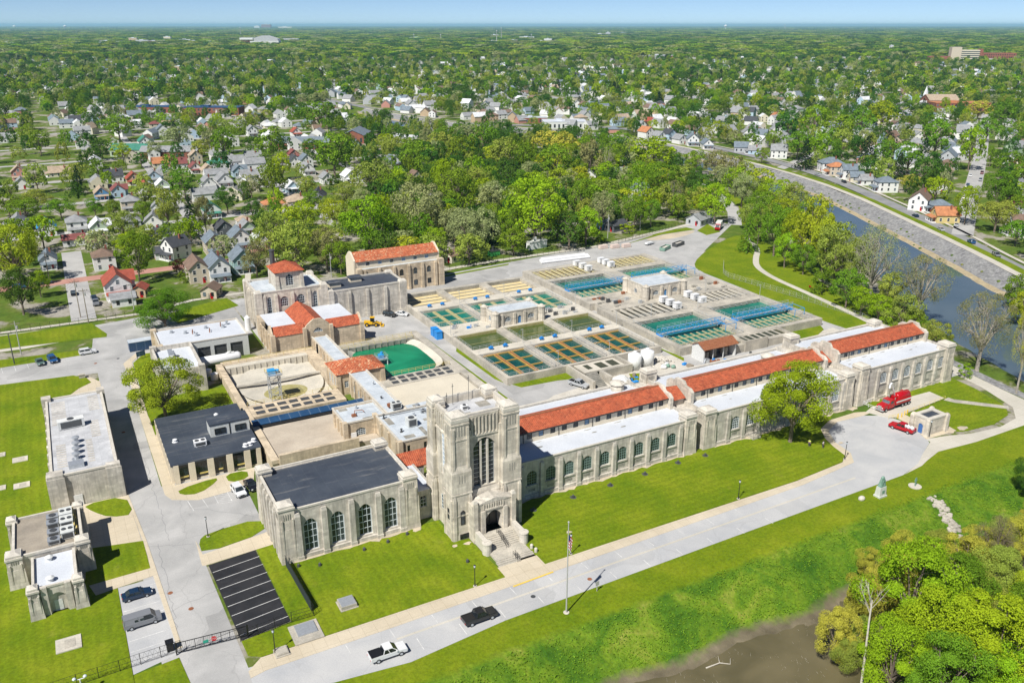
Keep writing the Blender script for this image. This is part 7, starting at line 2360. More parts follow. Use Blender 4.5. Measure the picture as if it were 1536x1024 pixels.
def house(x,y,rz,w,l,st,wall,roof,kind='gable',porch=True,detail=2,chim=True,z=0.0,label=None,cat='house',name='house',pitch=.85):
 ''
 px,py=pix(x,y,2)
 h={1:3.0,1.5:3.9,2:5.7}[st]
 rise=(w/2)*pitch if kind!='hip' else(w/2)*.6
 if label is None:
  label='%s %s house, %s %s roof,'%({1:'low',1.5:'small',2:'tall'}[st],wall,roof,'hip' if kind=='hip' else('T shaped' if kind=='cross' else 'gable'))
  label+=' '+where(px,py)
 t=thing(name,(x,y,z),label,cat,rz=rz)
 HOUSES.append((x,y,max(w,l)*.62))
 b=MB()
 L2,W2=l/2,w/2
 b.box(-L2,L2,-W2,W2,-.3,h)
 r=MB()
 e,tk=.45,.18
 if kind=='hip':
  a=max(.3,L2-W2)
  vs=[(-L2-e,-W2-e,h-.1),(L2+e,-W2-e,h-.1),(L2+e,W2+e,h-.1),(-L2-e,W2+e,h-.1),(-a,0,h+rise),(a,0,h+rise)]
  r.add(vs,[(0,1,5,4),(1,2,5),(2,3,4,5),(3,0,4),(3,2,1,0)])
 else:
  b.extr([(-W2,h),(W2,h),(0,h+rise-.05)],'x',-L2,L2)
  s=rise/W2
  r.extr([(-W2-e,h-e*s),(0,h+rise),(W2+e,h-e*s),(W2+e,h-e*s+tk),(0,h+rise+tk),(-W2-e,h-e*s+tk)],'x',-L2-e,L2+e)
  if kind=='cross':
   b.box(-1.0,w*.5,-W2-1.6,-W2,-.3,h)
   b.extr([(-1.0,h),(w*.5,h),(w*.25-.5,h+rise*.75)],'y',-W2-1.6,0)
   c0,c1=-1.0,w*.5
   cm=(c0+c1)/2
   r.extr([(c0-e,h-e*s),(cm,h+rise*.8),(c1+e,h-e*s),(c1+e,h-e*s+tk),(cm,h+rise*.8+tk),(c0-e,h-e*s+tk)],'y',-W2-1.6-e,0)
 if detail==0:
  b.m=[0]*len(b.f)
  n0=len(b.f)
  b.add(r.v,r.f,1)
  o=b.build('house_shell',[WM[wall],RM[roof]],t,local=True)
  return t
 b.build('wall',WM[wall],t,local=True)
 ro=r.build('roof',RM[roof],t,local=True)
 if porch:
  p=MB().box(-L2-2.2,-L2,-W2+.3,W2-.3,-.2,.35)
  p.extr([(-L2-2.5,2.55),(-L2-.01,3.1),(-L2-.01,2.9),(-L2-2.5,2.4)],'y',-W2+.1,W2-.1,1)
  for k in range(4):
   yy=-W2+.5+(w-1.0)*k/3
   p.box(-L2-2.2,-L2-2.04,yy-.08,yy+.08,.35,2.45)
  p.build('porch',[WM['white'],RM[roof]],t,local=True)
 if chim:
  MB().box(L2*.3-.35,L2*.3+.35,-W2*.35-.35,-W2*.35+.35,h,h+rise+.9).build('chimney',M['brick'],ro,local=True)
 def wn(px_,py_,pz,rr):
  o=put('window',_wm,t,(px_,py_,pz),rr)
  if detail>1:
   put('window_trim',_wf,o)
 lev=[.9]if st<2 else[.9,3.6]
 for zz in lev:
  n=max(2,int(l/3.2))
  for k in range(n):
   xx=-L2+l*(k+.5)/n
   if kind=='cross' and-1.6<xx<w*.5+.6:
    pass
   else:
    wn(xx,-W2,zz,0)
   if detail>1:
    wn(xx,W2,zz,R(180))
  for yy in((-W2*.5,W2*.5)if zz>2 or not porch else(W2*.5,)):
   wn(-L2,yy,zz,R(-90))
   wn(L2,yy,zz,R(90))
 if kind!='hip' and st>1:
  wn(-L2,0,h+.05,R(-90))
  wn(L2,0,h+.05,R(90))
 put('door',_dm,t,(-L2,-W2*.4,0),R(-90))
 return t
HL=[(30,344,90,8,10,1.5,'white','grey','gable'),(72,351,90,7.5,9,1.5,'white','blue','gable'),(117,348,90,8.5,9.5,2,'white','grey','hip'),(149,350,90,7.5,10,1.5,'sage','white','cross'),(158,402,90,8,8.5,2,'white','brown','hip'),(178,443,90,8.5,12,2,'white','red','cross'),(74,400,90,6,9,1.5,'white','slate','gable'),(197,338,90,8,11,1,'grey','grey','hip'),(197,316,90,9,9,2,'beige','grey','hip'),(153,298,90,7,10,1.5,'blue','tan','gable'),(178,294,90,7,9,1.5,'pale blue','maroon','cross'),(201,276,90,8,9,1.5,'tan','red','gable'),(172,272,0,8,10,1.5,'white','dark','gable'),(219,289,90,7,9,1.5,'white','red','gable'),(231,273,90,8,10,1.5,'pale blue','grey','cross'),(244,286,90,7,9,1.5,'sage','white','gable'),(242,250,0,8,11,1,'cream','orange','gable'),(247,264,90,7.5,9,1.5,'white','grey','gable'),(269,253,0,8,10,1.5,'white','maroon','gable'),(294,245,90,8,9,2,'beige','tan','gable'),(293,259,90,7,9,1.5,'white','maroon','gable'),(312,261,90,8,9,1,'beige','tan','gable'),(328,252,0,9,13,1.5,'white','green','hip'),(355,249,0,8,10,1.5,'white','grey','gable'),(380,242,0,8,11,1.5,'white','grey','gable'),(358,264,90,8,9,1.5,'pale blue','slate','cross'),(374,272,0,8,10,1.5,'white','grey','gable'),(336,278,90,9,11,1.5,'white','grey','gable'),(312,283,90,8,11,1.5,'white','grey','gable'),(322,379,90,7.5,10,2,'beige','slate','gable'),(360,371,90,7.5,10,2,'white','slate','gable'),(336,352,90,7,9,1.5,'dark grey','dark','gable'),(370,349,90,7,9,1,'sage','grey','gable'),(366,338,90,6.5,7,1,'white','tan','hip'),(392,369,90,7,9,1.5,'white','white','gable'),(364,405,90,8,10,2,'teal','slate','gable'),(327,416,90,7.5,13,2,'white','slate','gable'),(297,419,90,7,12,2,'beige','brown','gable'),(266,386,30,7.5,9,2,'white','dark','gable'),(246,359,0,6,7,1,'white','dark','gable'),(232,341,80,8,10,1.5,'white','grey','gable'),(240,319,80,7,9,1.5,'white','grey','gable'),(30,270,90,8,9,2,'pink brick','tan','gable'),(33,282,90,8,9,1,'white','grey','gable'),(93,264,0,8,14,1,'cream','tan','gable'),(218,222,90,9,12,2,'white','green','gable'),(233,195,0,8,9,2,'cream','maroon','hip'),(318,324,90,8,9,1.5,'white','green','gable'),(446,310,0,10,12,1.5,'beige','tan','hip'),(412,312,0,9,12,1,'tan','orange','hip'),(478,303,70,8,12,1.5,'dark grey','dark','gable'),(437,287,90,8,10,1,'pale blue','white','gable'),(490,275,90,7,8,1.5,'white','grey','gable'),(524,272,90,8,10,1.5,'white','white','gable'),(548,272,90,7,10,1,'white','grey','gable'),(459,251,90,8,9,2,'white','slate','gable'),(461,261,90,8,9,1.5,'white','grey','gable'),(440,238,90,7,8,1.5,'pink brick','maroon','gable'),(442,248,90,8,9,1.5,'white','dark','gable'),(589,249,90,8,11,1.5,'white','slate','gable'),(597,266,0,8,11,1,'white','grey','gable'),(623,277,90,7,8,2,'cream','brown','gable'),(444,204,90,8,9,1.5,'white','red','gable'),(378,204,90,8,9,2,'white','grey','gable'),(375,186,0,8,9,2,'yellow','dark','cross'),(533,224,90,8,9,1.5,'pale blue','grey','gable'),(957,297,60,8,10,2,'white','slate','cross'),(883,271,60,8,10,1.5,'white','grey','gable'),(930,267,0,8,12,1,'tan','grey','gable'),(736,181,0,9,13,2,'tan','brown','hip'),(969,207,90,9,12,2,'white','orange','cross'),(988,210,90,8,10,1.5,'white','grey','gable'),(1003,210,90,8,10,2,'pale blue','dark','gable'),(1019,215,90,8,10,1.5,'white','grey','gable'),(1038,218,60,9,10,2,'white','slate','gable'),(1060,222,60,8,13,1.5,'white','slate','gable'),(960,193,90,8,10,1.5,'white','grey','gable'),(1010,195,90,8,10,2,'white','brown','gable'),(976,188,90,8,9,1.5,'pink brick','red','gable'),(1111,
228,
-40,
8,
10,
1.5,
'grey',
'slate',
'gable'),
(1131,
231,
-40,
7,
9,
1,
'pale blue',
'grey',
'gable'),
(1167,
237,
-40,
9,
11,
2,
'white',
'grey',
'gable'),
(1245,
257,
-30,
11,
14,
2,
'white',
'slate',
'hip'),
(1253,
263,
-30,
8,
10,
2,
'beige',
'orange',
'hip'),
(1272,
268,
-30,
7,
9,
2,
'white',
'slate',
'gable'),
(1283,
272,
-30,
6.5,
8,
1,
'cream',
'slate',
'gable'),
(1299,
277,
-30,
7,
8,
1,
'white',
'grey',
'gable'),
(1327,
287,
-30,
9.5,
11,
2,
'white',
'slate',
'hip'),
(1378,
313,
30,
9,
15,
2,
'white',
'brown',
'gable'),
(1407,
318,
-30,
8,
10,
1.5,
'grey',
'slate',
'hip'),
(1416,
333,
-30,
8,
11,
1.5,
'yellow',
'orange',
'gable'),
(1409,
288,
30,
9,
12,
1.5,
'white',
'maroon',
'gable'),
(1416,
266,
30,
9,
12,
1.5,
'beige',
'tan',
'gable'),
(1421,
246,
30,
10,
16,
2,
'grey',
'slate',
'gable'),
(1424,
219,
30,
9,
15,
1.5,
'grey',
'slate',
'gable'),
(1425,
205,
30,
9,
14,
1.5,
'tan',
'brown',
'gable'),
(1523,
258,
30,
9,
12,
1.5,
'cream',
'orange',
'gable'),
(1512,
245,
30,
9,
13,
1.5,
'white',
'grey',
'gable'),
(1527,
296,
30,
9,
12,
2,
'grey',
'grey',
'gable'),
(1515,
318,
30,
9,
13,
2,
'red brick',
'maroon',
'hip'),
(1532,
334,
-30,
9,
11,
1.5,
'white',
'grey',
'gable'),
(1530,
352,
-30,
8,
11,
2,
'white',
'brown',
'cross'),
(1120,
205,
60,
8,
9,
1.5,
'white',
'grey',
'gable'),
(1138,
204,
60,
8,
9,
1.5,
'beige',
'brown',
'gable'),
(1163,
180,
60,
8,
10,
1.5,
'cream',
'orange',
'gable'),
(1310,
165,
60,
8,
10,
2,
'pale blue',
'slate',
'gable'),
(1324,
164,
60,
8,
9,
2,
'red brick',
'brown',
'gable'),
(1475,
200,
30,
9,
10,
2,
'grey',
'grey',
'gable'),
(1360,
198,
60,
9,
10,
1.5,
'white',
'grey',
'gable'),
(1375,
210,
60,
8,
10,
1.5,
'white',
'grey',
'gable'),
(1340,
218,
60,
8,
10,
1.5,
'beige',
'brown',
'gable')]
for k,(px,py,rz,w,l,st,wc,rc,kd)in enumerate(HL):
 x,y=at(px,py)
 z=0.3 if x>300 and y<520 else 0.0
 house(x,y,R(rz),w,l,st,wc,rc,kd,porch=(k%3!=1),detail=2 if py>235 else 1,chim=k%2==0,z=z)
for px,py,rz,w,l,wc,rc,l_,nm,ct in((112,367,0,6,9,'white','maroon','low garage with a maroon roof below the grey hip roofed house','garage','garage'),(146,370,0,6,8,'white','brown','low garage with a brown roof at the top of the left street','garage','garage'),(212,443,70,4.5,5.5,'tan','red','small shed with a pinkish red roof behind the round tree','shed','shed'),(186,457,0,5,7.5,'white','grey','white garage with a flat looking grey roof by the alley fence','garage','garage'),(318,444,62,5.5,6.5,'beige','brown','beige single garage with a brown roof near the pump house','garage','garage'),(250,386,0,6,9,'white','dark','low white wing with a dark roof beside the two storey white house','garage','garage'),(679,391,20,6,7,'cream','brown','small cream house with a brown roof right of the red roofed works building','small_house','house'),(1049,335,20,8,12,'grey','grey','grey weathered barn by the bend of the back road','barn','barn'),(924,345,10,6,9,'dark grey','dark','low grey shed among the bushes behind the fence road','shed','shed'),(905,343,10,4,5,'blue','slate','small bluish shed left of the low grey shed','shed','shed')):
 x,y=at(px,py)
 house(x,y,R(rz),w,l,1,wc,rc,'gable',False,1,False,0,l_,ct,nm,.6)
rnd=random.Random(77)
STREETS=[([(2.5,300),(1,1200)],6),([(362,238),(585,382),(900,590)],8),(ROAD_R,9),([(286,304),(316,338),(346,400),(358,450),(356,520),(330,640),(300,700)],7)]
for dy in(430,505,585,670,760,860):
 STREETS.append(([(-150,dy),(270,dy+20)],6))
def blocked(x,y,r=0.0):
 if inside(x,y,RIVER)or polyd(x,y,RIVER)<8+r:
  return True
 return any(lined(x,y,s)<d+r for s,d in STREETS)
def px_ok(x,y,lo=-60,hi=1600):
 fw=x*HX+y*HY
 if fw<60:
  return False
 p=pix(x,y,5)
 return lo<p[0]<hi
cnt=0
WL=['white']*11+['cream','beige','pale blue','grey','tan','pink brick','sage']
RL=['grey']*7+['slate']*3+['brown','tan','dark','white','white']
zones=[(0,480,140,210,40),(490,650,142,184,28),(735,880,92,140,22),(690,1010,145,200,40),(1060,1300,140,220,26),(1290,1536,140,260,22)]
for x0,x1,y0,y1,n in zones:
 k=0
 tries=0
 while k<n and tries<3000:
  tries+=1
  px=rnd.uniform(x0,x1)
  py=y0+(y1-y0)*rnd.random()**.6
  x,y=at(px,py)
  if blocked(x,y,4)or any(math.hypot(x-a,y-b_)<8+c for a,b_,c in HOUSES):
   continue
  house(x,y,R(rnd.choice((0,90,60,120))),rnd.uniform(8,10),rnd.uniform(10,14),rnd.choice((1,1.5,1.5,2,2)),rnd.choice(WL),rnd.choice(RL),rnd.choice(('gable','gable','hip')),False,0,False,.3 if x>300 else 0)
  k+=1
fh=MB()
def far_house(px,py,chk=True):
 x,y=at(px,py)
 if chk and(blocked(x,y,3)or any(abs(x-a)<7+c and abs(y-b_)<7+c for a,b_,c in HOUSES)):
  return
 w,l,h=rnd.uniform(7,10),rnd.uniform(10,15),rnd.uniform(3.5,6)
 if py<120:
  l*=rnd.uniform(1,1.6)
 a=rnd.choice((0,R(90),R(90),R(60)))
 k,m=rnd.choice((0,0,0,1,2)),rnd.choice((3,3,4,5,6))
 fh.obox(x,y,a,l,w,0,h,k)
 c,s=math.cos(a),math.sin(a)
 P=lambda u,v,z:(x+u*c-v*s,y+u*s+v*c,z)
 fh.add([P(-l/2,-w/2-.4,h),P(l/2,-w/2-.4,h),P(l/2,w/2+.4,h),P(-l/2,w/2+.4,h),P(-l/2,0,h+w*.4),P(l/2,0,h+w*.4)],[(0,1,5,4),(2,3,4,5)],m)
 fh.add([P(-l/2,-w/2-.4,h),P(l/2,-w/2-.4,h),P(l/2,w/2+.4,h),P(-l/2,w/2+.4,h),P(-l/2,0,h+w*.4),P(l/2,0,h+w*.4)],[(0,4,3),(1,2,5)],k)
 if chk:
  HOUSES.append((x,y,max(w,l)*.62))
  for q in(-.25,.25):
   for zz in([1.0]if h<4.5 else[1.0,3.4]):
    fh.quad(P(l*q-.6,-w/2-.03,zz),P(l*q+.6,-w/2-.03,zz),P(l*q+.6,-w/2-.03,zz+1.3),P(l*q-.6,-w/2-.03,zz+1.3),7)
    fh.quad(P(-l/2-.03,w*q+.5,zz),P(-l/2-.03,w*q-.5,zz),P(-l/2-.03,w*q-.5,zz+1.3),P(-l/2-.03,w*q+.5,zz+1.3),7)
for x0,x1,y0,y1,n in((0,480,140,225,150),(490,660,138,180,60),(735,880,90,140,60),(690,1010,140,195,100),(1040,1300,135,210,90),(1290,1536,140,240,100),(130,420,225,300,40)):
 for k in range(n):
  far_house(rnd.uniform(x0,x1),y0+(y1-y0)*rnd.random()**.8)
for k in range(900):
 py=58+90*rnd.random()**.8
 if py>100 or rnd.random()<.5:
  far_house(rnd.uniform(0,1536),py,False)
stuff(fh.build('far_houses',[WM['white'],WM['cream'],WM['pale blue'],RM['grey'],RM['slate'],RM['brown'],RM['white'],M['glass']]))
def block(name,px,py,w,d,h,rz,wall,roof,label,cat='building',gable=False,wins=True,st=1):
 x,y=at(px,py)
 t=thing(name,(x,y,0),label,cat,rz=R(rz))
 HOUSES.append((x,y,max(w,d)*.55))
 b=MB().box(-w/2,w/2,-d/2,d/2,-.3,h)
 if gable:
  b.extr([(-d/2,h),(d/2,h),(0,h+d*.22)],'x',-w/2,w/2)
 b.build('wall',wall,t,local=True)
 r=MB()
 if gable:
  r.extr([(-d/2-.5,h-.2),(0,h+d*.22+.05),(d/2+.5,h-.2),(d/2+.5,h),(0,h+d*.22+.3),(-d/2-.5,h)],'x',-w/2-.5,w/2+.5)
 else:
  r.box(-w/2-.2,w/2+.2,-d/2-.2,d/2+.2,h,h+.4)
  r.box(-w*.2,-w*.05,-d*.2,d*.1,h+.4,h+2)
 r.build('roof',roof,t,local=True)
 if wins:
  hw=h/st*.5
  for s in range(st):
   zz=1.0+s*(h/st)
   n=max(3,int(w/4))
   for k in range(n):
    o=put('window',_wm,t,(-w/2+w*(k+.5)/n,-d/2,zz),0)
    o.scale=(1.7,1,hw/1.5)
   n=max(2,int(d/4))
   for k in range(n):
    o=put('window',_wm,t,(-w/2,-d/2+d*(k+.5)/n,zz),R(-90))
    o.scale=(1.7,1,hw/1.5)
 return t
block('church_hall',199,233,26,15,5,-30,WM['sage'],RM['green'],'long green roofed hall left of centre in the near town','church hall',True)
block('brick_hall',258,236,40,14,5,-25,M['brick'],RM['grey'],'long low brick building with a grey green roof behind the orange roofed house','building',True)
block('school',452,222,46,16,5,-28,M['brick'],RM['slate'],'long grey school roof in the middle of the near town','school',True)
block('brick_hall',535,212,30,18,6.5,60,M['brick'],RM['slate'],'red brick hall with a slate blue gable roof behind the big dark tree','building',True)
block('pavilion',604,213,26,14,4.5,-25,M['white_worn'],RM['white'],'open white pavilion with a flat white roof near the far road','pavilion')
block('brick_office',321,172,60,22,8,-28,M['brick'],M['blue_roof'],'brick building with a dark blue roof, the right one of two','building',False,True,2)
block('brick_office',231,168,62,22,6,-28,M['brick'],M['blue_roof'],'brick building with a dark blue roof, the left one of two','building',False,True,1)
block('commercial_block',846,191,40,24,6,-25,M['white_worn'],M['white_roof'],'white flat roofed commercial block beyond the far road','building')
block('commercial_block',800,184,26,12,5,-25,M['brick'],M['pale_roof'],'low brick shop with a pale roof left of the white commercial block','shop')
block('brick_school',1436,166,60,24,9,-30,M['brick'],RM['orange'],'red brick school with rows of windows at the right','school',False,True,2)
block('gymnasium',1408,160,34,26,8,-30,M['brick'],RM['tan'],'tan roofed gymnasium left of the red brick school','school hall',True)
block('white_trailer',805,372,9,2.6,3.0,5,M['white'],M['white_worn'],'white box trailer behind the fence road','trailer',False,False)
block('green_dumpster',741,383,4.5,2.2,2.0,5,M['green_paint'],M['steel_dark'],'bright green dumpster on the dirt behind the fence','dumpster',False,False)
t=thing('church_spire',(*at(1387,152),0),'slim white church with a pointed spire at the right','church')
b=MB().box(-2,2,-2,2,0,8).build('tower_wall',M['white'],t,local=True)
MB().add([(-2.1,-2.1,8),(2.1,-2.1,8),(2.1,2.1,8),(-2.1,2.1,8),(0,0,19)],[(0,1,4),(1,2,4),(2,3,4),(3,0,4),(3,2,1,0)]).build('spire',M['white'],t,local=True)
MB().box(2,14,-4,4,0,5).extr([(-4.4,4.8),(0,8),(4.4,4.8)],'x',2,14.4).build('nave',M['white_worn'],t,local=True)
def rdir(rnd):
 z=rnd.uniform(-1,1)
 a=rnd.uniform(0,2*math.pi)
 s=math.sqrt(1-z*z)
 return Vector((s*math.cos(a),s*math.sin(a),z))
def leafquad(b,c,n,s,rnd,tone):
 t=n.cross(rdir(rnd))
 t=t.normalized()if t.length>1e-3 else Vector((1,0,0))
 u=n.cross(t)
 w=s*rnd.uniform(.5,.8)
 o=len(b.v)
 k=n*s*.22
 b.v+=[tuple(c-t*s),tuple(c-u*w+k),tuple(c+t*s),tuple(c+u*w+k)]
 b.f+=[(o,o+1,o+2),(o,o+2,o+3)]
 b.m+=[0,0]
 b.tone+=[tone,tone*rnd.uniform(.92,1.08)]
def crown_mesh(seed,nl,leaf,form='round',mat=None,fill=.15):
 ''
 rnd=random.Random(seed)
 b=MB()
 b.tone=[]
 limbs=[]
 if form=='conifer':
  lev=15
  for k in range(lev):
   z=.10+.88*(k/lev)
   rad=.48*(1-(k/lev))**.85+.02
   nb=max(4,int(9-k*.3))
   for j in range(nb):
    a=j*2*math.pi/nb+k*.7+rnd.uniform(-.2,.2)
    m=max(2,int(nl/(lev*nb)*(rad/.28)))
    rr=rad*rnd.uniform(.8,1.12)
    for i in range(m):
     s=rnd.uniform(.15,1)**.7
     c=Vector((rr*s*math.cos(a)+rnd.uniform(-.03,.03),rr*s*math.sin(a)+rnd.uniform(-.03,.03),z-.07*s+rnd.uniform(-.012,.02)))
     leafquad(b,c,(Vector((math.cos(a)*.5,math.sin(a)*.5,.9))+rdir(rnd)*.5).normalized(),leaf,rnd,rnd.uniform(.7,1.25))
  return b,[((0,0,.0),(0,0,.95))]
 lo,hi,zc,rz_={'round':(.18,.98,.60,.40),'tall':(.16,.99,.58,.42),'spread':(.30,.95,.64,.33),'bush':(.02,.98,.45,.52),'sparse':(.2,1.0,.62,.38)}[form]
 nb=21 if form!='bush' else 13
 blobs=[]
 for k in range(nb):
  z=-0.75+1.75*(k+.5)/nb
  a=k*2.39996+rnd.uniform(-.35,.35)
  z=min(.97,z)
  s=math.sqrt(max(0,1-z*z))*rnd.uniform(.5,1.02)
  br=rnd.uniform(.085,.20)*(1.0 if form!='tall' else .95)
  blobs.append((Vector((.5*s*math.cos(a)*.86,.5*s*math.sin(a)*.86,zc+rz_*z*.84+rnd.uniform(-.03,.03))),br))
 for k in range(4):
  blobs.append((Vector((rnd.uniform(-.14,.14),rnd.uniform(-.14,.14),zc+rnd.uniform(-.05,.22))),.17))
 for k in range(nl):
  c,br=blobs[rnd.randrange(len(blobs))]
  out=Vector((c.x*1.4,c.y*1.4,(c.z-zc)*1.1))
  out=out.normalized()if out.length>1e-3 else Vector((0,0,1))
  d=(rdir(rnd)+out*.75+Vector((0,0,.3))).normalized()
  r=br*(rnd.uniform(.72,1.12)if rnd.random()>fill else rnd.uniform(.1,.7))
  p=c+Vector((d.x*r,d.y*r,d.z*r*.82))
  n=(d+rdir(rnd)*.75).normalized()
  leafquad(b,p,n,leaf*rnd.uniform(.65,1.3),rnd,rnd.uniform(.76,1.22))
 limbs=[(((0,0,rnd.uniform(.2,.36)),tuple(c)))for c,br in blobs[:nb]if rnd.random()<.7]
 return b,limbs
def trunk_mesh(seed,limbs,rad=.022,twigs=0,form='round',top=.62):
 rnd=random.Random(seed+99)
 b=MB()
 if form=='conifer':
  b.tube([(0,0,-.02),(0,0,.5),(0,0,.97)],[rad*1.0,rad*.6,.002],6)
  return b
 wob=[(rnd.uniform(-.012,.012),rnd.uniform(-.012,.012))for _ in range(3)]
 b.tube([(0,0,-.03),(0,0,.02),(wob[0][0],wob[0][1],.2),(wob[1][0],wob[1][1],.42),(wob[2][0],wob[2][1],top)],[rad*1.7,rad*1.15,rad,rad*.75,rad*.3],7)
 for(s,e)in limbs:
  s,e=Vector(s),Vector(e)
  m=s.lerp(e,.55)+Vector((rnd.uniform(-.02,.02),rnd.uniform(-.02,.02),.035))
  b.tube([s,m,e],[rad*.55,rad*.34,rad*.12],5)
  for k in range(twigs):
   q=m.lerp(e,rnd.uniform(0,1))
   d=(rdir(rnd)+(e-s).normalized()*.9+Vector((0,0,.25))).normalized()
   l=rnd.uniform(.07,.16)
   p2=q+d*l
   b.tube([q,q+d*l*.5+rdir(rnd)*.01,p2],[rad*.17,rad*.12,rad*.05],3,cap=False)
   for _ in range(3):
    d2=(d+rdir(rnd)*.8).normalized()
    q2=q+d*l*rnd.uniform(.4,1)
    b.tube([q2,q2+d2*l*.55],[rad*.09,rad*.035],3,cap=False)
 return b
PROTO={}
def proto(form,var,qual):
 key=(form,var,qual)
 if key in PROTO:
  return PROTO[key]
 nl,leaf={'hi':(21000,.0102),'mid':(4200,.0195),'low':(1300,.033),'far':(260,.072)}[qual]
 if form=='sparse':
  nl=int(nl*.42)
  leaf*=.72
 if form=='conifer':
  nl=int(nl*.8)
  leaf*=1.1
 if form=='bush':
  nl=int(nl*.5)
  leaf*=1.35
 sd=var*17+{'round':1,'tall':2,'spread':3,'bush':4,'sparse':5,'conifer':6}[form]*101
 b,limbs=crown_mesh(sd,nl,leaf,form)
 tb=trunk_mesh(sd,limbs,{'sparse':.030,'bush':.012}.get(form,.022),{'hi':9,'mid':6,'low':4,'far':0}[qual]if form=='sparse' else(2 if qual in('hi','mid')else 0),form)
 PROTO[key]=(b.mesh('crown',LEAF['mid']),tb.mesh('trunk',M['bark']))
 return PROTO[key]
TREES=[]
_KN={'bright':'bright green','mid':'green','deep':'deep green','yellow':'yellow green','olive':'olive','gold':'golden olive','sage':'pale sage','brown':'brownish','maroon':'maroon','needle':'dark'}
_FN={'round':'rounded tree','tall':'tall tree','spread':'spreading tree','bush':'bush','sparse':'half bare tree','conifer':'conifer'}
def tree(x,y,w,h,form,col,qual,var=0,label=None,z=None,bark='bark'):
 z=hgt(x,y)if z is None else z
 cm,tm=proto(form,var,qual)
 if label is None:
  p=pix(x,y,h*.6)
  label=_KN[col]+' '+_FN[form]+' '+where(*p)
 nm='bush' if form=='bush' else('conifer' if form=='conifer' else 'tree')
 t=thing(nm,(x,y,z),label,'bush' if form=='bush' else 'tree',rz=(x*12.9898+y*78.233)%6.283)
 t.scale=(w,w,h)
 o=put('crown',cm,t)
 o.material_slots[0].link='OBJECT'
 o.material_slots[0].material=LEAF[col]
 o2=put('trunk',tm,t)
 if bark!='bark':
  o2.material_slots[0].link='OBJECT'
  o2.material_slots[0].material=M[bark]
 TREES.append((x,y,w*.5))
 return t
def dist_scale(x,y,z=0):
 ''
 dz=z-CAM_H
 return((x*HX+y*HY)*CP-dz*SP)/CAM_F
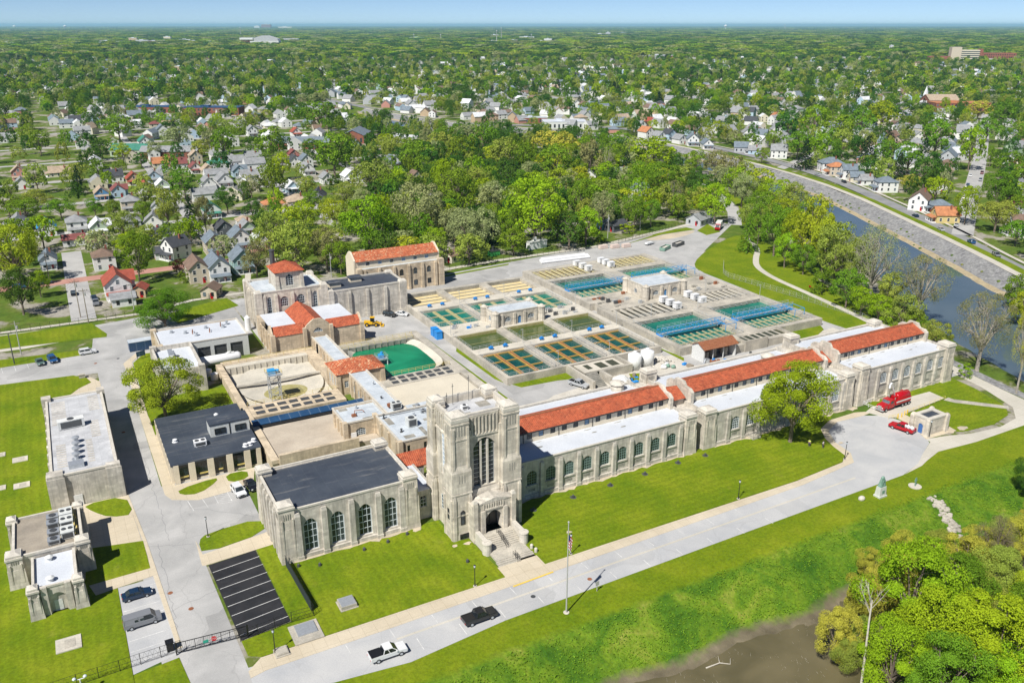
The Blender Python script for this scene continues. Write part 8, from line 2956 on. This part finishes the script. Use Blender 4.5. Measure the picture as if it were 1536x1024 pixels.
TL=[(30,428,74,88,'round','yellow'),(36,472,62,70,'round','deep'),(62,446,34,40,'round','bright'),(62,234,40,42,'round','mid'),(180,212,54,46,'round','mid'),(153,240,38,34,'round','deep'),(58,290,42,50,'tall','olive'),(120,292,28,56,'conifer','needle'),(148,268,38,32,'round','mid'),(186,246,36,34,'round','bright'),(182,262,26,24,'round','mid'),(213,252,30,26,'round','deep'),(232,240,28,32,'tall','sage'),(268,226,52,42,'spread','sage'),(336,230,48,42,'round','mid'),(279,300,52,52,'round','mid'),(342,322,46,48,'round','deep'),(380,330,34,36,'round','deep'),(254,348,40,68,'tall','olive'),(290,358,36,74,'conifer','needle'),(310,352,28,60,'tall','brown'),(189,364,54,46,'round','olive'),(210,424,56,78,'tall','mid'),(196,392,44,44,'round','bright'),(172,330,26,34,'round','mid'),(216,334,32,38,'round','mid'),(144,326,30,32,'round','mid'),(93,330,46,38,'spread','mid'),(41,332,50,40,'spread','mid'),(57,314,50,34,'round','olive'),(18,300,30,34,'round','olive'),(270,414,24,26,'round','maroon'),(276,424,18,20,'bush','mid'),(338,246,44,58,'round','mid'),(318,232,36,44,'tall','sage'),(409,246,50,62,'round','mid'),(503,268,62,66,'round','mid'),(480,196,54,44,'round','mid'),(412,298,50,60,'round','mid'),(425,270,36,44,'round','bright'),(378,300,40,44,'round','sage'),(461,296,38,34,'round','olive'),(558,294,58,54,'spread','olive'),(625,258,52,46,'round','mid'),(407,380,56,60,'round','olive'),(446,412,74,76,'round','olive'),(492,408,52,66,'tall','brown'),(512,412,44,52,'tall','mid'),(456,350,54,46,'round','bright'),(503,348,48,50,'round','yellow'),(555,380,82,84,'round','bright'),(601,372,44,50,'round','mid'),(631,366,76,92,'round','sage'),(668,310,44,74,'tall','bright'),(683,372,54,58,'round','sage'),(654,384,36,44,'round','bright'),(386,416,44,52,'round','brown'),(470,320,40,36,'round','mid'),(520,312,40,40,'round','olive'),(545,318,36,34,'round','sage'),(580,300,36,40,'round','mid'),(650,340,40,46,'tall','sage'),(685,318,64,64,'round','mid'),(738,318,46,44,'round','sage'),(772,334,50,56,'round','mid'),(802,368,100,98,'round','bright'),(768,372,40,60,'round','mid'),(702,386,66,72,'spread','sage'),(873,332,52,62,'round','mid'),(902,346,42,58,'tall','sage'),(820,240,48,44,'round','gold'),(847,242,46,42,'round','gold'),(757,256,48,48,'round','olive'),(790,262,42,46,'round','mid'),(760,276,40,38,'round','deep'),(832,276,56,56,'round','mid'),(884,270,38,60,'tall','brown'),(909,268,36,46,'sparse','sage'),(978,266,72,58,'round','bright'),(993,304,68,60,'round','mid'),(1071,336,52,58,'round','bright'),(900,290,40,26,'bush','bright'),(924,304,40,28,'bush','bright'),(951,346,42,52,'round','mid'),(860,292,30,30,'sparse','brown'),(800,268,38,26,'spread','sage'),(718,320,32,26,'bush','yellow'),(740,352,48,44,'round','mid'),(836,356,40,44,'tall','olive'),(976,340,36,40,'round','mid'),(1008,312,36,42,'sparse','brown'),(1026,318,30,26,'bush','mid'),(940,350,26,16,'bush','bright'),(862,360,34,20,'bush','mid'),(890,362,40,16,'bush','bright'),(690,250,52,44,'round','mid'),(725,232,50,40,'round','mid'),(660,236,44,38,'round','olive'),(700,222,44,34,'round','sage'),(770,226,40,34,'round','deep'),(930,232,44,34,'round','mid'),(640,300,34,40,'round','olive'),(712,292,40,40,'round','olive'),(1121,378,36,64,'conifer','mid'),(1136,366,40,60,'round','mid'),(1160,384,52,74,'round','mid'),(1189,392,48,78,'round','bright'),(1216,402,62,104,'round','yellow'),(1249,434,70,96,'round','olive'),(1204,412,40,46,'round','mid'),(1232,440,40,44,'bush','mid'),(1302,456,82,116,'sparse','sage'),
(1280,
446,
52,
92,
'round',
'olive'),
(1316,
482,
48,
40,
'round',
'bright'),
(1352,
506,
58,
62,
'round',
'olive'),
(1375,
480,
78,
100,
'sparse',
'brown'),
(1338,
500,
40,
34,
'bush',
'bright'),
(1380,
516,
44,
34,
'round',
'mid'),
(1465,
556,
86,
120,
'sparse',
'brown'),
(1446,
566,
24,
22,
'bush',
'bright'),
(1524,
462,
46,
62,
'round',
'mid'),
(1540,
490,
60,
66,
'round',
'yellow'),
(1524,
590,
44,
150,
'sparse',
'gold'),
(1072,
268,
40,
40,
'round',
'brown'),
(1094,
274,
44,
42,
'round',
'brown'),
(1116,
284,
44,
40,
'round',
'olive'),
(1140,
296,
44,
42,
'round',
'yellow'),
(1162,
312,
52,
44,
'round',
'bright'),
(1188,
326,
48,
50,
'round',
'olive'),
(1112,
312,
40,
50,
'round',
'sage'),
(1138,
336,
40,
50,
'round',
'mid'),
(1176,
352,
50,
54,
'round',
'bright'),
(1208,
340,
40,
36,
'round',
'mid'),
(1042,
262,
40,
36,
'round',
'mid'),
(1120,
346,
34,
40,
'round',
'olive'),
(1150,
350,
40,
44,
'tall',
'olive'),
(1142,
246,
22,
24,
'round',
'mid'),
(1206,
254,
34,
50,
'conifer',
'needle'),
(1224,
244,
36,
44,
'round',
'bright'),
(1195,
240,
40,
44,
'round',
'mid'),
(1298,
250,
44,
52,
'conifer',
'needle'),
(1322,
252,
34,
42,
'round',
'mid'),
(1346,
268,
36,
44,
'conifer',
'needle'),
(1360,
262,
48,
48,
'round',
'mid'),
(1384,
282,
46,
44,
'round',
'deep'),
(1363,
288,
34,
26,
'round',
'gold'),
(1373,
300,
22,
20,
'round',
'brown'),
(1400,
238,
50,
56,
'round',
'mid'),
(1384,
246,
30,
44,
'conifer',
'needle'),
(1446,
338,
36,
62,
'tall',
'bright'),
(1452,
256,
42,
62,
'round',
'bright'),
(1484,
250,
20,
30,
'tall',
'mid'),
(1494,
320,
52,
62,
'round',
'mid'),
(1232,
410,
50,
80,
'round',
'yellow'),
(1268,
462,
50,
60,
'round',
'mid'),
(1290,
474,
40,
44,
'round',
'bright'),
(1334,
470,
46,
60,
'round',
'olive'),
(1400,
530,
46,
50,
'round',
'olive'),
(1365,
512,
40,
44,
'round',
'mid'),
(1226,
380,
44,
60,
'round',
'olive'),
(1200,
378,
44,
56,
'round',
'mid'),
(1262,
420,
46,
70,
'round',
'sage'),
(1176,
402,
40,
50,
'round',
'bright'),
(1491,
348,
56,
48,
'spread',
'olive'),
(1510,
268,
42,
40,
'round',
'mid'),
(1180,
214,
42,
44,
'round',
'deep'),
(1252,
220,
50,
48,
'round',
'mid'),
(1290,
206,
44,
42,
'round',
'mid'),
(1220,
206,
44,
46,
'round',
'bright'),
(1160,
222,
30,
26,
'round',
'mid'),
(1330,
230,
44,
40,
'conifer',
'needle'),
(1262,
236,
34,
40,
'round',
'olive'),
(1240,
232,
30,
40,
'round',
'mid'),
(1400,
212,
44,
40,
'round',
'mid'),
(1320,
196,
44,
42,
'round',
'bright'),
(1346,
180,
44,
30,
'round',
'deep'),
(1466,
180,
40,
28,
'round',
'gold'),
(1500,
196,
44,
40,
'round',
'mid'),
(1524,
220,
40,
36,
'round',
'mid'),
(1478,
214,
40,
36,
'round',
'mid'),
]
for k,(px,py,wp,hp,form,col)in enumerate(TL):
 x,y=at(px,py)
 if inside(x,y,RIVER):
  x,y=at(px,py,-2.5)
 m=dist_scale(x,y)
 h=max(2.0,hp*m/math.cos(math.atan2(CAM_H,math.hypot(x,y)))*.96)
 w=max(2.0,wp*m*1.04)
 if px<480 and 205<py<340:
  w,h=w*.88,h*.88
 q='mid' if py>300 else 'low'
 if form=='sparse' and py>400:
  q='hi'
 tree(x,y,w,h,form,col,q,k%3,bark='bark_grey' if form=='sparse' else 'bark')
tree(*at(250,632),18.0,15.5,'round','yellow','hi',1,'big yellow green tree with a broad airy crown in front of the garage annex')
tree(*at(248,489),18.5,13.0,'round','mid','hi',2,'round green tree over the blue container on the left',z=-1.9)
tree(140.2,124.6,19.0,18.5,'round','bright','hi',2,'big bright green tree on the front lawn before the middle filter building')
BR=[(1357,960,150,150,'round','bright'),(1411,1010,140,140,'round','bright'),(1480,1040,150,150,'round','bright'),(1330,1050,110,120,'round','bright'),(1421,930,110,110,'round','mid'),(1400,1080,130,130,'round','mid'),(1540,1010,130,140,'round','mid'),(1525,1090,130,120,'round','bright'),(1250,992,66,90,'tall','gold'),(1285,940,62,84,'tall','gold'),(1318,920,66,84,'round','gold'),(1290,985,50,70,'tall','olive'),(1385,900,70,70,'round','gold'),(1440,880,84,84,'round','gold'),(1490,900,90,90,'round','olive'),(1530,850,70,80,'round','gold'),(1500,960,80,80,'round','olive'),(1545,930,80,90,'round','yellow'),(1462,930,70,80,'round','olive'),(1350,890,50,50,'bush','gold'),(1536,750,46,66,'round','deep'),(1486,860,60,96,'sparse','brown'),(1300,880,50,60,'tall','gold'),(1345,862,56,60,'round','gold'),(1398,858,56,60,'round','olive'),(1465,850,60,64,'round','gold'),(1510,830,56,60,'round','olive'),(1546,815,50,60,'round','gold'),(1270,1010,50,60,'round','olive'),(1440,985,90,100,'round','bright'),(1375,1000,90,90,'round','mid')]
for k,(px,py,wp,hp,form,col)in enumerate(BR):
 z=-4.6 if py>800 else-2.0
 x,y=at(px,py,z)
 m=dist_scale(x,y,z)
 el=math.atan2(CAM_H-z,math.hypot(x,y))
 tree(x,y,wp*m*1.05,hp*m/max(.5,math.cos(el))*.86,form,col,'hi',k%3,z=hgt(x,y)-.1)
x,y=at(1290,1040,-4.5)
t=thing('bare_tree',(x,y,-4.6),'slender pale leafless tree leaning in front of the thicket','tree')
b=MB()
b.tube([(0,0,-.3),(.5,.6,6),(1.0,1.3,12),(1.3,1.6,15.5)],[.2,.17,.13,.10],8)
rnd=random.Random(12)
for k in range(7):
 a=rnd.uniform(0,6.28)
 s=Vector((1.3,1.6,15.3-k*.35))
 d=Vector((math.cos(a)*.5,math.sin(a)*.5,1)).normalized()
 l=rnd.uniform(2.5,5.5)
 b.tube([s,s+d*l*.5,s+d*l+Vector((0,0,.4))],[.06,.04,.015],5)
 for j in range(6):
  q=s+d*l*rnd.uniform(.3,1)
  b.tube([q,q+(d+rdir(rnd)*.7).normalized()*rnd.uniform(.6,1.8)],[.022,.008],3,cap=False)
b.build('trunk',M['bark_pale'],t,local=True)
tag(MB().tube([(78,80.3,-4.5),(80.5,80.0,-4.3),(82,79.2,-4.55),(82.6,79.9,-4.2)],[.12,.1,.07,.03],6).tube([(80.5,80,-4.3),(81,81,-3.9)],[.06,.02],5).build('driftwood',M['bark_pale']),'pale forked driftwood lying in the muddy pond','driftwood')
ds=MB()
rnd=random.Random(21)
for k in range(900):
 x,y=rnd.uniform(60,112),rnd.uniform(66,84)
 if math.sin(x*.4)*math.sin(y*.5+x*.13)<-.1:
  continue
 a=rnd.uniform(0,6.28)
 l=rnd.uniform(.2,.7)
 z=-4.62
 w=.05
 ds.add([(x,y,z-.1),(x+w,y,z-.1),(x+math.cos(a)*l,y+math.sin(a)*l,z+l*.8)],[(0,1,2)])
stuff(ds.build('dead_stems',M['bark_pale']))
vg=MB()
vg.tone=[]
rnd=random.Random(31)
for k in range(42000):
 x=rnd.uniform(14,178)
 y=rnd.uniform(70,95)
 lim=93.2+.018*(x-60)+.5*math.sin(x*.9)
 if y>lim or hgt(x,y)<-3.9:
  continue
 clump=math.sin(x*.5+1.3*math.sin(y*.6))*math.sin(y*.55+x*.21)
 if clump<rnd.uniform(-1.0,.5):
  continue
 n=(rdir(rnd)*.8+Vector((0,0,1.1))).normalized()
 leafquad(vg,Vector((x,y,hgt(x,y)+rnd.uniform(.05,.38))),n,rnd.uniform(.09,.19),rnd,rnd.uniform(.75,1.2))
stuff(vg.build('bank_undergrowth',LEAF['mid']))
rnd=random.Random(404)
WORKS=[(-90,40),(-90,294),(45,300),(88,312),(125,297),(200,300),(262,322),(300,322),(285,300),(236,236),(228,168),(217,140),(214,60),(120,50)]
cands=[]
y=300.0
KEEP=[(350,240),(600,400),(598,408),(340,255)]
def crowded(x,y,f=1.0):
 for a,b_,c in HOUSES:
  if abs(x-a)<c*f+3 and abs(y-b_)<c*f+3:
   return True
 return False
GRID={}
for a,b_,c in TREES:
 GRID.setdefault((int(a//20),int(b_//20)),[]).append((a,b_,c))
HG={}
for a,b_,c in HOUSES:
 HG.setdefault((int(a//30),int(b_//30)),[]).append((a,b_,c))
def near_tree(x,y,r):
 gx,gy=int(x//20),int(y//20)
 for i in(-1,0,1):
  for j in(-1,0,1):
   for a,b_,c in GRID.get((gx+i,gy+j),()):
    if math.hypot(a-x,b_-y)<(c+r)*.8:
     return True
 return False
def near_house(x,y,r):
 gx,gy=int(x//30),int(y//30)
 for i in(-2,-1,0,1,2):
  for j in(-2,-1,0,1,2):
   for a,b_,c in HG.get((gx+i,gy+j),()):
    dx,dy=a-x,b_-y
    if math.hypot(dx,dy)<c+r*.7 or(0<dx*HX+dy*HY<c+r+11 and abs(dx*HY-dy*HX)<c*.8+r*.6):
     return True
 return False
def place_all():
 out=[]
 d=300.0
 while d<75000:
  st=(6.5 if d<620 else 9.0)if d<720 else max(9.0,d*.0135)if d<2500 else d*.0145
  half=d*.66
  n=int(2*half/st)
  for k in range(n):
   r=-half+(k+rnd.random())*st
   f=d+rnd.uniform(-.5,.5)*st
   x,y=HX*f+HY*r,HY*f-HX*r
   px,py=pix(x,y,4)
   if not-70<px<1606:
    continue
   if inside(x,y,WORKS):
    continue
   if d<1300 and(blocked(x,y,2.5)or near_house(x,y,4.5)):
    continue
   v=math.sin(x*.021+1.7)*math.sin(y*.017+.4)+.5*math.sin(x*.051+y*.043)
   dens=.80+.25*v
   wood=560<px<1090 and py>195
   if py>195 and not wood:
    dens*=.40
    if px<480 and py<335:
     dens*=.5
   elif 140<py<=195 and not wood:
    dens*=.78
   if wood:
    dens=.72
   if rnd.random()>dens:
    continue
   w=rnd.uniform(8,17)*(1+.25*math.sin(x*.013)*math.sin(y*.011))if d<2500 else st*rnd.uniform(.9,1.5)
   h=rnd.uniform(9,17)if d<2500 else rnd.uniform(11,19)
   if d<1000 and near_tree(x,y,w*(.25 if wood else .5)):
    continue
   out.append((d,x,y,w,h))
   if d<1000:
    GRID.setdefault((int(x//20),int(y//20)),[]).append((x,y,w*.5))
  d+=st*.95
 return out
ALL=place_all()
PAL=['mid']*9+['bright']*5+['deep']*3+['olive']*5+['yellow']*3+['sage']*3+['brown']+['needle']
vis=sorted(ALL,key=lambda q:-(q[3]/q[0])*(1 if 0<pix(q[1],q[2],5)[0]<1536 else .3))
single,rest=vis[:max(0,296-len(TREES))],vis[max(0,296-len(TREES)):]
for k,(d,x,y,w,h)in enumerate(single):
 c=rnd.choice(PAL+['bright','yellow','olive','sage']*2)
 tree(x,y,w,h,'conifer' if c=='needle' else rnd.choice(('round','round','tall','spread')),c,'low',rnd.randrange(3))
def woods(name,ptl,quals):
 ''
 me=bpy.data.meshes.new(name)
 me.from_pydata([(q[1],q[2],-.1)for q in ptl],[],[])
 a=me.attributes.new('sc','FLOAT_VECTOR','POINT')
 a.data.foreach_set('vector',[v for q in ptl for v in(q[3],q[3],q[4])])
 a=me.attributes.new('rz','FLOAT','POINT')
 a.data.foreach_set('value',[rnd.uniform(0,6.28)for _ in ptl])
 a=me.attributes.new('pick','INT','POINT')
 a.data.foreach_set('value',[rnd.randrange(len(quals))for _ in ptl])
 o=bpy.data.objects.new(name,me)
 COL.objects.link(o)
 stuff(o)
 ng=bpy.data.node_groups.new(name,'GeometryNodeTree')
 ng.interface.new_socket('Geometry',in_out='INPUT',socket_type='NodeSocketGeometry')
 ng.interface.new_socket('Geometry',in_out='OUTPUT',socket_type='NodeSocketGeometry')
 gi,go=ng.nodes.new('NodeGroupInput'),ng.nodes.new('NodeGroupOutput')
 j=ng.nodes.new('GeometryNodeJoinGeometry')
 for ob in reversed(quals):
  oi=ng.nodes.new('GeometryNodeObjectInfo')
  oi.inputs['Object'].default_value=ob
  oi.inputs['As Instance'].default_value=True
  ng.links.new(oi.outputs['Geometry'],j.inputs[0])
 ip=ng.nodes.new('GeometryNodeInstanceOnPoints')
 ip.inputs['Pick Instance'].default_value=True
 def at_(nm,ty):
  n=ng.nodes.new('GeometryNodeInputNamedAttribute')
  n.data_type=ty
  n.inputs['Name'].default_value=nm
  return n.outputs['Attribute']
 ng.links.new(gi.outputs[0],ip.inputs['Points'])
 ng.links.new(j.outputs[0],ip.inputs['Instance'])
 ng.links.new(at_('pick','INT'),ip.inputs['Instance Index'])
 ng.links.new(at_('sc','FLOAT_VECTOR'),ip.inputs['Scale'])
 cx=ng.nodes.new('ShaderNodeCombineXYZ')
 ng.links.new(at_('rz','FLOAT'),cx.inputs[2])
 er=ng.nodes.new('FunctionNodeEulerToRotation')
 ng.links.new(cx.outputs[0],er.inputs[0])
 ng.links.new(er.outputs[0],ip.inputs['Rotation'])
 ng.links.new(ip.outputs[0],go.inputs[0])
 md=o.modifiers.new('crowns','NODES')
 md.node_group=ng
 return o
def far_protos(qual,cols):
 ''
 out=[]
 for k,c in enumerate(cols):
  nl,leaf={'low':(1000,.036),'far':(230,.075)}[qual]
  b,limbs=crown_mesh(900+k*7+(50 if qual=='far' else 0),nl,leaf,'conifer' if c=='needle' else('round','spread','tall')[k%3])
  d0,x,y,w,h=EXTRA.pop()
  t=thing('tree',(x,y,0),_KN[c]+' tree '+where(*pix(x,y,8)),'tree')
  t.scale=(w,w,h)
  o=b.build('crown',LEAF[c],t,local=True)
  tb=trunk_mesh(900+k,limbs,.022,0,'conifer' if c=='needle' else 'round')
  tb.build('trunk',M['bark'],t,local=True)
  out.append(o)
 return out
rest.sort(key=lambda q:q[0])
COLS_=['mid','deep','deep','olive','bright','olive','sage','mid','needle','deep','mid','deep','deep']
EXTRA=[q for q in rest if 420<q[0]<560][:30]
ex=set(id(q)for q in EXTRA[-26:])
EXTRA=EXTRA[-26:]
rest=[q for q in rest if id(q)not in ex]
PL=far_protos('low',COLS_)
PF=far_protos('far',COLS_)
woods('town_trees',[q for q in rest if q[0]<1100],PL)
woods('far_woods',[q for q in rest if q[0]>=1100],PF)
print('TREES',len(TREES),'rest',len(rest))
t=thing('arena',(*at(398,68),0),'large grey domed arena with a colonnaded front on the horizon at left','arena',rz=R(-25))
q=dist_scale(*at(398,68))
MB().box(-34*q,-17*q,-8*q,8*q,0,3).box(-20*q,22*q,-10*q,10*q,0,6*q).build('wall',M['white_worn'],t,local=True)
b=MB()
for k in range(8):
 b.box((-33+k*2.2)*q,(-32.2+k*2.2)*q,-8*q,-7*q,0,8*q)
b.build('column',M['brick'],t,local=True)
MB().box(-35*q,-16*q,-9*q,9*q,8*q,10.5*q).build('portico_roof',M['white'],t,local=True)
b=MB()
b.extr([(-14*q,6*q),(-14*q,10*q),(-3*q,13.5*q),(6*q,13.5*q),(20*q,9*q),(22*q,6*q)],'y',-10*q,10*q)
b.build('dome_roof',M['worn_roof'],t,local=True)
t=thing('hotel',(*at(437,64),0),'pale wide hotel block right of the domed arena','hotel',rz=R(-25))
MB().box(-13*q,13*q,-5*q,5*q,0,6.5*q).build('wall',M['white_worn'],t,local=True)
b=MB()
for s in range(4):
 b.box(-12.6*q,12.6*q,-5.1*q,-5*q,(1.0+s*1.4)*q,(1.6+s*1.4)*q)
b.build('window_row',M['steel_dark'],t,local=True)
x,y=at(1455,92)
q=dist_scale(x,y)
t=thing('hospital',(x,y,0),'brick and pale banded hospital complex at the upper right','hospital',rz=R(-38))
MB().box(-30*q,-16*q,-7*q,7*q,0,20*q).build('lift_tower',WM['beige'],t,local=True)
b=MB().box(-16*q,10*q,-6*q,6*q,0,16*q)
b.build('ward_block',WM['cream'],t,local=True)
g=MB()
for s in range(5):
 g.box(-16*q,10*q,-6.15*q,-6*q,(2+s*2.8)*q,(3.3+s*2.8)*q)
g.build('window_row',M['glass'],t,local=True)
MB().box(10*q,14*q,-7*q,7*q,0,17.5*q).box(14*q,60*q,-8*q,8*q,0,12*q).box(-60*q,-30*q,-6*q,6*q,0,7*q).build('brick_wing',M['brick'],t,local=True)
g=MB()
for s in range(3):
 for k in range(14):
  g.box((16+k*3.1)*q,(17.3+k*3.1)*q,-8.1*q,-8*q,(2.0+s*3.4)*q,(3.6+s*3.4)*q)
g.build('wing_windows',M['glass'],t,local=True)
def wtower(px,py,h,label):
 x,y=at(px,py)
 q=dist_scale(x,y)
 t=thing('water_tower',(x,y,0),label,'water tower')
 MB().cyl(0,0,.8*q,0,h*q,8).build('stem',M['white'],t,local=True)
 MB().ball(0,0,h*q,2.3*q,2.3*q,1.6*q,12,8).build('tank',M['white'],t,local=True)
wtower(98,44.0,4,'white water tower on the horizon at far left, right one of two')
wtower(22,42.6,2.6,'white water tower on the horizon at the left edge')
wtower(1088,44.5,5,'white water tower on the horizon right of centre')
def mast(px,py,h,label,w=.35):
 x,y=at(px,py)
 q=dist_scale(x,y)
 t=thing('mast',(x,y,0),label,'mast')
 MB().taper(-w*q,w*q,-w*q,w*q,0,h*q,w*q*.6).build('lattice',M['pole_grey'],t,local=True)
 MB().box(-w*q,w*q,-w*q,w*q,h*q,h*q+1.0*q).build('antenna',M['white'],t,local=True)
for px,py,h,l_ in((621,62,9,'pale mast in the far woods left of centre'),(661,60,7,'short pale mast in the far woods near the centre'),(745,66,18,'tallest grey mast at the far centre'),(752,60,16,'thinner mast right of the tallest mast'),(797,62,9,'pale chimney like mast among far works'),(361,54,11,'thin mast above the domed arena'),(1177,44,6,'thin mast on the right horizon'),(811,100,9,'white column tower in the far houses right of centre')):
 mast(px,py,h,l_,.5)
rnd=random.Random(55)
def far_block(px,py,wq,hq,mat,label,rmat='white_roof'):
 x,y=at(px,py)
 q=dist_scale(x,y)
 t=thing('far_building',(x,y,0),label,'building',rz=R(-25+rnd.uniform(-8,8)))
 MB().box(-wq*q/2,wq*q/2,-3*q,3*q,0,hq*q).build('wall',mat,t,local=True)
 MB().box(-wq*q/2,wq*q/2,-3*q,3*q,hq*q,hq*q+.5*q).box(-wq*q*.2,wq*q*.1,-q,q,hq*q+.5*q,hq*q+1.2*q).build('roof',M[rmat],t,local=True)
 HOUSES.append((x,y,wq*q*.6))
FB=[(10,69,26,4.5),(60,71,26,3.6),(92,70,16,4),(118,68,22,3.5),(150,68,14,3),(160,66,18,4),(182,67,14,4),(201,65,12,7),(214,66,18,5),(232,67,16,5),(247,66,10,4),(252,62,10,6),(278,64,18,4),(292,66,16,4),(315,66,18,3.2),(400,42.5,14,5),(386,42.8,8,3),(428,43,20,2),(625,60,22,3),(742,56,12,3),(740,66,16,4),(770,65,12,4),(790,60,22,4),(812,66,18,4),(822,64,12,5),(900,54,18,2.4),(912,54,6,4.5),(934,52,10,2),(1335,80,26,4),(1322,82,12,3),(1336,78,4,9),(960,88,18,4),(985,88,24,5),(1010,88,12,4),(60,126,60,5),(110,136,60,4),(165,128,44,5),(205,122,26,6),(238,133,30,3),(22,124,24,6),(30,146,26,5),(130,142,24,3),(195,138,22,4),(270,106,14,6),(120,118,12,4)]
WALLM=[M['white_worn'],WM['cream'],WM['white'],M['brick'],WM['grey'],WM['tan']]
for k,(px,py,wq,hq)in enumerate(FB):
 m=WALLM[(k*5)%6]
 nm=('pale','cream','white','brick','grey','tan')[(k*5)%6]
 far_block(px,py,wq,hq,m,'%s flat roofed building %s'%(nm,where(px,py)),'white_roof' if k%3 else 'pale_roof')
t=thing('sports_field',(*at(255,116),.05),'flat bright green sports field among the far left trees','field')
MB().box(-55,55,-60,60,0,.1).build('turf',M['green_paint'],t,local=True)
SUN_AZ,SUN_EL=R(209),R(51)
sv=Vector((math.cos(SUN_AZ)*math.cos(SUN_EL),math.sin(SUN_AZ)*math.cos(SUN_EL),math.sin(SUN_EL)))
sl=bpy.data.lights.new('sun','SUN')
sl.energy=SUN_E
sl.angle=R(0.53)
sl.color=(1.0,0.955,0.88)
so=bpy.data.objects.new('sun',sl)
COL.objects.link(so)
so.rotation_euler=sv.to_track_quat('Z','Y').to_euler()
so.location=(0,0,300)
w=bpy.data.worlds.new('World')
sc.world=w
w.use_nodes=True
nt=w.node_tree
sky=nt.nodes.new('ShaderNodeTexSky')
sky.sky_type='NISHITA'
sky.sun_disc=False
sky.sun_elevation=SUN_EL
sky.sun_rotation=R(90)-SUN_AZ
sky.altitude=300
sky.air_density=0.42
sky.dust_density=0.0
sky.ozone_density=4.5
nt.links.new(sky.outputs[0],nt.nodes['Background'].inputs[0])
nt.nodes['Background'].inputs[1].default_value=SKY_E
if HAZE>0:
 hz=MB().box(-61000,101000,-700,101000,-9,140)
 m,nt=new_mat('haze air')
 v=nt.nodes.new('ShaderNodeVolumePrincipled')
 v.inputs['Density'].default_value=HAZE
 v.inputs['Color'].default_value=(.42,.72,1.0,1)
 v.inputs['Anisotropy'].default_value=0.0
 o=nt.nodes.new('ShaderNodeOutputMaterial')
 nt.links.new(v.outputs[0],o.inputs['Volume'])
 stuff(hz.build('haze',m))
cd=bpy.data.cameras.new('camera')
cam=bpy.data.objects.new('camera',cd)
COL.objects.link(cam)
cd.sensor_fit='HORIZONTAL'
cd.sensor_width=36
cd.lens=36*CAM_F/1536
cd.clip_start=1
cd.clip_end=200000
cam.location=(0,0,CAM_H)
cam.rotation_euler=(R(90)-CAM_P,0,CAM_YAW-R(90))
sc.camera=cam
vs=sc.view_settings
vs.view_transform='Standard'
vs.look='None'
vs.exposure=EXPO
vs.gamma=1
vs.use_curve_mapping=False
sc.render.engine='CYCLES'
sc.cycles.max_bounces=6
sc.cycles.diffuse_bounces=3
sc.cycles.transmission_bounces=2
sc.cycles.volume_bounces=1
sc.cycles.use_denoising=True
sc.cycles.caustics_reflective=False
sc.cycles.caustics_refractive=False
bpy.context.view_layer.update()
byl={}
for o in COL.objects:
 if o.parent is None and 'label' in o and 'group' not in o:
  byl.setdefault(o['label'],[]).append(o)
ORD=['first','second','third','fourth','fifth','sixth','seventh','eighth','ninth','tenth','eleventh','twelfth','thirteenth','fourteenth','fifteenth','sixteenth','seventeenth','eighteenth','nineteenth','twentieth']
for l,os_ in byl.items():
 if len(os_)<2:
  continue
 os_.sort(key=lambda o:pix(o.location.x,o.location.y,4)[0])
 for k,o in enumerate(os_):
  n=len(os_)
  if n==2:
   s=('left one of two','right one of two')[k]
  elif k==0:
   s='leftmost'
  elif k==n-1:
   s='rightmost'
  else:
   s='%s from left'%ORD[min(k,19)]
  o['label']=l+', '+s
